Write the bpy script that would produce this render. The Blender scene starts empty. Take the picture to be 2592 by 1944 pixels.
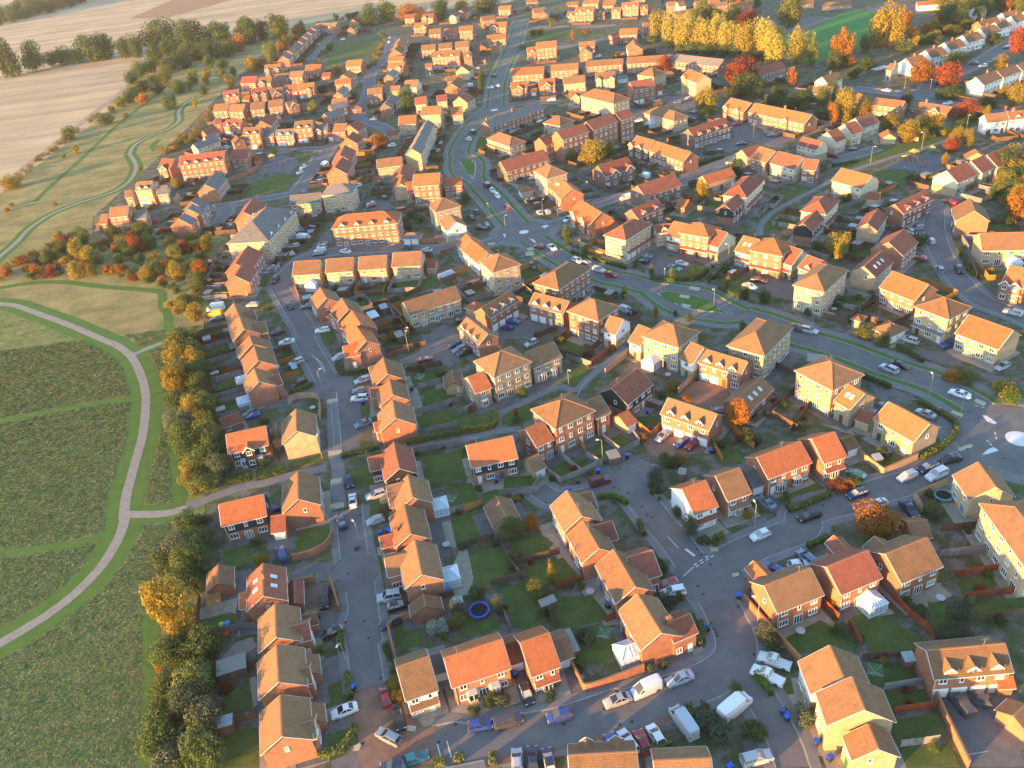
import bpy, math, random
import numpy as np
from mathutils import Vector, Matrix
from mathutils.geometry import delaunay_2d_cdt
random.seed(7)
scene = bpy.context.scene
R_ = math.radians

# ------------------------------------------------------------------ camera
# Surveyed from the vertical edges and the right angles of the houses: focal length,
# nadir direction and flying height. World: X right, Y ahead, Z up, metres.
FOC, IMW, IMH, FLY = 2040.0, 2592.0, 1944.0, 112.0
_n = Vector((404.0, 3128.0, FOC)).normalized()
ZW = -_n
YW = (Vector((0, 0, 1)) - _n * _n.z).normalized()
XW = YW.cross(ZW)
cam_data = bpy.data.cameras.new('camera')
cam_data.sensor_width = 36.0
cam_data.lens = FOC / IMW * 36.0
cam_data.clip_start = 1.0
cam_data.clip_end = 20000.0
cam = bpy.data.objects.new('camera', cam_data)
scene.collection.objects.link(cam)
cam.matrix_world = Matrix(((XW.x, -XW.y, -XW.z, 0), (YW.x, -YW.y, -YW.z, 0), (ZW.x, -ZW.y, -ZW.z, FLY), (0, 0, 0, 1)))
scene.camera = cam

# ------------------------------------------------------------------ sky, sun, exposure
SUN_EL, SUN_TRAVEL = R_(6.6), R_(32.0)          # low evening sun, light travels towards this azimuth
world = bpy.data.worlds.new('World')
scene.world = world
world.use_nodes = True
wn = world.node_tree.nodes
sky = wn.new('ShaderNodeTexSky')
sky.sky_type = 'NISHITA'
sky.sun_disc = False
sky.sun_elevation = SUN_EL
sky.sun_rotation = math.pi / 2 - (SUN_TRAVEL + math.pi)
sky.air_density = 1.0
sky.dust_density = 0.2
sky.ozone_density = 1.7
wn['Background'].inputs['Strength'].default_value = 0.15
world.node_tree.links.new(sky.outputs['Color'], wn['Background'].inputs['Color'])
sun_data = bpy.data.lights.new('sun', 'SUN')
sun_data.energy = 4.0
sun_data.angle = R_(0.6)
sun_data.color = (1.0, 0.49, 0.13)
sun = bpy.data.objects.new('sun', sun_data)
scene.collection.objects.link(sun)
_to_sun = Vector((-math.cos(SUN_TRAVEL) * math.cos(SUN_EL), -math.sin(SUN_TRAVEL) * math.cos(SUN_EL), math.sin(SUN_EL)))
sun.rotation_euler = _to_sun.to_track_quat('Z', 'Y').to_euler()
sun.location = (-200, -200, 150)
vs = scene.view_settings
vs.view_transform = 'Standard'
vs.look = 'None'
vs.exposure = 2.5
vs.gamma = 1.0
vs.use_curve_mapping = False
scene.cycles.max_bounces = 4
scene.cycles.diffuse_bounces = 2
scene.cycles.glossy_bounces = 2
scene.cycles.transparent_max_bounces = 4
scene.cycles.caustics_reflective = False
scene.cycles.caustics_refractive = False
scene.cycles.volume_bounces = 0
scene.cycles.volume_step_rate = 4.0
scene.cycles.volume_max_steps = 64

# ------------------------------------------------------------------ survey: points on the ground plane (or at height z)
def at(x, y, z=0.0):
    p = Vector((x - IMW / 2, y - IMH / 2, FOC))
    d = Vector((p.dot(XW), p.dot(YW), p.dot(ZW)))
    t = (z - FLY) / d.z
    return Vector((d.x * t, d.y * t, z))

def scale_at(P):            # photo pixels per metre at a world point, tells how much detail a thing needs
    c = P.x * XW + P.y * YW + (P.z - FLY) * ZW
    return FOC / max(c.z, 1.0)

S1, S2, S3, S4 = 650 / 2212.0, 700 / 2135.0, 500 / 2212.0, 400 / 2212.0
SHEET = {'A0': (0, 0, S1), 'A1': (500, 0, S1), 'A2': (1000, 0, S1), 'A3': (1500, 0, S1), 'A4': (1942, 0, S1),
         'B0': (0, 400, S1), 'B1': (500, 400, S1), 'B2': (1000, 400, S1), 'B3': (1500, 400, S1), 'B4': (1942, 400, S1),
         'C0': (0, 820, S1), 'C1': (480, 820, S1), 'C2': (1000, 820, S1), 'C3': (1500, 820, S1), 'C4': (1942, 820, S1),
         'D1': (480, 1200, S1), 'D2': (1000, 1200, S1), 'D3': (1500, 1200, S1),
         'E0': (0, 1464, S1), 'E1': (500, 1400, S2), 'E2': (1100, 1400, S2), 'E3': (1892, 1400, S2),
         'F3': (1500, 1574, S3), 'F4': (2092, 1130, S3), 'P5': (1850, 0, S4), 'P6': (2192, 0, S4), 'XX': (0, 0, 1.0), 'YY': (0, 0, 2592 / 2212.0)}

def sp(sheet, x, y, z=0.0):
    ox, oy, s = SHEET[sheet]
    return at(ox + x * s, oy + y * s, z)

# ------------------------------------------------------------------ building blocks
COL = scene.collection

class MB:
    """collects faces with material slots and metre UVs, builds ONE mesh"""
    def __init__(self):
        self.v, self.f, self.m, self.uv = [], [], [], []
    def face(self, pts, mat=0, uv=None):
        i = len(self.v)
        self.v.extend([tuple(p) for p in pts])
        self.f.append(tuple(range(i, i + len(pts))))
        self.m.append(mat)
        if uv is None:
            uv = [(0.0, 0.0)] * len(pts)
        self.uv.extend(uv)
    def box(self, x0, x1, y0, y1, z0, z1, mat=0, bottom=False):
        a = [(x0, y0), (x1, y0), (x1, y1), (x0, y1)]
        for k in range(4):
            p, q = a[k], a[(k + 1) % 4]
            w = abs(q[0] - p[0]) + abs(q[1] - p[1])
            self.face([(p[0], p[1], z0), (q[0], q[1], z0), (q[0], q[1], z1), (p[0], p[1], z1)], mat, [(0, z0), (w, z0), (w, z1), (0, z1)])
        self.face([(x, y, z1) for x, y in a], mat, [(x, y) for x, y in a])
        if bottom:
            self.face([(x, y, z0) for x, y in reversed(a)], mat)
    def bar(self, p, q, w, h, mat=0, up=Vector((0, 0, 1))):
        """rectangular bar from p to q"""
        p, q = Vector(p), Vector(q)
        d = (q - p).normalized()
        s = d.cross(up)
        s = s.normalized() * (w / 2) if s.length > 1e-6 else Vector((w / 2, 0, 0))
        t = s.cross(d).normalized() * (h / 2)
        c = [p - s - t, p + s - t, p + s + t, p - s + t]
        e = [q - s - t, q + s - t, q + s + t, q - s + t]
        for k in range(4):
            self.face([c[k], c[(k + 1) % 4], e[(k + 1) % 4], e[k]], mat)
        self.face(c[::-1], mat)
        self.face(e, mat)
    def tube(self, p, q, r0, r1, n=6, mat=0, cap=True):
        p, q = Vector(p), Vector(q)
        d = (q - p).normalized()
        s = d.orthogonal().normalized()
        t = d.cross(s)
        a = [p + (s * math.cos(2 * math.pi * k / n) + t * math.sin(2 * math.pi * k / n)) * r0 for k in range(n)]
        b = [q + (s * math.cos(2 * math.pi * k / n) + t * math.sin(2 * math.pi * k / n)) * r1 for k in range(n)]
        for k in range(n):
            self.face([a[k], a[(k + 1) % n], b[(k + 1) % n], b[k]], mat)
        if cap:
            self.face(b, mat)
    def mesh(self, name, mats, smooth=False):
        me = bpy.data.meshes.new(name)
        me.from_pydata(self.v, [], self.f)
        for m in mats:
            me.materials.append(m)
        me.polygons.foreach_set('material_index', self.m)
        if smooth:
            me.polygons.foreach_set('use_smooth', [True] * len(self.f))
        ul = me.uv_layers.new(name='UVMap')
        flat = [c for t in self.uv for c in t]
        ul.data.foreach_set('uv', flat)
        return me

def put(name, me, parent=None, loc=(0, 0, 0), rz=0.0, col=None):
    o = bpy.data.objects.new(name, me)
    COL.objects.link(o)
    if parent is not None:
        o.parent = parent
    o.location = loc
    if rz:
        o.rotation_euler = (0, 0, rz)
    if col is not None:
        o.color = (col[0], col[1], col[2], 1.0)
    return o

def tag(o, label, cat, group=None):
    o['label'] = label
    o['category'] = cat
    if group:
        o['group'] = group
    return o

def kind(o, k):
    o['kind'] = k
    return o

def copy_tree(root):
    c = root.copy()
    COL.objects.link(c)
    for ch in root.children:
        d = ch.copy()
        COL.objects.link(d)
        d.parent = c
        d.matrix_parent_inverse = ch.matrix_parent_inverse
        for g in ch.children:
            e = g.copy()
            COL.objects.link(e)
            e.parent = d
            e.matrix_parent_inverse = g.matrix_parent_inverse
    return c

# ------------------------------------------------------------------ materials (procedural)
def new_mat(name, rough=0.8, spec=0.2):
    m = bpy.data.materials.new(name)
    m.use_nodes = True
    b = m.node_tree.nodes['Principled BSDF']
    b.inputs['Roughness'].default_value = rough
    b.inputs['Specular IOR Level'].default_value = spec
    return m, m.node_tree.nodes, m.node_tree.links, b

def _noise(n, l, scale, detail=4.0, vec=None, rough=0.6):
    t = n.new('ShaderNodeTexNoise')
    t.inputs['Scale'].default_value = scale
    t.inputs['Detail'].default_value = detail
    t.inputs['Roughness'].default_value = rough
    if vec is not None:
        l.new(vec, t.inputs['Vector'])
    return t

def _ramp(n, l, fac, stops):
    r = n.new('ShaderNodeValToRGB')
    e = r.color_ramp.elements
    while len(e) < len(stops):
        e.new(0.5)
    for k, (p, c) in enumerate(stops):
        e[k].position = p
        e[k].color = (c[0], c[1], c[2], 1)
    l.new(fac, r.inputs['Fac'])
    return r

def _mix(n, l, fac, a, b, mode='MIX'):
    m = n.new('ShaderNodeMix')
    m.data_type = 'RGBA'
    m.blend_type = mode
    for s, v in ((m.inputs[0], fac), (m.inputs[6], a), (m.inputs[7], b)):
        if hasattr(v, 'is_linked'):
            l.new(v, s)
        elif isinstance(v, (tuple, list)):
            s.default_value = (v[0], v[1], v[2], 1)
        else:
            s.default_value = v
    return m.outputs[2]

def _world_pos(n):
    return n.new('ShaderNodeNewGeometry').outputs['Position']

def plain(name, col, rough=0.6, spec=0.3, var=0.0, metallic=0.0):
    m, n, l, b = new_mat(name, rough, spec)
    b.inputs['Metallic'].default_value = metallic
    if var:
        t = _noise(n, l, 1.7, 5.0, _world_pos(n))
        c = _mix(n, l, t.outputs['Fac'], tuple(x * (1 - var) for x in col), tuple(min(1, x * (1 + var)) for x in col))
        l.new(c, b.inputs['Base Color'])
    else:
        b.inputs['Base Color'].default_value = (*col, 1)
    return m

def objcol(name, rough=0.5, spec=0.4, coat=0.0, var=0.0):
    """colour of its own per object"""
    m, n, l, b = new_mat(name, rough, spec)
    oi = n.new('ShaderNodeObjectInfo')
    c = oi.outputs['Color']
    if var:
        t = _noise(n, l, 2.5, 4.0, _world_pos(n))
        f = _ramp(n, l, t.outputs['Fac'], [(0.3, (1 - var,) * 3), (0.7, (1 + var,) * 3)])
        c = _mix(n, l, 1.0, c, f.outputs['Color'], 'MULTIPLY')
    l.new(c, b.inputs['Base Color'])
    if coat:
        b.inputs['Coat Weight'].default_value = coat
        b.inputs['Coat Roughness'].default_value = 0.08
    return m

def _house_var(n, l, c, amt=0.16):
    oi = n.new('ShaderNodeObjectInfo')
    r = _ramp(n, l, oi.outputs['Random'], [(0.0, (1 - amt, 1 - amt * 1.05, 1 - amt * 1.1)), (1.0, (1 + amt * .7, 1 + amt * .7, 1 + amt * .7))])
    return _mix(n, l, 1.0, c, r.outputs['Color'], 'MULTIPLY')

def brick(name, c1, c2, mortar, bands=None):
    m, n, l, b = new_mat(name, 0.9, 0.1)
    uv = n.new('ShaderNodeUVMap')
    t = n.new('ShaderNodeTexBrick')
    t.inputs['Color1'].default_value = (*c1, 1)
    t.inputs['Color2'].default_value = (*c2, 1)
    t.inputs['Mortar'].default_value = (*mortar, 1)
    t.inputs['Scale'].default_value = 1.0
    t.inputs['Brick Width'].default_value = 0.225
    t.inputs['Row Height'].default_value = 0.075
    t.inputs['Mortar Size'].default_value = 0.008
    l.new(uv.outputs['UV'], t.inputs['Vector'])
    w = _noise(n, l, 0.8, 6.0, _world_pos(n))
    f = _ramp(n, l, w.outputs['Fac'], [(0.3, (.8, .8, .8)), (0.7, (1.14, 1.12, 1.1))])
    c = _mix(n, l, 1.0, t.outputs['Color'], f.outputs['Color'], 'MULTIPLY')
    l.new(_house_var(n, l, c), b.inputs['Base Color'])
    bp = n.new('ShaderNodeBump')
    bp.inputs['Strength'].default_value = 0.3
    bp.inputs['Distance'].default_value = 0.01
    l.new(t.outputs['Fac'], bp.inputs['Height'])
    bp.invert = True
    l.new(bp.outputs['Normal'], b.inputs['Normal'])
    return m

def tiles(name, base, alt, moss):
    m, n, l, b = new_mat(name, 0.85, 0.15)
    uv = n.new('ShaderNodeUVMap')
    t = n.new('ShaderNodeTexBrick')
    t.inputs['Color1'].default_value = (*base, 1)
    t.inputs['Color2'].default_value = (*alt, 1)
    t.inputs['Mortar'].default_value = tuple(x * .45 for x in base) + (1,)
    t.inputs['Brick Width'].default_value = 0.33
    t.inputs['Row Height'].default_value = 0.34
    t.inputs['Scale'].default_value = 1.0
    t.inputs['Mortar Size'].default_value = 0.018
    t.inputs['Mortar Smooth'].default_value = 0.4
    l.new(uv.outputs['UV'], t.inputs['Vector'])
    w = _noise(n, l, 0.55, 7.0, _world_pos(n), 0.7)
    f = _ramp(n, l, w.outputs['Fac'], [(0.28, (.72, .74, .76)), (0.5, (1, 1, 1)), (0.75, (1.16, 1.12, 1.06))])
    c = _mix(n, l, 1.0, t.outputs['Color'], f.outputs['Color'], 'MULTIPLY')
    w2 = _noise(n, l, 2.2, 6.0, _world_pos(n), 0.75)
    f2 = _ramp(n, l, w2.outputs['Fac'], [(0.56, (0, 0, 0)), (0.75, (.5, .5, .5))])
    c = _mix(n, l, f2.outputs['Color'], c, moss)
    l.new(_house_var(n, l, c), b.inputs['Base Color'])
    # each course overlaps the one below: saw-tooth relief down the slope
    sx = n.new('ShaderNodeSeparateXYZ')
    l.new(uv.outputs['UV'], sx.inputs[0])
    mo = n.new('ShaderNodeMath')
    mo.operation = 'MODULO'
    mo.inputs[1].default_value = 0.34
    l.new(sx.outputs['Y'], mo.inputs[0])
    bp = n.new('ShaderNodeBump')
    bp.inputs['Strength'].default_value = 0.35
    bp.inputs['Distance'].default_value = 0.12
    l.new(mo.outputs[0], bp.inputs['Height'])
    l.new(bp.outputs['Normal'], b.inputs['Normal'])
    return m

def boards(name, col):
    m, n, l, b = new_mat(name, 0.6, 0.3)
    uv = n.new('ShaderNodeUVMap')
    sx = n.new('ShaderNodeSeparateXYZ')
    l.new(uv.outputs['UV'], sx.inputs[0])
    mo = n.new('ShaderNodeMath')
    mo.operation = 'MODULO'
    mo.inputs[1].default_value = 0.16
    l.new(sx.outputs['Y'], mo.inputs[0])
    bp = n.new('ShaderNodeBump')
    bp.inputs['Strength'].default_value = 0.5
    bp.inputs['Distance'].default_value = 0.1
    bp.invert = True
    l.new(mo.outputs[0], bp.inputs['Height'])
    l.new(bp.outputs['Normal'], b.inputs['Normal'])
    w = _noise(n, l, 1.2, 5.0, _world_pos(n))
    c = _mix(n, l, w.outputs['Fac'], tuple(x * .86 for x in col), tuple(min(1, x * 1.1) for x in col))
    l.new(c, b.inputs['Base Color'])
    return m

def ground(name, stops, scale=0.25, fine=6.0, rough=0.95, bump=0.0, bscale=12.0, patch=0.25):
    """mottled ground: large patches broken up by fine grain"""
    m, n, l, b = new_mat(name, rough, 0.1)
    pos = _world_pos(n)
    a = _noise(n, l, scale, 6.0, pos, 0.65)
    c = _ramp(n, l, a.outputs['Fac'], stops).outputs['Color']
    g = _noise(n, l, fine, 5.0, pos, 0.7)
    f = _ramp(n, l, g.outputs['Fac'], [(0.3, (1 - patch,) * 3), (0.7, (1 + patch,) * 3)])
    c = _mix(n, l, 1.0, c, f.outputs['Color'], 'MULTIPLY')
    l.new(c, b.inputs['Base Color'])
    if bump:
        h = _noise(n, l, bscale, 6.0, pos, 0.7)
        bp = n.new('ShaderNodeBump')
        bp.inputs['Strength'].default_value = 1.0
        bp.inputs['Distance'].default_value = bump
        l.new(h.outputs['Fac'], bp.inputs['Height'])
        l.new(bp.outputs['Normal'], b.inputs['Normal'])
    return m

M = {}
M['brick_r'] = brick('red_brick', (.33, .115, .065), (.40, .15, .085), (.36, .27, .21))
M['brick_b'] = brick('buff_brick', (.47, .325, .19), (.53, .375, .225), (.46, .38, .30))
M['brick_d'] = brick('brown_brick', (.20, .11, .085), (.26, .14, .10), (.30, .25, .22))
M['cream'] = plain('cream_render', (.64, .55, .40), .9, .1, .06)
M['white'] = plain('white_render', (.80, .78, .74), .9, .1, .05)
M['boards_w'] = boards('white_boarding', (.80, .79, .76))
M['boards_k'] = boards('black_boarding', (.035, .035, .04))
M['trim'] = plain('white_paint', (.80, .80, .79), .5, .3)
M['fascia'] = plain('off_white_fascia', (.60, .58, .54), .6, .2, .08)
M['roof_o'] = tiles('orange_clay_tiles', (.38, .125, .058), (.43, .155, .07), (.24, .13, .07))
M['roof_n'] = tiles('brown_tiles', (.212, .126, .072), (.25, .147, .084), (.165, .112, .066))
M['roof_g'] = tiles('slate_tiles', (.16, .16, .165), (.19, .19, .195), (.17, .16, .14))
M['roof_m'] = tiles('plum_red_tiles', (.25, .085, .06), (.29, .105, .07), (.18, .10, .065))
M['ridge'] = plain('ridge_tile_clay', (.34, .17, .09), .85, .1, .1)
M['flat'] = plain('grey_felt', (.24, .25, .26), .9, .1, .12)
M['door_w'] = plain('white_garage_door', (.78, .78, .77), .5, .3, .03)
gm, gn, gl, gb = new_mat('window_glass', 0.06, 0.6)
goi = gn.new('ShaderNodeObjectInfo')
gr = _ramp(gn, gl, goi.outputs['Random'], [(0, (.02, .026, .035)), (.55, (.05, .06, .075)), (.8, (.20, .20, .20)), (1, (.42, .41, .38))])  # pale panes: light curtains and reflections, both put into the base colour
gl.new(gr.outputs['Color'], gb.inputs['Base Color'])
M['lead'] = plain('lead_roof', (.30, .33, .36), .6, .3, .08)
M['glass'] = gm
M['obj'] = objcol('painted', .5, .3)
M['wood'] = objcol('fence_timber', .9, .1, 0, .18)

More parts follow.
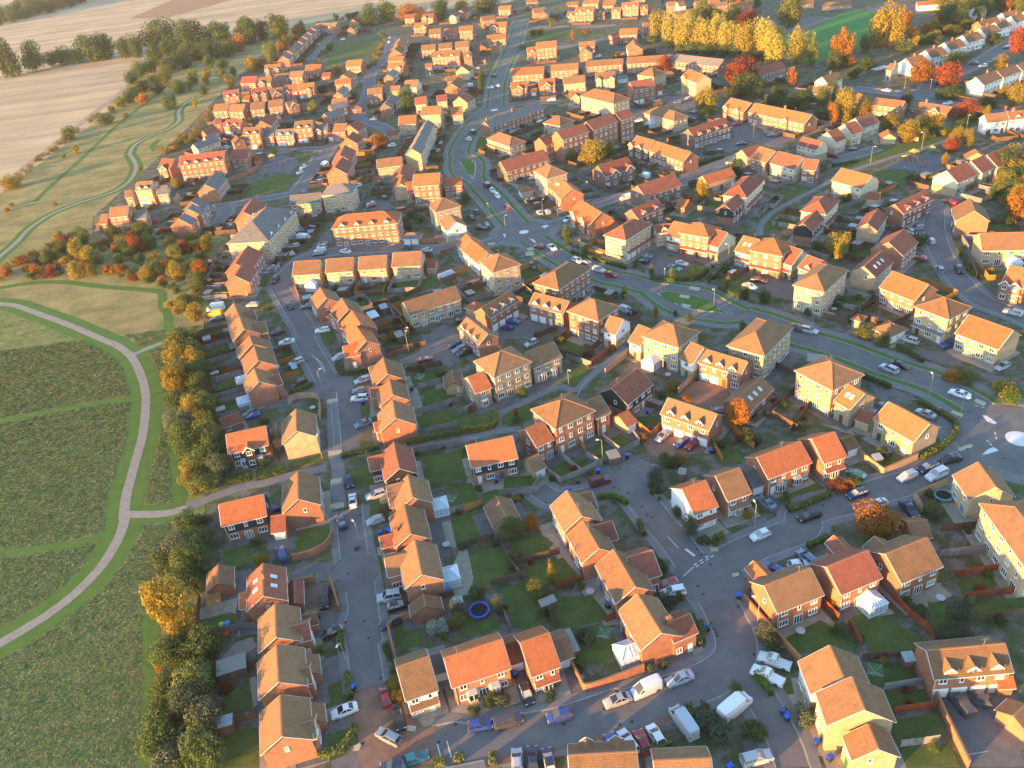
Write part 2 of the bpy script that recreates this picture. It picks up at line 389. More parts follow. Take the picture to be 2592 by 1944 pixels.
# ------------------------------------------------------------------ houses: survey list
# G ridge-end ridge-end eave-point storeys wall roof options   (gabled)
# H eave-corner eave-corner eave-corner storeys wall roof      (hipped)
# + marks a wing of the house above;  R n  = n houses between two entries
HOUSES = """
@D1
G 628 765 632 1045 488 1215 2 r m s2 S2 c0.45
+ 630 1000 425 1030 445 1160 1.6 r o
+ 900 900 905 1110 965 1100 1 r m
G 245 775 240 945 140 1040 1 r n
G 735 1110 745 1400 590 1545 2 r n Y1
+ 1022 1268 790 1335 1030 1425 1.8 r m
+ 1078 1190 985 1215 1098 1290 1 r n
@E1
G 610 700 625 990 468 1135 2 r n Y1
+ 862 872 690 925 880 1000 1.8 r n
+ 835 770 850 925 955 930 1 r n
G 637 1090 650 1410 482 1560 2 r n Y1
+ 900 1285 715 1335 915 1430 1.8 r n
+ 875 1150 890 1295 1000 1330 1 r n
@C1
G 1755 1015 1805 1240 1680 1370 2 k m
+ 1725 1105 1530 1150 1555 1270 1.7 k m
@D1
G 1880 0 1922 195 2098 238 2 r n V
+ 1845 65 1690 100 1725 320 1.7 r n
G 1848 255 1905 510 2090 585 2 r n
+ 1845 485 1630 540 1650 640 1.7 r m c0.3
G 1940 560 2000 860 1850 1005 2 r n v
+ 1905 670 1675 725 1720 885 1.7 r n
G 2010 1035 2030 1135 1905 1240 1 r n
@E1
G 1535 880 1785 795 1605 1143 2 W n p
G 1795 790 1885 765 1830 940 1 r g g1
@E2
G 70 808 522 660 135 1040 2 r o y2
G 540 700 640 668 600 862 1 r m g1
G 660 690 885 612 745 955 2 r o p y1
G 915 668 1000 640 970 838 1 r n g1
G 1565 310 1750 610 1598 760 2 r n V
+ 1970 465 1780 545 2005 625 1.8 r m c0.9
@D2
G 1480 135 1610 355 1455 497 2 r n
+ 1695 145 1560 185 1740 300 1.6 r n
G 1620 400 1755 635 1610 770 2 r n
+ 1870 400 1700 450 1910 560 1.8 r m
G 1880 645 2070 965 1910 1125 2 r n
@D3
+ 515 650 290 720 548 880 1.8 r m
@D2
G 868 185 955 365 862 505 1 b n
@C2
H 672 325 850 465 1180 328 3 b n
+ 622 455 765 405 705 605 2 b o y1
+ 1115 245 1365 150 1180 395 2 b n y2
H 1168 738 1380 910 1728 748 3 r n
+ 1125 905 1275 835 1220 1075 2 r o
+ 1645 665 1770 610 1735 820 2 r n
G 1930 790 2010 745 2000 890 1 b o g1
G 612 1045 1010 960 660 1240 2 k o
G 1140 1165 1230 1120 1195 1285 1 b n g1
G 487 392 500 505 452 480 1 b n
@C3
G 165 550 390 375 310 690 2 k m
@B2
G 615 1365 800 1510 735 1590 2 r n d3
G 70 1240 515 1100 150 1348 2 b n y3
G 740 1290 990 1140 815 1382 2 r n d3 g4
H 595 1290 695 1322 780 1262 1 b o
H 1180 1080 1408 1140 1700 950 3 r n p
G 1200 1155 1500 1230 1160 1268 2 r n d3 g2
H 1480 1320 1750 1410 1940 1280 3 r n
+ 1850 1355 1965 1385 1885 1532 2 W n
H 710 890 840 990 1090 920 3 b n
+ 655 700 800 815 690 915 2 W o
+ 610 650 655 697 565 795 2 b o
H 275 400 345 470 570 415 3 b n
+ 465 475 520 543 430 620 2 W n
H 60 695 205 697 235 650 1 b g g2
H 1035 265 1085 303 1197 288 1 b n g2
H 1198 110 1305 180 1485 130 3 b n
G 1405 160 1470 203 1330 262 2 r o s2
G 1472 207 1523 260 1440 370 2 r o
G 1595 355 1775 465 1690 590 2 r o f0.25:3 f0.75:3
+ 1800 500 1890 540 1780 620 1 r o
@A2
G 905 1390 1280 1285 975 1490 2 r m
@A3
G 45 1425 300 1350 130 1545 2 d m f0.3:4 f0.85:4 g2
@B3
H 88 670 285 712 525 570 3 b m p g2
+ 530 580 680 560 545 650 2 b m d1
G 745 345 835 360 702 430 1 r o
G 385 235 700 130 460 357 2 d m
G 330 440 560 350 440 500 2 d m d2
G 945 150 1190 80 1000 225 1.6 b o
H 1115 325 1325 345 1490 190 2.6 c m p
G 1262 292 1140 400 1020 490 2 k m
H 1780 465 2010 490 2150 370 2.6 c m p
G 1922 452 1815 560 1690 640 2 k m
G 700 540 860 575 642 690 2 W o p
H 750 635 1000 690 1085 600 3 r o p
G 1020 600 1165 640 1087 790 2 c m p
G 1300 665 1440 700 1232 845 2 W o s2 p
H 1360 785 1635 850 1720 740 3 r o p
G 1650 740 1810 790 1742 945 2 c m p
+ 1850 830 2010 890 1805 955 2 b m d1
H 1725 1095 1995 1160 2205 965 3 b n
@B4
G 640 82 905 152 615 230 2 c o
G 870 290 980 300 822 352 1 c m
G 1100 395 1420 245 1155 490 2 r m d3
G 955 430 865 558 770 622 2 b m
G 1180 605 1045 722 1175 907 2 r m
G 990 795 835 930 925 1042 2 b m s3
G 1745 345 1790 452 1625 560 2 r n
G 1830 645 2250 635 1845 805 2 b n V
G 2090 920 2300 960 1965 1065 2 r o f0.12:2.6 f0.6:2.6 p
G 1080 970 1390 1085 965 1120 2 r o
H 1265 1280 1565 1395 1760 1285 3 b n p
G 1740 1345 2120 1480 1625 1510 2 b o
H 925 1460 1065 1545 1180 1462 1 b n g2
H 715 1390 800 1412 870 1370 1 c o
@C4
H 240 400 560 578 830 435 3 b n
+ 700 515 840 595 560 667 2 b o s2
G 800 725 930 772 748 818 1 b m
G 1045 665 1400 855 922 822 2 b o
G 385 985 580 925 510 1195 2 r o p y1
G 655 985 720 962 690 1095 1 r n g1
G 1815 1185 1970 1398 1600 1305 2 b n
@C3
G 1415 1145 1790 1005 1525 1330 2 r o y2
G 1060 1305 1265 1235 1170 1525 2 r n p y1
@D3
G 770 125 975 50 885 350 2 w o p
@C3
G 1310 1262 1420 1230 1380 1422 1 r g g1
G 650 632 1070 772 605 780 2 r n d3 g4
G 965 210 1335 320 920 325 2 r n d3 g2
G 850 150 960 200 745 295 2 W n
H 415 110 740 210 935 70 3 b n V
H 1155 190 1480 280 1730 30 3 b n
G 1240 655 1455 452 1345 780 1.2 r n s3
@B3
G 395 1430 500 1470 315 1580 2 W n
@E3
G 130 250 490 110 218 470 2 r n
@D3
+ 1385 742 1505 870 1335 840 1.8 r o
@F4
G 5 1345 465 1160 116 1680 2 r m V
+ 85 990 275 1195 0 1095 1.8 r m
G 665 1200 1125 1015 850 1530 2 r n
+ 540 1000 695 1145 430 1145 1.8 r n
G 900 850 1130 822 1000 1040 1 r n g2
H 2205 605 1710 640 2230 1360 3 b n
@E3
G 1385 750 1990 695 1422 975 2 r n d3 g4
+ 1935 950 2035 945 1945 1015 1 r o
G 635 708 745 960 440 960 2 W n
G 805 950 905 1203 615 1365 2.6 b n
G 930 1318 1012 1508 825 1640 2 b n
G 2140 1175 2070 1240 2020 1235 1 r n
@E2
G 1030 1560 1560 1530 1600 1640 1.8 b n D2
G 1690 1600 2135 1580 2180 1650 1.8 b n
@C1
G 915 725 920 915 795 1030 2 b n
+ 740 860 745 975 720 985 1 b n
G 310 950 655 875 330 1118 2 k o f0.5:2.4 y2
G 250 820 430 755 280 880 1 r m
@D1
G 930 -30 935 210 797 340 2 r n
G 248 260 635 170 275 450 2 k o
G 705 362 815 345 735 505 1 r m g1
@C1
G 512 92 540 165 385 230 2 r n
G 555 185 590 310 470 400 2 r n V Y1
G 555 375 595 490 492 605 2 r n V
+ 765 425 640 470 800 515 1.8 r m
@B1
G 310 1245 355 1355 265 1420 2 r n
+ 480 1300 380 1330 520 1400 1.8 r n
G 357 1357 400 1470 308 1590 2 r n Y1
+ 580 1400 460 1430 610 1500 1.8 r n
G 1055 1110 1110 1203 1010 1300 2 r n
+ 1040 1205 975 1230 985 1290 1.7 r n
G 1240 1200 1300 1300 1390 1272 2 r n
+ 1240 1290 1145 1340 1170 1420 1.7 r n
G 1330 1310 1400 1420 1500 1395 2 r o
+ 1330 1400 1240 1460 1260 1540 1.7 r o
@C1
G 1435 15 1520 140 1655 190 2 r o
+ 1450 160 1315 190 1340 290 1.7 r o
G 1665 285 1705 425 1862 470 2 r n
+ 1640 345 1540 370 1548 480 1.7 r n
G 1722 470 1750 605 1900 660 2 r n
+ 1690 525 1550 550 1562 640 1.7 r m
G 1750 650 1775 805 1955 865 2 r n
+ 1730 810 1580 850 1602 930 1.7 r o
@B1
H 298 700 612 720 770 455 3 b g d4 D4
G 435 752 325 905 228 990 2 r m
G 390 905 320 1010 222 1110 2 r m
G 830 890 1060 875 822 1010 2 b n V
G 1110 868 1345 852 1102 988 2 b n
G 1390 850 1630 832 1392 965 2 b n
G 1682 815 1930 800 1680 938 2 b n
G 1985 872 2040 868 1975 950 1 b m
H 1150 615 1720 565 1765 470 3 r o d4
G 800 322 1065 295 795 405 2 b g
H 1060 330 1330 305 1385 230 3 b g
G 1860 140 2090 125 1860 250 3 r o
+ 1790 210 1860 195 1785 280 2 r o
G 1770 45 1745 135 1665 205 2 r m
G 1760 150 1745 215 1690 280 2 b o
G 505 300 395 462 310 525 2 r m
@B2
G 410 175 570 155 405 250 2 r o
@B0
G 1175 205 1315 193 1147 283 3 b n d2 g2
+ 1075 280 1140 270 1060 345 2 b n
+ 1345 245 1440 230 1340 320 2 b g
+ 1460 295 1520 290 1450 340 1 b g
G 950 425 1110 408 920 515 3 r n
+ 870 485 930 478 860 570 2 r n
+ 815 520 855 512 810 570 1 r n
+ 1160 455 1260 440 1145 530 2 r g
+ 1290 490 1350 480 1290 530 1 r g
G 1590 470 1535 518 1447 585 2 r g
G 1660 390 1615 433 1525 500 2 r g
G 1690 335 1645 373 1560 432 2 r g
G 1870 105 1765 225 1685 272 2 r g
@A0
G 1545 1345 1935 1297 1560 1432 3 r m d4
G 1395 1365 1500 1370 1330 1475 2 r m f0.6:4
G 1780 1200 1660 1240 1568 1312 2 c g
G 1850 1150 1755 1178 1680 1225 2 c g
G 1860 1090 1745 1125 1670 1190 2 r m
G 1900 1020 1840 1030 1790 1080 2 r m
G 1945 1030 2090 1030 1960 1090 2 r m d2 g2
@A1
G 300 1290 450 1280 285 1385 2 r m
+ 480 1345 540 1335 490 1395 1 r m
R 8
G 770 440 728 480 790 545 2 r g
G 1055 165 1015 203 1072 255 2 r n
G 1030 200 1200 198 1065 255 2 r n d2
G 1350 190 1312 233 1270 280 2 r n
G 1375 140 1335 165 1300 190 2 r n
G 580 560 720 545 590 610 2 r n f0.2:3 f0.8:3
G 935 560 1065 552 945 640 2 r o
G 800 617 915 608 805 672 2 r n
G 665 640 785 625 660 682 2 r n
G 530 670 640 660 530 725 2 r n f0.3:4
G 385 662 515 655 380 735 2 r m
G 1075 628 1150 622 1080 665 1 r m
G 225 785 355 768 235 862 2 r m d2
G 460 765 590 745 465 840 2 r m f0.2:3 f0.8:3
G 620 765 730 745 630 835 2 r n f0.4:5
G 750 735 865 722 750 810 2 r o f0.2:3
G 870 722 1005 708 880 800 2 r o f0.7:3 g1
G 390 825 455 820 395 870 1 r m
G 150 897 275 890 125 975 2 r n
G 285 900 410 893 290 980 2 r n
G 460 885 580 872 450 955 2 r n
G 610 865 735 850 605 930 2 r n
G 760 880 850 860 765 930 2 r n f0.6:5
G 895 890 990 885 900 935 1 r n
G 625 955 545 1040 495 1085 2 r m s3
G 400 1100 550 1090 390 1165 3 r n d2 g2
G 580 1120 665 1115 575 1180 2 r g
G 680 1115 840 1105 680 1175 2 r g d2 g2
G 840 1045 995 1032 830 1115 3 r n d2 g2
G 1020 1075 1120 1065 1020 1130 2 r g f0.2:3
G 1120 1145 1180 1140 1125 1180 1 r m g2
G 330 1165 350 1187 310 1230 2 r m
G 1180 1065 1290 1060 1175 1140 2 r n
G 1380 1035 1305 1075 1285 1105 2 r m
G 1230 930 1090 975 1015 1035 2 r g
G 1270 870 1130 905 1060 965 2 r g
G 1290 840 1160 850 1140 880 2 r n
G 1260 730 1200 790 1170 825 2 r g
G 1185 685 1320 670 1180 730 2 r o
G 1310 605 1252 640 1212 670 2 r o
G 1290 520 1420 512 1300 580 2 r o
H 1310 920 1330 950 1415 940 1 r n
R 3
G 1770 290 1735 335 1800 405 2 r n
G 1730 385 1695 425 1780 478 2 r o
G 1650 490 1780 485 1640 525 2 r o
G 1650 535 1785 530 1640 590 2 r o f0.8:3
G 1690 585 1635 640 1590 690 2 r g s2
G 1465 770 1590 755 1470 825 2 r n
G 1620 745 1745 735 1620 790 2 b n
G 1790 690 1900 685 1790 755 2 c n
G 1640 850 1610 895 1550 965 2 r g
G 1680 810 1642 850 1595 895 2 r g
G 1875 845 1970 835 1880 905 2 b m
G 2060 825 2145 815 2060 880 2 b m
G 1930 920 2100 908 1925 995 3 b o
G 1735 1000 1885 988 1735 1075 2 b o
G 1635 1130 1730 1120 1635 1170 1 b m
R 4
G 1890 1210 1845 1280 1935 1312 3 b g
G 1985 1030 1945 1095 2015 1085 3 b g
G 1540 1375 1760 1345 1540 1450 2 b n
G 1340 1130 1287 1185 1195 1250 2 r m
G 1295 1190 1227 1335 1140 1400 2 r m
G 1245 1350 1182 1440 1085 1500 2 r m
@A2
G 85 130 170 122 80 165 2 r m
G 235 120 335 113 230 160 2 r m f0.3:4
G 165 200 280 190 160 245 2 r o f0.8:4
G 295 250 395 240 290 300 3 r n
G 425 245 530 235 420 290 2 r o
G 555 225 670 215 555 270 3 r o
G 540 85 490 125 445 180 2 c n
G 600 60 560 85 530 110 2 r m
G 850 130 738 148 700 195 2 r n
G 895 50 1000 42 890 90 2 r n
G 820 195 965 185 815 250 2 r o f0.3:5
G 800 300 955 285 795 350 2 r o
G 885 345 857 375 800 450 2 r n
G 230 395 350 383 225 440 2 r n
G 375 380 490 368 370 425 2 r n
G 520 360 635 348 515 415 2 r n
G 330 440 565 425 315 520 3 r n d2
+ 585 450 650 440 580 500 2.6 r n d1
+ 260 545 315 538 250 585 2 r o
G 747 360 740 385 700 410 1 r m
G 680 495 785 488 675 525 1 r m
G 610 545 572 570 530 600 2 b n
G 545 660 482 715 415 770 2 r n
G 440 660 575 645 450 690 2 r n
G 620 790 550 830 505 870 2 b m
G 480 925 575 912 470 1000 2 b o
G 1310 40 1275 100 1225 160 2 r n
G 1185 75 1290 60 1180 120 2 r n
G 1560 60 1720 50 1560 110 3 r n d2
+ 1485 100 1560 95 1480 140 2 r n d1
+ 1730 75 1805 68 1725 120 2 r n d1
G 1480 20 1580 12 1480 50 2 r n
G 1625 5 1760 0 1620 30 2 r n
G 1955 20 2100 8 1955 65 3 r n d2
+ 1870 65 1950 60 1870 110 2 r n d1
+ 2110 45 2175 38 2110 90 2 r n d1
G 1800 5 1905 0 1805 25 2 r n
G 1940 250 2090 240 1960 330 2 r o
+ 1850 300 1940 265 1850 325 2 r o
G 2180 190 2132 195 2090 240 2.6 r m
G 1215 365 1390 348 1210 435 3 r o
+ 1135 410 1210 400 1130 465 2 r o d1
G 1590 365 1725 355 1590 410 2 r o
+ 1655 385 1640 420 1580 478 2 r m
G 2050 340 2070 385 1998 425 2 r o
G 1000 590 1285 570 1000 655 2 r o
G 1325 565 1580 545 1320 620 2 r n
G 1620 530 1965 505 1620 580 2 r n
G 995 715 1135 700 990 775 2 r o f0.5:4
G 1235 690 1375 675 1230 750 2 r o f0.5:4
G 1155 765 1225 757 1150 795 1 r m g2
G 1445 670 1635 650 1445 730 2 b n
G 1725 625 1895 610 1730 690 2 b n f0.12:3 f0.85:3
G 1915 650 2000 640 1915 680 1 w g g2
H 1628 818 1880 895 1995 845 3 b n
+ 1500 790 1610 780 1455 850 2 b o f0.5:4
G 770 1045 1240 875 820 1100 2 r g c0.02 c0.5
H 810 1190 985 1265 1110 1215 2 b n p
H 1290 1055 1420 1090 1530 1040 2 b n
G 1240 1185 1350 1145 1300 1250 3 r m
G 1390 1130 1620 1060 1430 1210 4 r m
G 1645 1045 1860 970 1700 1125 4 r m
G 1895 970 2010 935 1940 1040 4 r m
@A3
G 300 490 700 465 310 550 2 r n
G 720 465 1130 510 1050 572 2 r g
G 320 705 510 670 380 770 3 r m g2
+ 530 730 600 720 535 800 1 r m g2
H 405 640 525 665 610 622 2.6 b n
G 790 580 960 640 750 658 3 b o f0.25:4
H 440 975 700 1045 830 1005 2 b n V
G 1190 840 1370 885 1120 920 2 d o f0.15:3 f0.75:3
G 1400 885 1890 985 1340 965 2 r o c0.55 f0.7:2.5
G 820 1110 1140 1010 885 1190 2 d m d4
G 380 1165 540 1210 300 1240 2 d n f0.1:3 f0.6:3
G 550 1215 850 1310 490 1300 2 r o
G 1430 1240 1285 1290 1235 1335 2 b m
G 1440 1260 1580 1300 1380 1370 2 r n
G 1600 1300 1820 1355 1537 1415 2 c m
+ 1830 1365 1950 1375 1820 1470 2 r m
@A4
G 310 1175 480 1220 270 1250 2 c m
G 610 1100 517 1135 600 1232 2 c m
G 760 1038 665 1065 760 1177 2 c m
G 900 962 757 1015 840 1121 2 c m
G 1040 1110 1052 1150 975 1180 1 c o
G 600 615 470 660 540 715 2 w n c0.4
G 400 745 570 745 370 785 2 r n c0.6
+ 240 755 340 765 235 790 1 r g
G 930 840 1190 870 915 900 2 r n
G 780 800 900 830 770 850 2 r n
G 1270 870 1600 920 1255 940 1 r n f0.7:4 c0.3
G 1060 545 1110 550 985 600 2 c n c0.9
R 5
G 1340 465 1195 500 1290 560 2 w n c0.5
G 1960 205 1830 240 1930 290 2 w n c0.5
R 3
G 1960 600 1800 665 1870 735 2 w n c0.4
G 2290 500 2150 555 2220 600 2 w n c0.4
G 1870 985 2050 965 1860 1060 2 w n
G 2065 965 2300 935 2080 1030 2 w o d2 c0.2
G 1860 1338 1758 1385 1865 1502 2 c m
G 2090 1250 1892 1330 2030 1455 2 c m
G 1790 1280 1812 1312 1692 1345 1 c o
@B4
G 1710 33 1547 105 1640 232 2 c m
@A4
G 480 25 730 5 500 90 1 c n
G 285 10 400 0 290 60 1 c n
G 1290 15 1490 0 1300 50 1.4 w o
R 3
G 2060 165 1960 190 2050 235 2 w n c0.5
G 2330 60 2230 85 2320 130 2 w n c0.5
@A3
G 640 20 720 10 650 60 2 r n
G 725 20 785 10 740 60 2 w n
G 960 40 1160 10 970 70 2 r n
G 1180 20 1380 0 1200 50 2 r n
G 440 20 580 0 450 50 2 r n
G 700 100 870 70 720 140 1 r n
@P6
G 1560 300 1840 230 1580 370 2 r n c0.2
G 1900 180 2120 130 1920 250 2 w n c0.5
G 1500 110 1650 80 1510 150 2 w n
@A3
G 1000 0 1090 -10 1005 20 2 r n
G 880 10 950 0 885 40 2 r n
@A2
G 1130 0 1230 -10 1135 25 2 r n
G 2030 -20 2150 -35 2035 5 2 r n
@P5
G 360 960 700 850 420 1060 2 d m
"""

# ------------------------------------------------------------------ house builder
WALLS = {'r': ('brick_r', 'brick_r', 'red-brick'), 'b': ('brick_b', 'brick_b', 'buff-brick'), 'd': ('brick_d', 'brick_d', 'brown-brick'),
         'c': ('brick_b', 'cream', 'cream-rendered'), 'w': ('white', 'white', 'white-rendered'), 'W': ('brick_b', 'boards_w', 'white-boarded'),
         'k': ('brick_r', 'boards_k', 'black-boarded')}
ROOFN = {'o': 'orange tiled', 'n': 'brown tiled', 'g': 'grey slate', 'm': 'plum-red tiled'}
STN = {1: 'one-storey', 2: 'two-storey', 3: 'three-storey', 4: 'four-storey'}

def eave_h(st):
    return {1.0: 2.35, 2.0: 5.0, 3.0: 7.5, 4.0: 10.0}.get(st, 2.35 + (st - 1) * 2.6)

def solve_gable(sh, a, b, e, st, pitch, lim=(3.3, 4.7), cap=12.5):
    ze = eave_h(st)
    hw = 3.5
    for _ in range(25):
        zr = ze + hw * math.tan(pitch)
        P, Q, E = sp(sh, *a, zr), sp(sh, *b, zr), sp(sh, *e, ze)
        u = Vector((Q.x - P.x, Q.y - P.y)).normalized()
        d = Vector((E.x - P.x, E.y - P.y))
        dist = d.x * -u.y + d.y * u.x
        hw = 0.5 * hw + 0.5 * min(max(abs(dist), lim[0]), lim[1])
    flip = dist < 0
    view = Vector((P.x + Q.x, P.y + Q.y)).normalized()
    if abs(u.dot(view)) > .84 and (Q - P).length > cap:      # ridge runs away from the viewer: keep the near end
        near, far = (P, Q) if P.length < Q.length else (Q, P)
        far = near + (far - near).normalized() * cap
        P, Q = (near, far) if P.length < Q.length else (far, near)
    if flip:
        P, Q, u = Q, P, -u
    c = (P + Q) / 2
    return dict(c=Vector((c.x, c.y, 0)), ang=math.atan2(u.y, u.x), L=(Q - P).length, W=2 * hw, ze=ze, pitch=pitch, flip=flip, hip=False)

def solve_hip(sh, a, b, c, st, pitch):
    ze = eave_h(st)
    A, B, Cc = sp(sh, *a, ze), sp(sh, *b, ze), sp(sh, *c, ze)
    u1, u2 = A - B, Cc - B
    l1, l2 = u1.length, u2.length
    # square the corner: share the error between both sides
    a1, a2 = math.atan2(u1.y, u1.x), math.atan2(u2.y, u2.x)
    d = (a2 - a1 + math.pi) % (2 * math.pi) - math.pi
    s = 1 if d > 0 else -1
    err = d - s * math.pi / 2
    w1 = l1 / (l1 + l2)
    a1 += err * (1 - w1)
    a2 = a1 + s * math.pi / 2
    v1, v2 = Vector((math.cos(a1), math.sin(a1), 0)), Vector((math.cos(a2), math.sin(a2), 0))
    ctr = B + v1 * l1 / 2 + v2 * l2 / 2
    L, W, u = (l1, l2, v1) if l1 >= l2 else (l2, l1, v2)
    n = Vector((-u.y, u.x, 0))
    if n.dot(-ctr) < 0:         # +y side looks to the viewer's side
        u = -u
    return dict(c=Vector((ctr.x, ctr.y, 0)), ang=math.atan2(u.y, u.x), L=L, W=W, ze=ze, pitch=pitch, flip=False, hip=True)

def wall_mesh(L, W, ze, zr, lo, up, split, hip):
    """shell of brick with the gable peaks; upper storeys may be clad"""
    mb = MB()
    x, y = L / 2, W / 2
    bands = [(0.0, split, 0), (split, ze, 1)] if split and split < ze - 0.3 else [(0.0, ze, 0 if not split else 0)]
    top = bands[-1][2]
    for z0, z1, mi in bands:
        for (ax, ay), (bx, by) in (((-x, -y), (x, -y)), ((x, -y), (x, y)), ((x, y), (-x, y)), ((-x, y), (-x, -y))):
            w = math.hypot(bx - ax, by - ay)
            mb.face([(ax, ay, z0), (bx, by, z0), (bx, by, z1), (ax, ay, z1)], mi, [(0, z0), (w, z0), (w, z1), (0, z1)])
    if not hip:
        for s in (-1, 1):
            f = [(s * x, -y, ze), (s * x, y, ze), (s * x, 0, zr)]
            mb.face(f if s > 0 else f[::-1], top, [(0, ze), (2 * y, ze), (y, zr)] if s > 0 else [(y, zr), (2 * y, ze), (0, ze)])
    return mb.mesh('wall', [lo, up])

def gable_roof(L, W, ze, zr, mat, oh=0.3, og=0.22, th=0.16):
    mb = MB()
    x, y = L / 2 + og, W / 2 + oh
    k = (zr - ze) / (W / 2)
    zl = ze - k * oh
    sl = math.hypot(y, zr - zl)
    for s in (-1, 1):
        top = [(-x, s * y, zl + th), (x, s * y, zl + th), (x, 0, zr + th), (-x, 0, zr + th)]
        bot = [(-x, s * y, zl), (x, s * y, zl), (x, 0, zr), (-x, 0, zr)]
        uv = [(0, 0), (2 * x, 0), (2 * x, sl), (0, sl)]
        if s < 0:
            mb.face(top, 0, uv)
            mb.face(bot[::-1], 0)
            mb.face([bot[0], bot[1], top[1], top[0]], 0)
        else:
            mb.face(top[::-1], 0, uv[::-1])
            mb.face(bot, 0)
            mb.face([bot[1], bot[0], top[0], top[1]], 0)
        mb.face([bot[1], bot[2], top[2], top[1]], 0)
        mb.face([bot[3], bot[0], top[0], top[3]], 0)
    return mb.mesh('roof', [mat])

def hip_roof(L, W, ze, zr, mat, oh=0.4, th=0.16):
    mb = MB()
    x, y = L / 2 + oh, W / 2 + oh
    r = max(0.0, (L - W) / 2)
    k = (zr - ze) / (W / 2)
    zl = ze - k * oh * 0.3
    zt = zl + th
    e = [(-x, -y, zt), (x, -y, zt), (x, y, zt), (-x, y, zt)]
    A, B = (-r, 0, zr + th), (r, 0, zr + th)
    s1, s2 = math.hypot(y, zr - zl), math.hypot(x - r, zr - zl)
    mb.face([e[0], e[1], B, A], 0, [(-x, 0), (x, 0), (r, s1), (-r, s1)])
    mb.face([e[2], e[3], A, B], 0, [(x, 0), (-x, 0), (-r, s1), (r, s1)])
    mb.face([e[1], e[2], B], 0, [(-y, 0), (y, 0), (0, s2)])
    mb.face([e[3], e[0], A], 0, [(-y, 0), (y, 0), (0, s2)])
    b = [(p[0], p[1], zl) for p in e]
    for q in range(4):
        mb.face([b[q], b[(q + 1) % 4], e[(q + 1) % 4], e[q]], 0)
    mb.face(b[::-1], 0)
    return mb.mesh('roof', [mat])

_win = {}
def window_mesh(w, h, kindw):
    key = (w, h, kindw)
    if key in _win:
        return _win[key]
    fr = MB()
    t, d = 0.1, 0.07
    fr.box(-w / 2, -w / 2 + t, -d, 0, 0, h, 0)
    fr.box(w / 2 - t, w / 2, -d, 0, 0, h, 0)
    fr.box(-w / 2 + t, w / 2 - t, -d, 0, h - t, h, 0, True)
    fr.box(-w / 2 + t, w / 2 - t, -d, 0, 0, t, 0, True)
    n = 1 if w < 0.9 else (2 if w < 1.6 else 3)
    for k in range(1, n):
        xx = -w / 2 + w * k / n
        fr.box(xx - .05, xx + .05, -d, 0, t, h - t, 0)
    if kindw == 'win':
        fr.box(-w / 2 - .06, w / 2 + .06, -.14, 0, -.07, 0, 0, True)
    pn = MB()
    pn.face([(-w / 2 + t, -.02, t), (w / 2 - t, -.02, t), (w / 2 - t, -.02, h - t), (-w / 2 + t, -.02, h - t)], 0)
    both = MB()
    both.v, both.f, both.m, both.uv = list(fr.v), list(fr.f), list(fr.m), list(fr.uv)
    both.face([(-w / 2 + t, -.02, t), (w / 2 - t, -.02, t), (w / 2 - t, -.02, h - t), (-w / 2 + t, -.02, h - t)], 1)
    r = (fr.mesh('window', [M['trim']]), pn.mesh('pane', [M['glass']]), both.mesh('window', [M['trim'], M['glass']]))
    _win[key] = r
    return r

_gd = {}
def door_mesh(w, h, mat):
    key = (w, h, mat)
    if key not in _gd:
        mb = MB()
        mb.box(-w / 2, w / 2, -.05, 0, 0, h, 0)
        k = 5 if w > 1.5 else 3
        for i in range(k):
            z = h * (i + .12) / k
            mb.box(-w / 2 + .12, w / 2 - .12, -.075, -.05, z, z + h / k * .76, 0)
        _gd[key] = mb.mesh('door', [mat])
    return _gd[key]

DOORC = [(.75, .75, .73), (.7, .7, .68), (.72, .72, .7), (.05, .06, .08), (.06, .05, .05), (.30, .04, .04), (.05, .09, .18), (.05, .14, .08), (.12, .06, .03)]

def add_window(parent, x, y, z, rz, w, h, deep, kindw='win'):
    fr, pn, both = window_mesh(w, h, kindw)
    nm = 'window' if kindw == 'win' else 'glazed_door'
    if deep:
        o = put(nm, fr, parent, (x, y, z), rz)
        put('pane', pn, o)
    else:
        o = put(nm, both, parent, (x, y, z), rz)
    return o

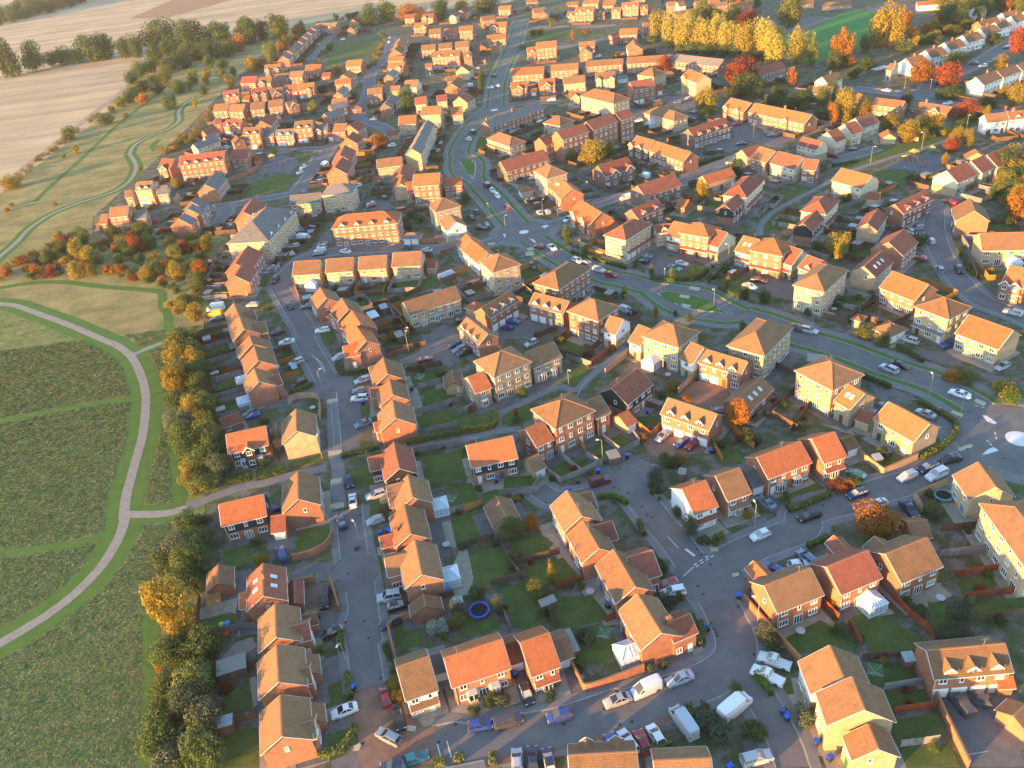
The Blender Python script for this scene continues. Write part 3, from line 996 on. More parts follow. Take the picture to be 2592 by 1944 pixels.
def dress_wall(parent, rng, side, span, off, st, ze, deep, garages=0, gable=None, front=True, canopy=False, zr=0):
    """windows and doors along one wall.  side: rotation of its outward normal; span: wall length; off: distance from the middle"""
    rz = side + math.pi / 2            # window meshes look along -y
    nx, ny = math.cos(side), math.sin(side)
    tx, ty = -ny, nx
    def place(t, z, fn):
        return fn(nx * off + tx * t, ny * off + ty * t, z, rz)
    floors = max(1, int(st + 0.01))
    if gable:
        if gable == 2 and span > 4:
            for f in range(1, floors):
                place(rng.uniform(-.8, .8), f * 2.55 + 1.15, lambda x, y, z, r: add_window(parent, x, y, z, r, .7, 1.0, deep))
        return
    n = max(1, int(round(span / 2.75)))
    for f in range(floors):
        for k in range(n):
            t = (k + .5) * span / n - span / 2
            z = f * 2.5
            if f == 0:
                if garages and k < garages:
                    wdt = min(2.3, span / n - .25)
                    place(t, .02, lambda x, y, z, r: put('garage_door', door_mesh(round(wdt, 1), 2.05, M['door_w']), parent, (x, y, z), r))
                elif st < 1.5:
                    if span > 4.5 and k % 2 == 0:
                        place(t, .95, lambda x, y, z, r: add_window(parent, x, y, z, r, 1.2, 1.05, deep))
                elif front and k % 2 == (0 if n > 2 else 1) or n == 1:
                    dm = door_mesh(.95, 2.05, M['obj'])
                    place(t, .05, lambda x, y, z, r: put('front_door', dm, parent, (x, y, z), r, rng.choice(DOORC)))
                elif not front and k % 3 == 1:
                    place(t, .05, lambda x, y, z, r: add_window(parent, x, y, z, r, 1.7, 2.05, deep, 'door'))
                else:
                    place(t, .85, lambda x, y, z, r: add_window(parent, x, y, z, r, 1.75 if span / n > 2.2 else 1.1, 1.3, deep))
            else:
                narrow = (k + f) % 3 == 2
                place(t, z + .85 if z + 2.2 < ze - .1 else ze - 1.4, lambda x, y, z, r: add_window(parent, x, y, z, r, .65 if narrow else 1.2, 1.15, deep))
    if canopy and st >= 2:
        mb = MB()
        zc = 2.65
        a, b = span / 2 - .15, off
        def P(t, o, z):
            return (nx * o + tx * t, ny * o + ty * t, z)
        mb.face([P(-a, b + 1.0, zc), P(a, b + 1.0, zc), P(a, b, zc + .6), P(-a, b, zc + .6)], 0, [(0, 0), (2 * a, 0), (2 * a, 1.2), (0, 1.2)])
        mb.face([P(-a, b, zc - .1), P(a, b, zc - .1), P(a, b + 1.0, zc - .1), P(-a, b + 1.0, zc - .1)], 1)
        mb.face([P(-a, b + 1.0, zc - .1), P(a, b + 1.0, zc - .1), P(a, b + 1.0, zc), P(-a, b + 1.0, zc)], 1)
        for s in (-a, a):
            mb.face([P(s, b, zc - .1), P(s, b + 1, zc - .1), P(s, b + 1, zc), P(s, b, zc + .6)], 1)
        put('porch_canopy', mb.mesh('porch_canopy', [canopy, M['trim']]), parent)

def faces_view(c, ang, off):
    p = c + Vector((math.cos(ang), math.sin(ang), 0)) * off
    return Vector((math.cos(ang), math.sin(ang))).dot(Vector((-p.x, -p.y))) > -12.0

def front_gable(parent, rng, tx, w, W, ze, zr, sgn, wm, rm, deep, proj=0.9):
    """cross gable standing proud of the long wall"""
    k = math.tan(R_(42))
    zg = min(ze + w / 2 * k, zr - .25)
    y0 = W / 2 + proj
    yi = W / 2 - (zg - ze) * (W / 2) / (zr - ze) - .2
    yi = max(yi, 0.0)
    mb = MB()
    h = w / 2
    F = [(-h, y0, 0), (h, y0, 0), (h, y0, ze), (0, y0, zg), (-h, y0, ze)]
    mb.face(F[::-1], 0, [(p[0], p[2]) for p in F[::-1]])
    for s in (-h, h):
        q = [(s, W / 2 - .1, 0), (s, y0, 0), (s, y0, ze), (s, W / 2 - .1, ze)]
        mb.face(q if s < 0 else q[::-1], 0, [(p[1], p[2]) for p in (q if s < 0 else q[::-1])])
    o = .22
    for s in (-1, 1):
        a = [(s * (h + o), y0 + o, ze - o * k + .06), (0, y0 + o, zg + .1), (0, yi, zg + .1), (s * (h + o), yi, ze - o * k + .06)]
        ln = math.hypot(h, zg - ze)
        uv = [(0, 0), (0, ln), (y0, ln), (y0, 0)]
        mb.face(a if s > 0 else a[::-1], 1, uv if s > 0 else uv[::-1])
        b = [(p[0], p[1], p[2] - .14) for p in a]
        mb.face(b[::-1] if s > 0 else b, 1)
        mb.face([b[0], b[1], a[1], a[0]], 2)
        d = Vector(a[0]) - Vector(a[1])
        mb.bar(Vector(a[1]) + Vector((0, .03, -.1)), Vector(a[0]) + Vector((0, .03, -.1)), .06, .22, 2)
    ob = put('front_gable', mb.mesh('front_gable', [wm, rm, M['trim']]), parent, (tx, 0, 0), 0 if sgn > 0 else math.pi)
    add_window(ob, 0, y0, ze - 1.3, math.pi, 1.2, 1.15, False)
    if ze > 4:
        add_window(ob, 0, y0, .9, math.pi, 1.4, 1.3, False)
    return ob

_dm = {}
def dormer(parent, tx, W, ze, zr, sgn, rm, wm):
    key = (round(W, 1), round(ze, 1), round(zr, 1), rm, wm)
    if key not in _dm:
        mb = MB()
        w, k = 1.5, math.tan(R_(45))
        slope = (zr - ze) / (W / 2)
        y0 = W / 2 - .15
        zb = ze - .25
        zt = ze + .85
        za = zt + w / 2 * k
        h = w / 2
        yb = W / 2 - (za - ze) / slope - .1
        yc = W / 2 - (zt - ze) / slope - .1
        F = [(-h, y0, zb), (h, y0, zb), (h, y0, zt), (0, y0, za), (-h, y0, zt)]
        mb.face(F[::-1], 0)
        for s in (-h, h):
            q = [(s, yc, zb), (s, y0, zb), (s, y0, zt), (s, yc, zt)]
            mb.face(q if s < 0 else q[::-1], 0)
        o = .2
        for s in (-1, 1):
            a = [(s * (h + o), y0 + o, zt - o * k + .06), (0, y0 + o, za + .06), (0, yb, za + .06), (s * (h + o), yb, zt - o * k + .06)]
            uv = [(0, 0), (0, 1.3), (3, 1.3), (3, 0)]
            mb.face(a if s > 0 else a[::-1], 1, uv if s > 0 else uv[::-1])
            mb.bar(Vector(a[1]) + Vector((0, .02, -.08)), Vector(a[0]) + Vector((0, .02, -.08)), .08, .24, 0)
        mb.face([(h - .2, y0 + .03, zb + .15), (-h + .2, y0 + .03, zb + .15), (-h + .2, y0 + .03, zt - .02), (h - .2, y0 + .03, zt - .02)], 2)
        mb.box(-.04, .04, y0 + .03, y0 + .05, zb + .15, zt - .02, 0)
        _dm[key] = mb.mesh('dormer', [M['trim'], rm, M['glass']])
    return put('dormer', _dm[key], parent, (tx, 0, 0), 0 if sgn > 0 else math.pi)

def conservatory(parent, x, y, rz, w=3.6, d=3.2, h=2.2):
    """glazed lean-to: dwarf wall, white bars, hipped glass roof"""
    fr, gl = MB(), MB()
    fr.box(-w / 2, w / 2, -d, 0, 0, .5, 0)
    n = max(4, int(w / .8))
    top = []
    for k in range(n + 1):
        xx = -w / 2 + w * k / n
        fr.box(xx - .05, xx + .05, -d - .02, -d + .08, .5, h, 0)
    for k in range(4):
        yy = -d * k / 3.5 - .1
        for s in (-1, 1):
            fr.box(s * w / 2 - .05, s * w / 2 + .05, yy - .05, yy + .05, .5, h, 0)
    fr.box(-w / 2 - .1, w / 2 + .1, -d - .1, -d + .1, h, h + .12, 0)
    for s in (-1, 1):
        fr.box(s * w / 2 - .1, s * w / 2 + .1, -d + .1, 0, h, h + .12, 0)
    zr = h + 1.05
    A, B = Vector((0, -.05, zr)), Vector((0, -d + w / 2 * .8, zr))
    c = [Vector((-w / 2, -.05, h + .12)), Vector((-w / 2, -d, h + .12)), Vector((w / 2, -d, h + .12)), Vector((w / 2, -.05, h + .12))]
    gl.face([c[0], A, B, c[1]][::-1], 0)
    gl.face([c[1], B, c[2]][::-1], 0)
    gl.face([c[2], B, A, c[3]][::-1], 0)
    gl.face([(-w / 2, -d, .5), (w / 2, -d, .5), (w / 2, -d, h), (-w / 2, -d, h)], 0)
    for s in (-1, 1):
        gl.face([(s * w / 2, 0, .5), (s * w / 2, -d, .5), (s * w / 2, -d, h), (s * w / 2, 0, h)], 0)
    for p, q in ((A, B), (B, c[1]), (B, c[2])):
        fr.bar(p + Vector((0, 0, .05)), q + Vector((0, 0, .05)), .12, .1, 0)
    for k in range(1, 5):
        yy = -d * k / 5
        if yy > B.y:
            for s in (-1, 1):
                fr.bar((0, yy, zr + .04), (s * w / 2, yy, h + .16), .06, .06, 0)
    for k in range(1, 4):
        xx = -w / 2 + w * k / 4
        fr.bar(B + Vector((0, 0, .03)), (xx, -d, h + .15), .06, .06, 0)
    o = put('conservatory', fr.mesh('conservatory', [M['trim']]), parent, (x, y, 0), rz)
    put('glazing', gl.mesh('glazing', [M['consglass']]), o)
    return o

_bay = []
def bay_window(parent, x, y, rz):
    """canted white bay with a lead roof"""
    if not _bay:
        f = MB()
        a, b, d, h = 1.0, .62, .7, 2.3
        P = [(-a, 0), (-b, -d), (b, -d), (a, 0)]
        for i in range(3):
            p, q = P[i], P[i + 1]
            f.face([(*p, 0), (*q, 0), (*q, .7), (*p, .7)], 1)
            f.face([(*p, .7), (*q, .7), (*q, h), (*p, h)], 2)
            for t in (0.0, .5, 1.0):
                xx, yy = p[0] + (q[0] - p[0]) * t, p[1] + (q[1] - p[1]) * t
                f.bar((xx, yy - .02, .7), (xx, yy - .02, h), .1, .1, 0, Vector((1, 0, 0)))
            for z in (.72, h - .05):
                f.bar((p[0], p[1] - .02, z), (q[0], q[1] - .02, z), .1, .12, 0)
        k = 1.12
        Q = [(v[0] * k, v[1] * k - .03, h) for v in P]
        top = [(-.7, 0, h + .45), (.7, 0, h + .45)]
        f.face([Q[0], Q[1], top[0]], 3)
        f.face([Q[1], Q[2], top[1], top[0]], 3)
        f.face([Q[2], Q[3], top[1]], 3)
        f.face([Q[3], Q[2], Q[1], Q[0]], 0)
        _bay.append(f.mesh('bay_window', [M['trim'], M['brick_r'], M['glass'], M['lead']]))
    return put('bay_window', _bay[0], parent, (x, y, 0), rz)

HOUSE_LIST = []

def build_volume(g, st, wall, roof, opts, root, rng, wing):
    L, W, ze = g['L'], g['W'], g['ze']
    og = 0.22
    if g['hip']:
        L, W = L - .7, W - .7
    else:
        L = max(L - 2 * og, 2.0)
        W = max(W - .6, 2.2)
    zr = ze + W / 2 * math.tan(g['pitch'])
    lo, up, _ = WALLS[wall]
    base = root.location if root else None
    sc = scale_at(Vector((g['c'].x, g['c'].y, 4)))
    deep = sc > 8.5 and not wing
    split = 2.55 if lo != up and st >= 1.5 else None
    if lo == up or st < 1.5:
        lo_m, up_m = M[up if st < 1.5 and wall == 'k' else lo], M[up]
        split = None
    else:
        lo_m, up_m = M[lo], M[up]
    wm = wall_mesh(L, W, ze, zr, lo_m, up_m, split, g['hip'])
    if wing:
        rel = g['c'] - root.location
        rel.rotate(Matrix.Rotation(-root.rotation_euler.z, 3, 'Z'))
        body = put('wing', wm, root, rel, g['ang'] - root.rotation_euler.z)
        par = body
    else:
        par = root
        put('wall', wm, root)
    rm = M['roof_' + roof]
    put('roof', (hip_roof if g['hip'] else gable_roof)(L, W, ze, zr, rm), par)
    trim = MB()
    if g['hip']:
        x, y = L / 2 + .4, W / 2 + .4
        zg = ze - .02
        for p, q in (((-x, -y), (x, -y)), ((x, -y), (x, y)), ((x, y), (-x, y)), ((-x, y), (-x, -y))):
            trim.bar((p[0], p[1], zg), (q[0], q[1], zg), .1, .14)
        r = max(0, (L - W) / 2)
        rg = MB()
        zz = zr + .2
        zc = ze + .1
        for p, q in (((-r - .01, 0, zz), (r + .01, 0, zz)), ((r, 0, zz), (x, y, zc)), ((r, 0, zz), (x, -y, zc)), ((-r, 0, zz), (-x, y, zc)), ((-r, 0, zz), (-x, -y, zc))):
            if (Vector(p) - Vector(q)).length > .1:
                rg.bar(p, q, .24, .1)
        put('ridge_cap', rg.mesh('ridge_cap', [M['ridge']]), par)
        put('gutter', trim.mesh('gutter', [M['fascia']]), par)
    else:
        k = (zr - ze) / (W / 2)
        xe = L / 2 + og
        ye = W / 2 + .3
        zl = ze - k * .3
        rg = MB()
        rg.bar((-xe, 0, zr + .18), (xe, 0, zr + .18), .26, .1)
        put('ridge_cap', rg.mesh('ridge_cap', [M['ridge']]), par)
        for s in (-1, 1):
            bb = MB()
            for t in (-1, 1):
                bb.bar((s * (xe + .03), 0, zr + .03), (s * (xe + .03), t * ye, zl + .03), .06, .17, 0, Vector((1, 0, 0)))
            gt = MB()
            gt.bar((-xe, s * (ye + .05), zl + .02), (xe, s * (ye + .05), zl + .02), .1, .1)
            if st >= 2:
                gt.bar((xe - .45, s * (W / 2 + .06), zl), (xe - .45, s * (W / 2 + .06), 0), .09, .09, 0, Vector((1, 0, 0)))
            if st >= 1.5 or wall in 'wWk':
                put('bargeboard', bb.mesh('bargeboard', [M['fascia']]), par)
            put('gutter', gt.mesh('gutter', [M['fascia']]), par)
    flip = g['flip']
    fr = lambda v: (1 - v if flip else v)
    og_ = {'g': 0}
    canopy = False
    for o in opts:
        if o[0] == 'g':
            og_['g'] = int(o[1:])
        if o == 'p':
            canopy = M['roof_' + ('m' if roof in 'om' else 'n')] if st < 3 else M['roof_m' if roof in 'om' else 'roof_g']
    # which long side shows: +y is the surveyed eave
    cw = g['c']
    for sgn in (1, -1):
        side = math.pi / 2 * sgn
        if faces_view(cw, g['ang'] + side, W / 2):
            if st < 1.5 and wing:
                if og_['g'] and sgn > 0:
                    dress_wall(par, rng, side, L, W / 2, st, ze, deep, og_['g'])
            else:
                dress_wall(par, rng, side, L, W / 2, st, ze, deep, og_['g'] if sgn > 0 else 0, None, sgn > 0 and (canopy or og_['g'] or rng.random() < .5), canopy if sgn > 0 else False)
    for s, side in ((1, 0.0), (-1, math.pi)):
        if faces_view(cw, g['ang'] + side, L / 2):
            if g['hip']:
                dress_wall(par, rng, side, W, L / 2, st, ze, deep, 0, None, False)
            elif st >= 1.5 and not wing:
                dress_wall(par, rng, side, W, L / 2, st, ze, deep, 0, 1 if rng.random() < .45 else 2)
            elif wing and st >= 1.5 and W > 2.6:
                add_window(par, s * L / 2, 0, ze - 1.5, side + math.pi / 2, 1.2, 1.15, False)
                add_window(par, s * L / 2, 0, .9, side + math.pi / 2, 1.5, 1.3, False)
    for o in opts:
        if o[0] in 'fF':
            a, w = o[1:].split(':')
            front_gable(par, rng, (fr(float(a)) - .5) * L * .94, min(float(w), L * .9), W, ze, zr, 1 if o[0] == 'f' else -1, up_m, rm, deep)
        elif o[0] in 'dD':
            n = int(o[1:])
            for i in range(n):
                dormer(par, ((i + .5) / n - .5) * L * .92, W, ze, zr, 1 if o[0] == 'd' else -1, rm, up_m)
        elif o[0] in 'sS':
            n = int(o[1:])
            k = (zr - ze) / (W / 2)
            al = math.atan(k)
            for i in range(n):
                mb = MB()
                mb.box(-.4, .4, -.6, .6, 0, .07, 0)
                mb.box(-.3, .3, -.5, .5, .07, .085, 1)
                so = put('skylight', mb.mesh('skylight', [M['trim'], M['consglass']]), par)
                sy = 1 if o[0] == 's' else -1
                yy = W / 4
                so.location = (((i + .5) / n - .5) * L * .6, sy * yy, zr - k * yy + .17)
                so.rotation_euler = (-al * sy, 0, 0)
        elif o[0] == 'c':
            mb = MB()
            x = (fr(float(o[1:])) - .5) * L * .96
            mb.box(x - .45, x + .45, -.3, .3, zr - 1.0, zr + 1.25, 0)
            mb.box(x - .5, x + .5, -.35, .35, zr + 1.25, zr + 1.4, 0)
            for q in (-.22, .22):
                mb.tube((x + q, 0, zr + 1.4), (x + q, 0, zr + 1.8), .13, .1, 8, 1)
            put('chimney', mb.mesh('chimney', [M['brick_r' if wall != 'b' else 'brick_b'], M['ridge']]), par)
        elif o[0] in 'yY':
            n = int(o[1:])
            for i in range(n):
                bay_window(par, ((i + .5) / n - .5) * L * .8, (W / 2 + .005) * (1 if o[0] == 'y' else -1), math.pi if o[0] == 'y' else 0.0)
        elif o == 'V':
            conservatory(par, (.18 if not flip else -.18) * L, W / 2 + .01, math.pi)
        elif o == 'v':
            conservatory(par, (.1 if not flip else -.1) * L, -W / 2 - .01, 0)
    if st >= 2 and 'V' not in opts and 'v' not in opts and rng.random() < .4:        # television aerial on the roof
        mb = MB()
        xx = (rng.random() - .5) * L * .7 if not g['hip'] else 0
        mb.tube((xx, 0, zr), (xx, 0, zr + 1.7), .03, .02, 5)
        for q in range(5):
            mb.bar((xx - .5 + q * .25, -.22, zr + 1.6), (xx - .5 + q * .25, .22, zr + 1.6), .02, .02)
        mb.bar((xx - .6, 0, zr + 1.6), (xx + .6, 0, zr + 1.6), .025, .025)
        put('aerial', mb.mesh('aerial', [M['flat']]), par)
    return L, W, zr

def parse_entry(sheet, line):
    t = line.split()
    k = t[0]
    n = [float(v) for v in t[1:7]]
    return dict(k=k, sh=sheet, p=n, st=float(t[7]), wall=t[8], roof=t[9], opts=t[10:])

def entries():
    sheet, rep, buf = None, 0, []
    for ln in HOUSES.strip().splitlines():
        ln = ln.strip()
        if not ln:
            continue
        if ln[0] == '@':
            sheet = ln[1:]
        elif ln[0] == 'R':
            rep, buf = int(ln.split()[1]), []
        else:
            e = parse_entry(sheet, ln)
            if rep:
                buf.append(e)
                if len(buf) == 2:
                    a, b = buf
                    for i in range(rep):
                        f = i / (rep - 1)
                        c = dict(a)
                        # equal steps on the ground, not in the view
                        pts = []
                        for q in range(3):
                            A, B = sp(a['sh'], a['p'][2 * q], a['p'][2 * q + 1]), sp(b['sh'], b['p'][2 * q], b['p'][2 * q + 1])
                            Wp = A.lerp(B, f) - Vector((0, 0, FLY))
                            cz = Wp.dot(Vector((XW.z, YW.z, ZW.z)))
                            ix = IMW / 2 + FOC * Wp.dot(Vector((XW.x, YW.x, ZW.x))) / cz
                            iy = IMH / 2 + FOC * Wp.dot(Vector((XW.y, YW.y, ZW.y))) / cz
                            ox, oy, s = SHEET[a['sh']]
                            pts += [(ix - ox) / s, (iy - oy) / s]
                        c['p'] = pts
                        c['roof'] = a['roof'] if i % 2 == 0 else b['roof']
                        yield c
                    rep = 0
            else:
                yield e

def build_houses():
    rng = random.Random(11)
    root = None
    for e in entries():
        st = e['st']
        hip = e['k'] == 'H'
        pitch = R_(31 if hip else (31 if st < 1.5 else 35))
        p = e['p']
        wing = e['k'] == '+'
        if hip:
            g = solve_hip(e['sh'], p[0:2], p[2:4], p[4:6], st, pitch)
        else:
            g = solve_gable(e['sh'], p[0:2], p[2:4], p[4:6], st, pitch, (1.5, 3.9) if wing else ((2.4, 3.4) if st < 1.5 else (3.2, 4.7)), 26 if e['sh'] in ('C1', 'D1', 'D2', 'E1', 'E2', 'E3', 'F4', 'C3', 'C4') else 16.0)
            if st < 1.5 and not wing and g['L'] < 3.2:
                g['L'] = 3.2
        if not wing:
            root = bpy.data.objects.new('garage' if st < 1.3 and max(g['L'], g['W']) < 11 else ('house' if g['L'] < 19 else 'terrace'), None)
            COL.objects.link(root)
            root.location = g['c']
            root.rotation_euler = (0, 0, g['ang'])
            root.empty_display_size = .5
            HOUSE_LIST.append(dict(o=root, g=g, e=e, wings=[]))
        else:
            HOUSE_LIST[-1]['wings'].append((g, e))
        L, W, zr = build_volume(g, st, e['wall'], e['roof'], e['opts'], root, rng, wing)
        g['wl'], g['ww'], g['zr'] = L, W, zr

M['consglass'] = plain('conservatory_glass', (.45, .55, .65), .15, .6)
build_houses()

# ------------------------------------------------------------------ ground, roads, pavements, lawns
M['field'] = ground('stubble_field', [(.3, (.40, .29, .17)), (.55, (.47, .35, .21)), (.75, (.52, .40, .25))], .02, .9, .95, .05, 3.0, .14)
def streaks(mat, ang, sx, sy, amt):
    """long faint bands, darker and bluer, multiplied into the base colour"""
    n, l = mat.node_tree.nodes, mat.node_tree.links
    b = n['Principled BSDF']
    src = b.inputs['Base Color'].links[0].from_socket
    mp = n.new('ShaderNodeMapping')
    mp.inputs['Rotation'].default_value = (0, 0, -ang)
    mp.inputs['Scale'].default_value = (sx, sy, 1)
    l.new(_world_pos(n), mp.inputs['Vector'])
    t = _noise(n, l, 1.0, 4.0, mp.outputs['Vector'], .6)
    f = _ramp(n, l, t.outputs['Fac'], [(.35, (1 - amt, 1 - amt * .85, 1 - amt * .6)), (.62, (1 + amt * .5,) * 3)])
    l.new(_mix(n, l, 1.0, src, f.outputs['Color'], 'MULTIPLY'), b.inputs['Base Color'])
streaks(M['field'], R_(16), .004, .06, .28)  # bands imitate long tree shadows, painted into the stubble colour
M['meadow'] = ground('rough_meadow', [(.25, (.09, .135, .038)), (.42, (.14, .175, .052)), (.55, (.20, .20, .07)), (.7, (.28, .235, .10)), (.82, (.19, .15, .085))], .3, 2.4, .95, .08, 2.2, .4)
streaks(M['meadow'], R_(35), .08, .3, .22)
M['dry'] = ground('dry_meadow_grass', [(.25, (.15, .16, .055)), (.45, (.24, .21, .08)), (.6, (.32, .25, .105)), (.75, (.38, .28, .13))], .09, 1.2, .95, .06, 2.0, .28)
streaks(M['dry'], R_(45), .03, .12, .2)
M['mown'] = ground('mown_grass', [(.3, (.07, .14, .03)), (.5, (.085, .16, .036)), (.7, (.115, .165, .05))], .3, 5.0, .95, .05, 9.0, .2)
M['lawn'] = ground('garden_lawn', [(.28, (.062, .092, .024)), (.5, (.085, .12, .032)), (.72, (.13, .14, .052))], .35, 5.0, .95, .04, 10.0, .22)
M['estate'] = ground('garden_soil', [(.3, (.055, .075, .03)), (.45, (.085, .10, .042)), (.53, (.13, .115, .08)), (.6, (.165, .155, .145)), (.75, (.19, .175, .155))], .28, 4.0, .95, .06, 6.0, .3)
M['green'] = ground('playing_field_grass', [(.3, (.05, .17, .045)), (.7, (.07, .22, .06))], .03, 2.0, .95, .03, 6.0, .12)
M['road'] = ground('asphalt', [(.3, (.135, .127, .126)), (.5, (.16, .15, .147)), (.7, (.19, .178, .17))], .22, 9.0, .85, .01, 40.0, .1)
M['drive'] = ground('court_tarmac', [(.3, (.12, .115, .115)), (.5, (.15, .14, .135)), (.72, (.19, .17, .155))], .4, 8.0, .85, .01, 30.0, .12)
M['pave'] = ground('pavement_tarmac', [(.3, (.16, .158, .158)), (.7, (.215, .205, .2))], .4, 8.0, .9, .01, 30.0, .1)
M['slab'] = ground('patio_slabs', [(.3, (.24, .21, .17)), (.7, (.36, .31, .24))], .7, 3.0, .9, .015, 6.0, .15)
M['block'] = ground('block_paving', [(.3, (.19, .115, .085)), (.7, (.25, .16, .12))], .5, 6.0, .9, .02, 20.0, .16)
M['gravel'] = ground('gravel_path', [(.3, (.235, .215, .19)), (.7, (.31, .285, .25))], .6, 9.0, .95, .03, 18.0, .15)
M['track'] = ground('dirt_track', [(.3, (.30, .23, .16)), (.7, (.38, .30, .21))], .2, 3.0, .95, .05, 6.0, .2)
M['plough'] = ground('ploughed_soil', [(.3, (.27, .165, .10)), (.7, (.33, .21, .13))], .05, 2.0, .95, .1, 2.0, .2)
M['play'] = ground('playground_rubber', [(.3, (.12, .12, .13)), (.7, (.16, .155, .16))], .5, 6.0, .9, .01, 20.0, .12)
M['tactile'] = ground('buff_tactile_slabs', [(.3, (.42, .36, .24)), (.7, (.5, .43, .3))], .7, 3.0, .9, .01, 12.0, .1)
M['cycle'] = ground('green_cycle_lane', [(.3, (.12, .155, .135)), (.7, (.15, .19, .165))], .4, 8.0, .9, .01, 30.0, .12)

M['kerb'] = ground('kerb_stone', [(.3, (.24, .235, .225)), (.7, (.33, .32, .30))], .8, 6.0, .9, .01, 20.0, .12)
M['paint'] = ground('road_paint', [(.3, (.55, .55, .54)), (.7, (.72, .72, .70))], 1.5, 8.0, .8, .0, 20.0, .15)
M['iron'] = plain('cast_iron', (.05, .045, .045), .6, .3, .2)
CLASSES = ['field', 'meadow', 'dry', 'plough', 'track', 'estate', 'slab', 'mown', 'lawn', 'green', 'play', 'drive', 'pave', 'verge', 'kerb', 'block', 'gravel', 'road', 'cycle', 'island', 'tactile', 'paint', 'iron']
ZC = dict(field=0, meadow=.02, dry=.025, plough=.02, track=.01, estate=.06, slab=.08, mown=.04, lawn=.09, green=.08, play=.08, drive=.04, pave=.11, verge=.12, block=.03, gravel=.06, road=0.0, cycle=.004, island=.13, tactile=.115, kerb=.115, paint=.008, iron=.006)
GNAME = dict(field='field', meadow='meadow', dry='dry_meadow', plough='ploughed_field', track='farm_track', estate='garden_ground', slab='patio', mown='mown_grass_path', lawn='lawn', green='playing_field', play='playground_surface', drive='driveway', pave='pavement', verge='grass_verge', block='block_paved_street', gravel='gravel_path', road='road', cycle='cycle_lane', island='traffic_island', tactile='crossing_pavement', kerb='kerb', paint='road_marking', iron='drain_cover')

def pts(txt, z=0.0):
    out, sh, buf = [], 'XX', []
    for t in txt.split():
        if t[0] == '@':
            sh = t[1:]
        else:
            buf.append(float(t))
            if len(buf) == 2:
                out.append(sp(sh, buf[0], buf[1], z))
                buf = []
    return out

def smooth(p, closed=False, n=4):
    if len(p) < 3:
        return p
    out = []
    m = len(p)
    rngk = range(m) if closed else range(m - 1)
    for i in rngk:
        g = (lambda k: p[k % m]) if closed else (lambda k: p[min(max(k, 0), m - 1)])
        a, b, c, d = g(i - 1), g(i), g(i + 1), g(i + 2)
        for k in range(n):
            t = k / n
            out.append(.5 * ((2 * b) + (c - a) * t + (2 * a - 5 * b + 4 * c - d) * t * t + (3 * b - a - 3 * c + d) * t ** 3))
    if not closed:
        out.append(p[-1])
    return out

def offset_pair(p, w):
    L, R = [], []
    for i in range(len(p)):
        a, b = p[max(i - 1, 0)], p[min(i + 1, len(p) - 1)]
        d = Vector((b.x - a.x, b.y - a.y))
        if d.length < 1e-6:
            d = Vector((1, 0))
        d.normalize()
        n = Vector((-d.y, d.x, 0)) * (w / 2)
        L.append(p[i] + n)
        R.append(p[i] - n)
    return L, R

POLY = []        # (class, [2D points])
def poly(cls, p):
    q = []
    for v in p:
        if not q or (Vector((v.x, v.y)) - q[-1]).length > .05:
            q.append(Vector((v.x, v.y)))
    ar = sum(q[k - 1].x * q[k].y - q[k].x * q[k - 1].y for k in range(len(q)))
    if ar < 0:
        q.reverse()
    if len(q) > 2 and abs(ar) > .02:
        POLY.append((cls, q))

def strip(cls, w, p, sm=True):
    p = smooth(p) if sm else p
    L, R = offset_pair(p, w)
    for i in range(len(p) - 1):
        poly(cls, [L[i], R[i], R[i + 1], L[i + 1]])

def disc(cls, c, r, n=24):
    poly(cls, [c + Vector((math.cos(2 * math.pi * k / n) * r, math.sin(2 * math.pi * k / n) * r, 0)) for k in range(n)])

def area(cls, txt, sm=False):
    p = pts(txt)
    poly(cls, smooth(p, True) if sm else p)

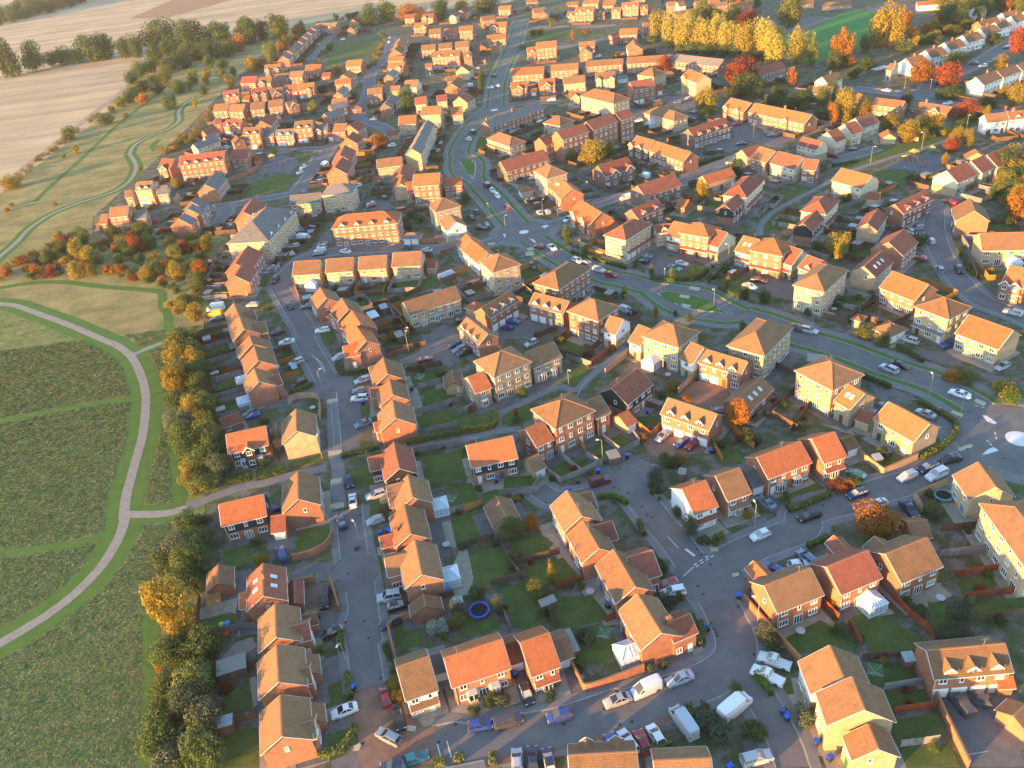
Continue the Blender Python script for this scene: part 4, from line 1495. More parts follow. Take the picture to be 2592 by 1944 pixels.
ROADS = [   # width, kind, centre line
 (6.8, 'm', '@A2 1085 160 1050 300 1010 420 930 590 885 720 870 850 850 950 740 1010 640 1130 570 1250 545 1350'),
 (4.2, 'm', '@A2 545 1350 530 1430 570 1510 @B2 640 175 740 250'),
 (4.2, 'm', '@A2 550 1340 640 1350 705 1410 705 1490 @B2 700 175 740 250'),
 (6.8, 'm', '@B2 735 240 850 350 960 480 1110 640 1250 740 1400 840 1620 950 1850 1030 @B3 250 1050 480 1110'),
 (4.4, 'm', '@B3 470 1105 700 1125 950 1170 1130 1270 1300 1350'),
 (4.4, 'm', '@B3 470 1115 620 1235 800 1320 1000 1355 1150 1375 1300 1352'),
 (6.8, 'm', '@B3 1290 1350 1500 1410 1740 1500 @C4 250 110 600 210 1050 380 1400 490 1700 640 1950 800 2160 960'),
 (6.0, 'm', '@C4 2160 960 2400 1080 2700 1200'),
 (5.5, 'r', '@B2 1110 640 900 700 780 740 600 765 @B1 1950 790 1700 775 1400 790 1200 805 950 850 790 970 725 1050 710 1110 770 1210 850 1350 930 1480 @C1 1000 150 1080 300 1180 480 1230 570'),
 (5.5, 'r', '@B2 1110 640 1300 590 1520 530'),
 (5.0, 'r', '@A2 860 945 1000 905 1200 880 1420 880'),
 (4.5, 'r', '@A2 860 950 700 960 600 975'),
 (5.2, 'r', '@D1 1375 300 1390 480 1420 700 1460 900 1500 1200 1530 1500 @E1 1235 500 1285 800 1320 1040'),
 (6.4, 'r', '@E1 1850 1480 2000 1450 @E2 100 1500 500 1420 1000 1330 1450 1180 @F3 300 1000 900 800 1300 650 1540 480 1610 300 1580 120 1520 0 @D3 1100 1130 1010 980 1040 840 1200 725 1450 610 1800 470 @C4 330 1640 700 1530 1000 1430 1400 1320 1700 1200 1950 1080 2160 970'),
 (6.0, 'r', '@D3 1020 920 850 760 700 560 580 430 440 250 300 90 180 0 @C3 330 1240 430 1160'),
 (4.4, 'r', '@C2 2050 1290 1750 1450 1400 1510 1230 1420'),
 (4.6, 'r', '@F3 1700 560 1850 800 2000 1050 2150 1350 2250 1650'),
 (5.8, 'r', '@B4 1430 350 1440 500 1440 620 1480 780 1560 920 1680 1080 1850 1230 2100 1330 2350 1440'),
 (5.5, 'r', '@B1 850 300 980 130 1060 -30 @A1 1000 1480 1090 1350 1160 1250 1270 1235'),
 (5.0, 'r', '@A1 1130 1280 950 1285 800 1295 690 1310'),
 (5.0, 'r', '@B1 860 300 640 340 300 400 100 430 @B0 1950 440 1890 560'),
 (5.0, 'r', '@A1 1330 1010 1500 1060 1620 1110 1690 1190'),
 (5.0, 'r', '@A1 1380 1000 1440 880 1480 760 1490 650 1560 570 1640 470 1660 380 1680 310'),
 (4.5, 'r', '@A1 960 520 1050 430 1140 320 1190 285 1250 280'),
 (5.0, 'r', '@A2 1010 470 1200 420 1500 400 1820 335'),
 (5.0, 'r', '@A2 1060 280 1200 240 1700 230 1900 220'),
 (5.0, 'r', '@B3 720 235 1000 90 1240 0 @A3 1330 1320'),
 (5.0, 'r', '@B3 -120 470 20 400 290 320'),
 (6.5, 'r', '@A4 730 760 1000 790 1300 830 1600 900 1900 960 2300 1010'),
 (7.0, 'r', '@A4 1330 830 1450 705 1750 580 2000 430 2300 240'),
 (4.5, 'r', '@A4 560 1390 750 1340 950 1275'),
 (3.6, 'd', '@C1 1200 530 900 640 650 720'),
 (5.5, 'd', '@C1 1350 590 1390 850 1360 1110'),
 (3.4, 'd', '@C2 40 330 230 260 400 170'),
 (5.0, 'd', '@D1 1400 860 1200 840 900 850'),
 (6.5, 'b', '@E1 1325 1040 1370 1250 1430 1440 1600 1500 1850 1475'),
 (5.0, 'd', '@E1 1500 1520 1300 1610 1050 1720'),
 (5.0, 'b', '@B4 1470 400 1440 500 1440 590'),
]
PATHS = [   # class, width, line
 ('pave', 2.2, '@B3 1440 670 1450 580 1530 490 1650 410 1980 240 @A4 620 1520 820 1440 1100 1350 1500 1230 1800 1090'),
 ('pave', 2.2, '@C2 150 1085 500 1020 850 935 1080 905'), ('pave', 2.2, '@C2 880 890 905 780 1100 680 1400 550 1560 570 1700 440 2000 200'),
 ('pave', 2.6, '@C0 1620 1580 1900 1470 2150 1390 @C1 650 1370 860 1310 1180 1240'), ('gravel', 2.2, '@C0 1070 1640 1300 1640 1450 1630 1620 1580'),
 ('gravel', 1.8, '@C0 1150 265 1300 200 1500 130 1740 50'), ('pave', 3.0, '@C1 1230 600 1240 900 1250 1100 1280 1250 1280 1380 @D1 1270 110 1300 300'),
 ('gravel', 2.3, '@B0 -200 1250 100 1265 300 1330 600 1440 900 1570 @C0 1000 180 1130 280 1210 430 1255 600 1250 800 1220 1000 1150 1250 1090 1480 1070 1640 @YY 268 1130 250 1175 205 1240 100 1330 -150 1475'),
 ('gravel', 2.0, '@B0 -100 960 0 850 150 720 250 610 450 480 700 380 950 300 1080 230 1150 150 1170 60 1120 -30 @A0 1120 1320 1160 1250 1300 1170 1450 1110 1540 1040 1540 960 1600 890 1720 830'),
 ('mown', 8.5, '@B0 -200 1250 100 1265 300 1330 600 1440 900 1570 @C0 1000 180 1130 280 1210 430 1255 600 1250 800 1220 1000 1150 1250 1090 1480 1070 1640 @YY 268 1130 250 1175 205 1240 100 1330 -150 1475'),
 ('mown', 6.5, '@B0 -100 960 0 850 150 720 250 610 450 480 700 380 950 300 1080 230 1150 150 1170 60 1120 -30 @A0 1120 1320 1160 1250 1300 1170 1450 1110 1540 1040 1540 960 1600 890 1720 830'),
 ('mown', 6.0, '@C0 1070 1640 1300 1640 1450 1630 1600 1585'), ('mown', 5.0, '@C0 1150 265 1300 200 1500 130'),
 ('mown', 2.6, '@C0 -200 880 0 840 400 760 800 690 1200 640'), ('mown', 3.0, '@B0 -100 1130 0 1120 250 1080 550 1070 900 1110 1300 1140 1395 1165 1400 1280 1445 1340 1450 1500'),
 ('mown', 3.4, '@C0 1520 150 1500 500 1480 800 1520 1200 1545 1480 1500 1590'), ('mown', 3.2, '@E0 1290 300 1310 700 1300 1100 1290 1700'),
 ('mown', 2.8, '@A0 300 1740 420 1620 700 1370 1000 1090 1300 850 1480 700'), ('mown', 2.4, '@YY -40 1200 130 1180 250 1150'),
 ('mown', 3.5, '@A0 1340 1300 1320 1250 1380 1200'), ('track', 5.5, '@A0 60 1570 130 1510 400 1300 700 1060 1000 830 1080 760'),
 ('cycle', 1.6, '@B3 280 1090 480 1160 620 1260'), ('cycle', 1.8, '@C4 420 140 700 225 1000 330'), ('cycle', 1.6, '@A2 520 1300 560 1210 640 1110'),
]
LINES = [(.18, '@C2 160 1085 500 1020 850 932 1050 905'), (.18, '@C2 1570 620 1620 530 1700 440 2010 200'), (.15, '@C1 1215 690 1235 900 1245 1095'), (.2, '@A2 410 1430 455 1340 440 1260 560 1120 690 1040'),
 (.2, '@B2 600 250 660 330 750 430'), (.15, '@C0 1620 1580 1800 1510 2000 1440'), (.16, '@E1 1925 1450 1960 1580'), (.16, '@E1 1850 1470 1885 1600'), (.5, '@D3 800 645 880 705'), (.14, '@D3 650 540 740 640'),
 (.14, '@D3 780 880 870 800'), (.12, '@E3 1680 1560 1860 1530'), (.25, '@B2 1230 870 1310 920'), (.2, '@B2 560 30 640 150 675 180'), (.2, '@B2 590 10 690 40 675 180'),
 (.2, '@B3 560 1160 600 1190 800 1290 1000 1325 1100 1310'), (.15, '@C1 1050 270 1130 330 1160 400'), (.15, '@C1 1265 590 1310 1085')]
DASHED = ['@D3 870 785 1020 690', '@D3 890 800 1060 688', '@C4 1890 1000 1950 1060', '@C4 1960 930 1980 1010', '@B2 1270 600 1340 575', '@B2 930 650 960 680', '@A1 980 1310 1070 1305', '@A2 555 1275 605 1270', '@A2 600 1355 650 1350', '@B3 1080 1310 1220 1350', '@C4 1790 700 1900 730', '@B2 1150 690 1190 720', '@C1 1090 300 1170 420']
AREAS = [
 ('paint', '@C4 1850 785 1890 790 1980 850 1960 865 1890 835'), ('paint', '@C4 1850 1125 1900 1080 1950 1060 1995 1090 1900 1120'), ('paint', '@B2 1165 695 1190 698 1215 725 1200 730'), ('paint', '@B2 1260 590 1300 575 1330 580 1290 605'), ('paint', '@B2 930 660 950 650 950 690'),
 ('field', '@XX -1100 40 1250 -30 1250 300 600 300 -400 900 -1500 1300'),
 ('plough', '@A0 1120 158 1420 158 2000 0 1480 0'),
 ('meadow', '@YY -900 800 0 418 160 298 290 200 420 115 560 75 720 40 720 400 520 505 450 620 460 1300 480 2100 -900 2100 -900 1000'),
 ('dry', '@YY -900 800 0 418 160 298 290 200 420 115 560 75 720 40 720 400 520 505 440 490 380 520 450 700 330 745 226 735 150 702 75 675 25 659 -300 640'),
 ('estate', '@YY 470 2100 440 1500 452 1300 440 1050 445 700 450 620 500 520 430 485 200 505 200 470 330 352 480 200 560 122 640 72 760 42 900 30 1000 15 1100 5 1180 -35 2600 -120 3200 900 2900 2100'),
 ('island', '@A2 570 1380 640 1372 678 1425 668 1500 600 1465'), ('island', '@B3 590 1170 750 1165 1000 1230 1070 1300 980 1320 800 1280 640 1222'),
 ('tactile', '@B3 755 1175 840 1190 825 1215 745 1200'), ('tactile', '@B3 770 1255 850 1270 830 1295 755 1275'), ('tactile', '@B3 840 1105 930 1118 915 1145 830 1130'),
 ('tactile', '@C4 1380 690 1500 720 1480 745 1360 715'), ('tactile', '@C4 1590 745 1690 780 1680 805 1580 765'), ('tactile', '@C4 1800 645 1890 680 1870 710 1780 670'),
 ('tactile', '@C4 1640 1070 1760 1035 1770 1060 1660 1100'), ('tactile', '@B2 1140 775 1200 770 1200 795 1140 800'), ('tactile', '@B2 1120 815 1190 805 1200 840 1125 845'),
 ('tactile', '@B2 800 735 860 730 860 745 800 750'), ('tactile', '@E1 1620 1330 1690 1340 1680 1380 1610 1370'), ('tactile', '@E1 1210 1490 1280 1455 1250 1520 1205 1530'),
 ('tactile', '@D3 1010 635 1080 630 1085 665 1020 670'), ('tactile', '@D3 1200 860 1260 850 1260 880 1205 890'), ('tactile', '@C1 1185 655 1280 640 1280 670 1185 690'), ('tactile', '@C1 1195 1100 1310 1085 1315 1120 1195 1140'),
 ('tactile', '@D1 1215 50 1310 35 1310 75 1215 95'), ('tactile', '@D1 1215 260 1330 245 1330 290 1215 305'),
]
LAWNS = """@D2 630 660 930 640 1010 900 690 980|920 990 1130 930 1230 1120 1310 1340 1020 1330|1340 1200 1420 1060 1700 1050 1860 1250 1500 1330|1070 830 1450 720 1590 890 1400 980 1170 950|990 560 1290 540 1370 600 1250 720 1000 770|480 400 760 310 850 520 530 630|470 90 660 80 740 240 450 300|290 0 600 0 640 40 310 80|940 30 1200 10 1250 150 930 190|740 170 880 130 900 220 780 260|1560 1340 1900 1300 2000 1600 1600 1640|600 1250 880 1250 900 1340 620 1400|0 1320 200 1290 240 1470 0 1500
@D1 280 600 500 580 560 720 400 810 300 790|940 520 1230 420 1240 490 1150 640 900 690|1470 330 1640 250 1690 320 1480 400|1540 730 1650 700 1730 1010 1590 1040|80 1260 370 1190 420 1330 100 1400|1250 930 1340 960 1360 1170 1300 1190
@E1 200 1050 410 1020 430 1200 180 1250|190 1420 470 1350 480 1659 200 1659|960 1000 1240 950 1260 1100 990 1180|960 1450 1200 1350 1190 1400 960 1550|1520 640 1690 600 1740 720 1540 740
@E3 750 500 950 460 1350 650 1340 760 980 790|290 660 560 520 760 620 830 740 380 780|1390 380 1560 400 1600 620 1440 640|920 850 1270 850 1330 1000 980 1030|1060 1070 1380 1050 1430 1180 1110 1220|1120 1290 1470 1240 1540 1430 1170 1460|1200 1520 1560 1470 1640 1650 1220 1659|1610 210 1890 170 1910 290 1660 330|1720 380 2135 340 2135 460 1750 500|170 1010 330 930 360 1090 190 1110|0 1180 130 1350 0 1420
@C1 770 200 900 180 960 250 790 290|810 400 960 370 1000 430 800 480|1080 120 1260 100 1270 130 1130 170|850 1170 1190 1110 1190 1180 850 1240|370 1250 530 1220 540 1330 360 1390|580 1220 820 1190 820 1270 570 1340|1330 1290 1550 1210 1600 1390 1450 1400|1420 720 1540 700 1560 770 1420 790|1430 1060 1640 1010 1670 1080 1420 1130
@C2 250 590 480 540 540 650 260 720|180 800 550 720 580 850 220 930|560 790 860 720 850 890 580 900|910 790 1150 690 1170 840 950 870|240 1160 560 1090 600 1310 290 1360|1310 1200 1420 1180 1540 1310 1420 1350|1500 1200 1620 1160 1700 1230 1600 1290|1660 1060 1770 1020 1850 1100 1760 1160|1820 1000 2000 940 2100 1020 1920 1090|1410 420 1640 370 1680 420 1560 540 1380 500|980 680 1180 600 1130 560 950 620|170 450 430 400 440 470 200 540|1460 280 1640 170 1690 190 1530 300|1840 1240 1950 1180 2000 1200 1850 1270
@C3 370 800 540 790 600 870 480 950|1000 1080 1280 1080 1290 1210 1080 1200|1620 1500 1900 1390 1960 1460 1680 1600
@C4 870 1130 1000 1050 1200 1170 1010 1230|1500 870 1590 960 1330 1150 1260 1150|2030 1260 2212 1250 2212 1500 2150 1430
@F4 1960 270 2212 250 2212 560 2120 500
@B1 300 330 650 150 820 150 760 280 560 300 290 360|1380 1100 1650 1080 1640 1150 1390 1170|1680 1080 2050 1030 2100 1100 1700 1190|560 1230 620 1210 650 1280 560 1310|1360 1220 1600 1190 1650 1230 1400 1290|1540 1420 1770 1350 1800 1440 1560 1490|1600 1590 1850 1540 1880 1600 1640 1633|900 1390 980 1340 990 1460 940 1480|1010 1520 1180 1490 1200 1570 1060 1590|540 1070 620 1010 630 1100 530 1110
@A1 1090 580 1160 450 1270 370 1590 320 1530 480 1420 500 1250 520 1180 560|840 1330 1000 1320 960 1400 870 1390|1990 1340 2110 1320 2130 1400 2000 1410|1990 1440 2090 1410 2090 1470 1980 1490|1000 1600 1080 1590 1080 1633 990 1620|1640 1050 1700 1030 1710 1080 1640 1080|1380 750 1450 740 1440 770 1370 775
@A2 1200 270 1500 260 1830 280 1600 320 1160 340|690 1200 800 1190 830 1330 740 1320 680 1260|300 1180 480 1160 480 1220 340 1240|1110 370 1200 360 1210 400 1100 410|780 580 900 560 880 600 780 600
@A4 560 1420 900 1290 1500 1180 1800 1060 1850 1010 1860 1060 1500 1240 1100 1360 800 1450|900 1470 1180 1480 1260 1530 1180 1590 980 1540|1750 660 1900 560 1980 480 1960 530 1800 650
@B3 1480 480 1620 430 1750 400 1790 440 1740 560 1640 620 1490 620|560 990 820 930 1000 960 870 1060 500 1040|1080 1060 1200 990 1330 1040 1290 1210 1080 1110|1590 310 1800 250 1870 280 1700 340 1590 360|2000 1270 2120 1200 2200 1290 2080 1340"""
COURTS = """block @C3 740 620 940 420 1050 480 1190 590 1150 740 1000 740
drive @B2 880 1430 1060 1380 1340 1430 1380 1470 1200 1560 900 1560
block @C3 420 1000 620 900 1020 1010 960 1110 560 1160 480 1100
drive @E3 1440 1070 1880 1050 1990 1080 2080 1400 2135 1659 1700 1659
drive @A3 1180 1060 1330 1060 1480 1160 1700 1190 1640 1240 1540 1270 1220 1180
drive @A3 960 1210 1260 1190 1340 1230 1240 1300 1000 1330
drive @A3 560 840 850 810 1000 960 880 1080 830 990
drive @A3 280 930 450 940 430 1060 340 1080
drive @B3 480 840 620 720 640 840 850 940 700 1010 450 1000
drive @B3 1400 1050 1730 1060 1720 1230 1540 1190 1400 1150
drive @B1 820 880 960 800 1100 640 1150 600 1160 720 1000 860 900 890
drive @B1 1120 760 1750 760 1760 840 1100 850
drive @B1 1450 440 1600 340 1700 430 1560 460
drive @C2 230 130 420 0 560 120 640 230 460 380 400 330 40 340 50 300 280 210
block @D1 950 940 1240 930 1300 1190 1090 1200 960 1150
drive @C4 1130 200 1500 350 1620 350 1850 420 2100 470 1950 520 1700 360 1550 240 1280 230
drive @C4 850 480 1100 560 1300 650 1000 700 960 640
play @A1 560 1400 720 1330 870 1380 820 1480 530 1500
play @A4 1000 1430 1420 1300 1620 1340 1480 1500 1180 1470
green @P5 700 480 1100 430 1430 240 1700 130 2080 150 2300 200 1950 500 1900 620 1400 800 1200 900 850 880 700 700
drive @P5 350 220 700 300 1250 230 1450 250 1050 420 700 470 560 380
drive @P6 0 130 300 60 800 60 900 180 640 200 0 150
drive @E3 -40 1450 300 1380 400 1659 0 1659
block @E2 350 1480 900 1370 1340 1340 1700 1180 1870 1240 1650 1480 1300 1440 400 1659
slab @D2 310 380 480 400 560 560 520 640 330 600
slab @D2 560 650 620 640 680 880 640 1040 440 1070 420 960
slab @D2 1610 1010 1740 930 1790 1050 1650 1090
slab @D2 1300 480 1370 450 1450 620 1370 640
slab @E1 180 820 300 690 420 650 460 720 390 770
slab @E1 400 970 450 950 480 1160 300 1310 290 1270 430 1210
slab @D1 90 1160 420 1060 400 1200 90 1260
slab @C2 130 560 190 550 250 740 190 750
slab @E3 700 520 900 450 1100 430 1140 470 960 500 770 530
slab @E3 1170 360 1490 230 1500 290 1400 420 1240 400
slab @E3 240 600 580 440 600 510 380 680
slab @C4 490 870 700 890 760 960 640 930
drive @E2 600 920 690 900 800 1180 680 1190
drive @E2 980 850 1050 830 1150 1060 1060 1110
drive @E1 950 830 1220 770 1240 930 960 990
drive @E1 1000 1310 1200 1260 1230 1340 1000 1400
drive @E1 910 480 1110 430 1180 470 1100 600 950 640
drive @C3 1380 1470 1540 1480 1680 1600 1600 1640 1480 1600
drive @C4 400 1320 690 1210 850 1310 560 1480"""

GARDENS = []
def plan_gardens():
    """fenced back gardens behind the farther houses, wherever no street, court or neighbour is in the way"""
    rng = random.Random(31)
    hard = [q for c, q in POLY if c in ('road', 'pave', 'drive', 'block', 'gravel', 'green', 'play', 'verge')]
    box = [(min(v.x for v in q), max(v.x for v in q), min(v.y for v in q), max(v.y for v in q), q) for q in hard]
    rect = []
    for h in HOUSE_LIST:
        for g in [h['g']] + [w[0] for w in h['wings']]:
            rect.append((g['c'].x, g['c'].y, math.cos(g['ang']), math.sin(g['ang']), g['L'] / 2 + .4, g['W'] / 2 + .4))
    own = []
    def blocked(x, y, k):
        for i, (cx, cy, c, s, a, b) in enumerate(rect):
            dx, dy = x - cx, y - cy
            if abs(dx * c + dy * s) < a and abs(-dx * s + dy * c) < b:
                return True
        for (cx, cy, c, s, a, b) in own:
            dx, dy = x - cx, y - cy
            if abs(dx * c + dy * s) < a and abs(-dx * s + dy * c) < b:
                return True
        for x0, x1, y0, y1, q in box:
            if x0 < x < x1 and y0 < y < y1 and inside((x, y), q):
                return True
        return False
    edge = [q for c, q in POLY if False]
    for h in HOUSE_LIST:
        g, e = h['g'], h['e']
        sc = scale_at(Vector((g['c'].x, g['c'].y, 0)))
        if sc > 9.6 or e['st'] < 1.5 or g['L'] < 5:
            continue
        c, s = math.cos(g['ang']), math.sin(g['ang'])
        L = g['L'] / 2
        n = max(1, round(g['L'] / 8.5))
        for side in (1, -1):
            for k in range(n):
                x0, x1 = -L + 2 * L * k / n, -L + 2 * L * (k + 1) / n
                for D in (9.0, 7.0, 5.0):
                    y0, y1 = g['W'] / 2 + .5, g['W'] / 2 + D
                    P = [Vector((g['c'].x + x * c - y * side * s, g['c'].y + x * s + y * side * c, 0)) for x, y in ((x0, y0), (x0, y1), (x1, y1), (x1, y0))]
                    bad = False
                    for fx in (.08, .36, .64, .92):
                        for fy in (.12, .4, .7, .98):
                            q = P[0].lerp(P[3], fx).lerp(P[1].lerp(P[2], fx), fy)
                            if blocked(q.x, q.y, None):
                                bad = True
                                break
                        if bad:
                            break
                    if not bad:
                        m = (P[0] + P[1] + P[2] + P[3]) / 4
                        own.append((m.x, m.y, c, s, (x1 - x0) / 2 - .05, (y1 - y0) / 2 - .05))
                        GARDENS.append((P, sc, rng.random()))
                        if rng.random() < .6:
                            f = lambda u, v: P[0].lerp(P[3], u).lerp(P[1].lerp(P[2], u), v)
                            poly('lawn', [f(.06, .25), f(.06, .95), f(.94, .95), f(.94, .25)])
                        break

def inside(pt, poly2):
    x, y, c = pt[0], pt[1], False
    for k in range(len(poly2)):
        a, b = poly2[k - 1], poly2[k]
        if (a.y > y) != (b.y > y) and x < (b.x - a.x) * (y - a.y) / (b.y - a.y) + a.x:
            c = not c
    return c

def build_ground():
    for w, k, t in ROADS:
        p = pts(t)
        far = min(scale_at(v) for v in p)
        if k == 'm':
            strip('pave', w + 8.0, p)
            strip('verge', w + 3.4, p)
        elif k == 'r':
            strip('pave', w + 3.4, p)
        if k in 'mr' and max(scale_at(v) for v in p) > 5:
            strip('kerb', w + .5, p)
        strip({'d': 'drive', 'b': 'block'}.get(k, 'road'), w, p)
    rm = random.Random(2)
    for w, k, t in ROADS:
        p = smooth(pts(t), False, 8)
        L, R = offset_pair(p, w - .7)
        for i in range(0, len(p)):
            if scale_at(p[i]) > 7 and rm.random() < .1:
                disc('iron', rm.choice((L[i], R[i], p[i].lerp(L[i], rm.random() * .6))), .3, 8)
    for sh, x, y, r in (('B2', 1110, 640, 9.5), ('C4', 2170, 985, 12.5), ('A2', 855, 947, 8.0)):
        c = sp(sh, x, y)
        disc('pave', c, r + 3.2)
        disc('road', c, r)
    for sh, x, y, r in (('D3', 1000, 900, 6.2), ('E1', 1500, 1480, 5.5), ('C1', 1235, 540, 6.0), ('D1', 1420, 850, 5.0), ('B1', 725, 1085, 4.5), ('C2', 2000, 1330, 6.5)):
        disc('road' if sh != 'E1' else 'block', sp(sh, x, y), r)
    for c, w, t in PATHS:
        strip(c, w, pts(t))
    for w, t in LINES:
        strip('paint', w, pts(t), len(t.split()) > 6)
    for t in DASHED:
        a, b = pts(t)
        n = max(1, int((b - a).length / 1.2))
        for k in range(n):
            strip('paint', .22, [a.lerp(b, k / n), a.lerp(b, (k + .55) / n)], False)
    for c, t in AREAS:
        area(c, t, c == 'island')
    for row in LAWNS.splitlines():
        sh, rest = row.split(' ', 1)
        for q in rest.split('|'):
            area('lawn', sh + ' ' + q)
    for row in COURTS.splitlines():
        c, t = row.split(' ', 1)
        area(c, t)
    plan_gardens()
    GARDENS.sort(key=lambda t: -t[1])
    rng = random.Random(5)
    for h in HOUSE_LIST:                   # paved apron round every house, a little wider on one side
        for g in [h['g']] + [w[0] for w in h['wings']]:
            a, b = g['L'] / 2 + rng.uniform(.5, 1.2), g['W'] / 2
            f, k = rng.uniform(1.0, 3.0), rng.uniform(.6, 2.4)
            c, s = math.cos(g['ang']), math.sin(g['ang'])
            poly('slab' if rng.random() < .55 else 'drive', [Vector((g['c'].x + x * c - y * s, g['c'].y + x * s + y * c, 0)) for x, y in ((-a, -b - k), (a, -b - k), (a, b + f), (-a, b + f))])
    vs_, es, cl = [], [], []
    for c, p in POLY:
        i, n = len(vs_), len(p)
        vs_ += p
        es += [(i + k, i + (k + 1) % n) for k in range(n)]
        cl.append(CLASSES.index(c))
    ov, oe, of, _, _, _ = delaunay_2d_cdt(vs_, es, [], 0, 0.02)
    co = np.array([(v.x, v.y) for v in ov])
    tri = np.array([f[:3] for f in of])
    cen = co[tri].mean(axis=1)
    cls = np.full(len(of), -1)
    order = np.argsort(cen[:, 0])
    xs = cen[order, 0]
    for (c, p), ci in zip(POLY, cl):           # highest class whose outline holds the triangle wins
        q = np.array([(v.x, v.y) for v in p])
        lo, hi = np.searchsorted(xs, (q[:, 0].min(), q[:, 0].max()))
        idx = order[lo:hi]
        y = cen[idx, 1]
        idx = idx[(y >= q[:, 1].min()) & (y <= q[:, 1].max()) & (cls[idx] < ci)]
        if not len(idx):
            continue
        X, Y = cen[idx, 0][:, None], cen[idx, 1][:, None]
        x0, y0, x1, y1 = q[:, 0], q[:, 1], np.roll(q[:, 0], -1), np.roll(q[:, 1], -1)
        with np.errstate(divide='ignore', invalid='ignore'):
            hit = ((y0 > Y) != (y1 > Y)) & (X < (x1 - x0) * (Y - y0) / (y1 - y0) + x0)
        cls[idx[hit.sum(axis=1) % 2 == 1]] = ci
    cls = [int(c) for c in cls]
    mesh = {}
    edge = {}
    for fi, f in enumerate(of):
        c = cls[fi]
        if c < 0:
            continue
        v, fl = mesh.setdefault(c, ({}, []))
        z = ZC[CLASSES[c]]
        a, b, d = (ov[k] for k in f)
        if (b - a).cross(d - a) < 0:
            f = f[::-1]
        fl.append([v.setdefault((k, 0), len(v)) for k in f])
        for k in range(3):
            e = (f[k], f[(k + 1) % 3])
            edge[e] = c
    for (a, b), c in edge.items():
        o = edge.get((b, a))
        z = ZC[CLASSES[c]]
        zo = ZC[CLASSES[o]] if o is not None else -.06
        if z > zo + .002:                # kerb face down to the lower surface
            v, fl = mesh[c]
            q = [v.setdefault((a, 0), len(v)), v.setdefault((b, 0), len(v))]
            lo = -.12
            q += [v.setdefault((b, 1), len(v)), v.setdefault((a, 1), len(v))]
            fl.append([q[1], q[0], q[3], q[2]])
    mats = dict(verge='mown', island='mown')
    for c, (v, fl) in mesh.items():
        nm = CLASSES[c]
        co = [None] * len(v)
        for (k, lo), i in v.items():
            co[i] = (ov[k].x, ov[k].y, -.12 if lo else ZC[nm])
        me = bpy.data.meshes.new(GNAME[nm])
        me.from_pydata(co, [], fl)
        me.materials.append(M[mats.get(nm, nm)])
        kind(put(GNAME[nm], me), 'structure')
    mb = MB()
    mb.face([(-6000, -500, -.25), (6000, -500, -.25), (6000, 9000, -.25), (-6000, 9000, -.25)], 0)
    kind(put('ground', mb.mesh('ground', [M['field']])), 'structure')
build_ground()

# ------------------------------------------------------------------ trees, shrubs, hedges
def leaf_material(name):
    m, n, l, b = new_mat(name, .75, .15)
    oi = n.new('ShaderNodeObjectInfo')
    pos = _world_pos(n)
    t = _noise(n, l, .9, 4.0, pos, .7)
    f = _ramp(n, l, t.outputs['Fac'], [(.3, (.62, .68, .65)), (.5, (.97, .97, .97)), (.7, (1.4, 1.3, 1.15))])
    c = _mix(n, l, 1.0, oi.outputs['Color'], f.outputs['Color'], 'MULTIPLY')
    l.new(c, b.inputs['Base Color'])
    tr = n.new('ShaderNodeBsdfTranslucent')
    l.new(c, tr.inputs['Color'])
    mx = n.new('ShaderNodeMixShader')
    mx.inputs[0].default_value = .28
    l.new(b.outputs[0], mx.inputs[1])
    l.new(tr.outputs[0], mx.inputs[2])
    l.new(mx.outputs[0], n['Material Output'].inputs['Surface'])
    return m
M['leaf'] = leaf_material('foliage')
M['bark'] = plain('bark', (.11, .085, .065), .95, .1, .2)

def leaf_cloud(seed, n, clumps, size, squash=1.0, spread=.62, taper=0.0, upright=0.0):
    """unit crown: leaf sprays on the shells of overlapping clumps inside radius 1, height -1..1"""
    r = np.random.RandomState(seed)
    cen, rad = [], []
    for k in range(clumps):
        d = r.normal(size=3)
        d /= np.linalg.norm(d)
        q = spread * r.uniform(.45, 1.05)
        z = d[2] * q * squash * 1.1
        w = 1.0 - taper * (z + 1) / 2
        cen.append((d[0] * q * w, d[1] * q * w, z))
        rad.append(r.uniform(.16, .46) * w)
    cen, rad = np.array(cen), np.array(rad)
    pick = r.choice(clumps, n, p=rad ** 2 / (rad ** 2).sum())
    d = r.normal(size=(n, 3))
    d /= np.linalg.norm(d, axis=1)[:, None]
    rr = rad[pick] * r.uniform(.55, 1.08, n) ** .6
    p = cen[pick] + d * rr[:, None] * np.array([1, 1, 1 + upright])
    nrm = d + r.normal(size=(n, 3)) * .55 + np.array([0, 0, .25])
    nrm /= np.linalg.norm(nrm, axis=1)[:, None]
    a = np.cross(nrm, r.normal(size=(n, 3)))
    a /= np.linalg.norm(a, axis=1)[:, None]
    b = np.cross(nrm, a)
    p /= np.percentile(np.abs(p), 96, axis=0)
    s = size * r.uniform(.6, 1.35, n)[:, None]
    e = r.uniform(.55, .9, n)[:, None]
    v = np.empty((n, 4, 3))
    v[:, 0] = p - a * s
    v[:, 1] = p - b * s * e + nrm * s * .18
    v[:, 2] = p + a * s
    v[:, 3] = p + b * s * e + nrm * s * .18
    me = bpy.data.meshes.new('crown')
    me.vertices.add(n * 4)
    me.vertices.foreach_set('co', v.reshape(-1))
    me.loops.add(n * 4)
    me.loops.foreach_set('vertex_index', np.arange(n * 4))
    me.polygons.add(n)
    me.polygons.foreach_set('loop_start', np.arange(n) * 4)
    me.polygons.foreach_set('loop_total', np.full(n, 4))
    me.update()
    me.materials.append(M['leaf'])
    return me

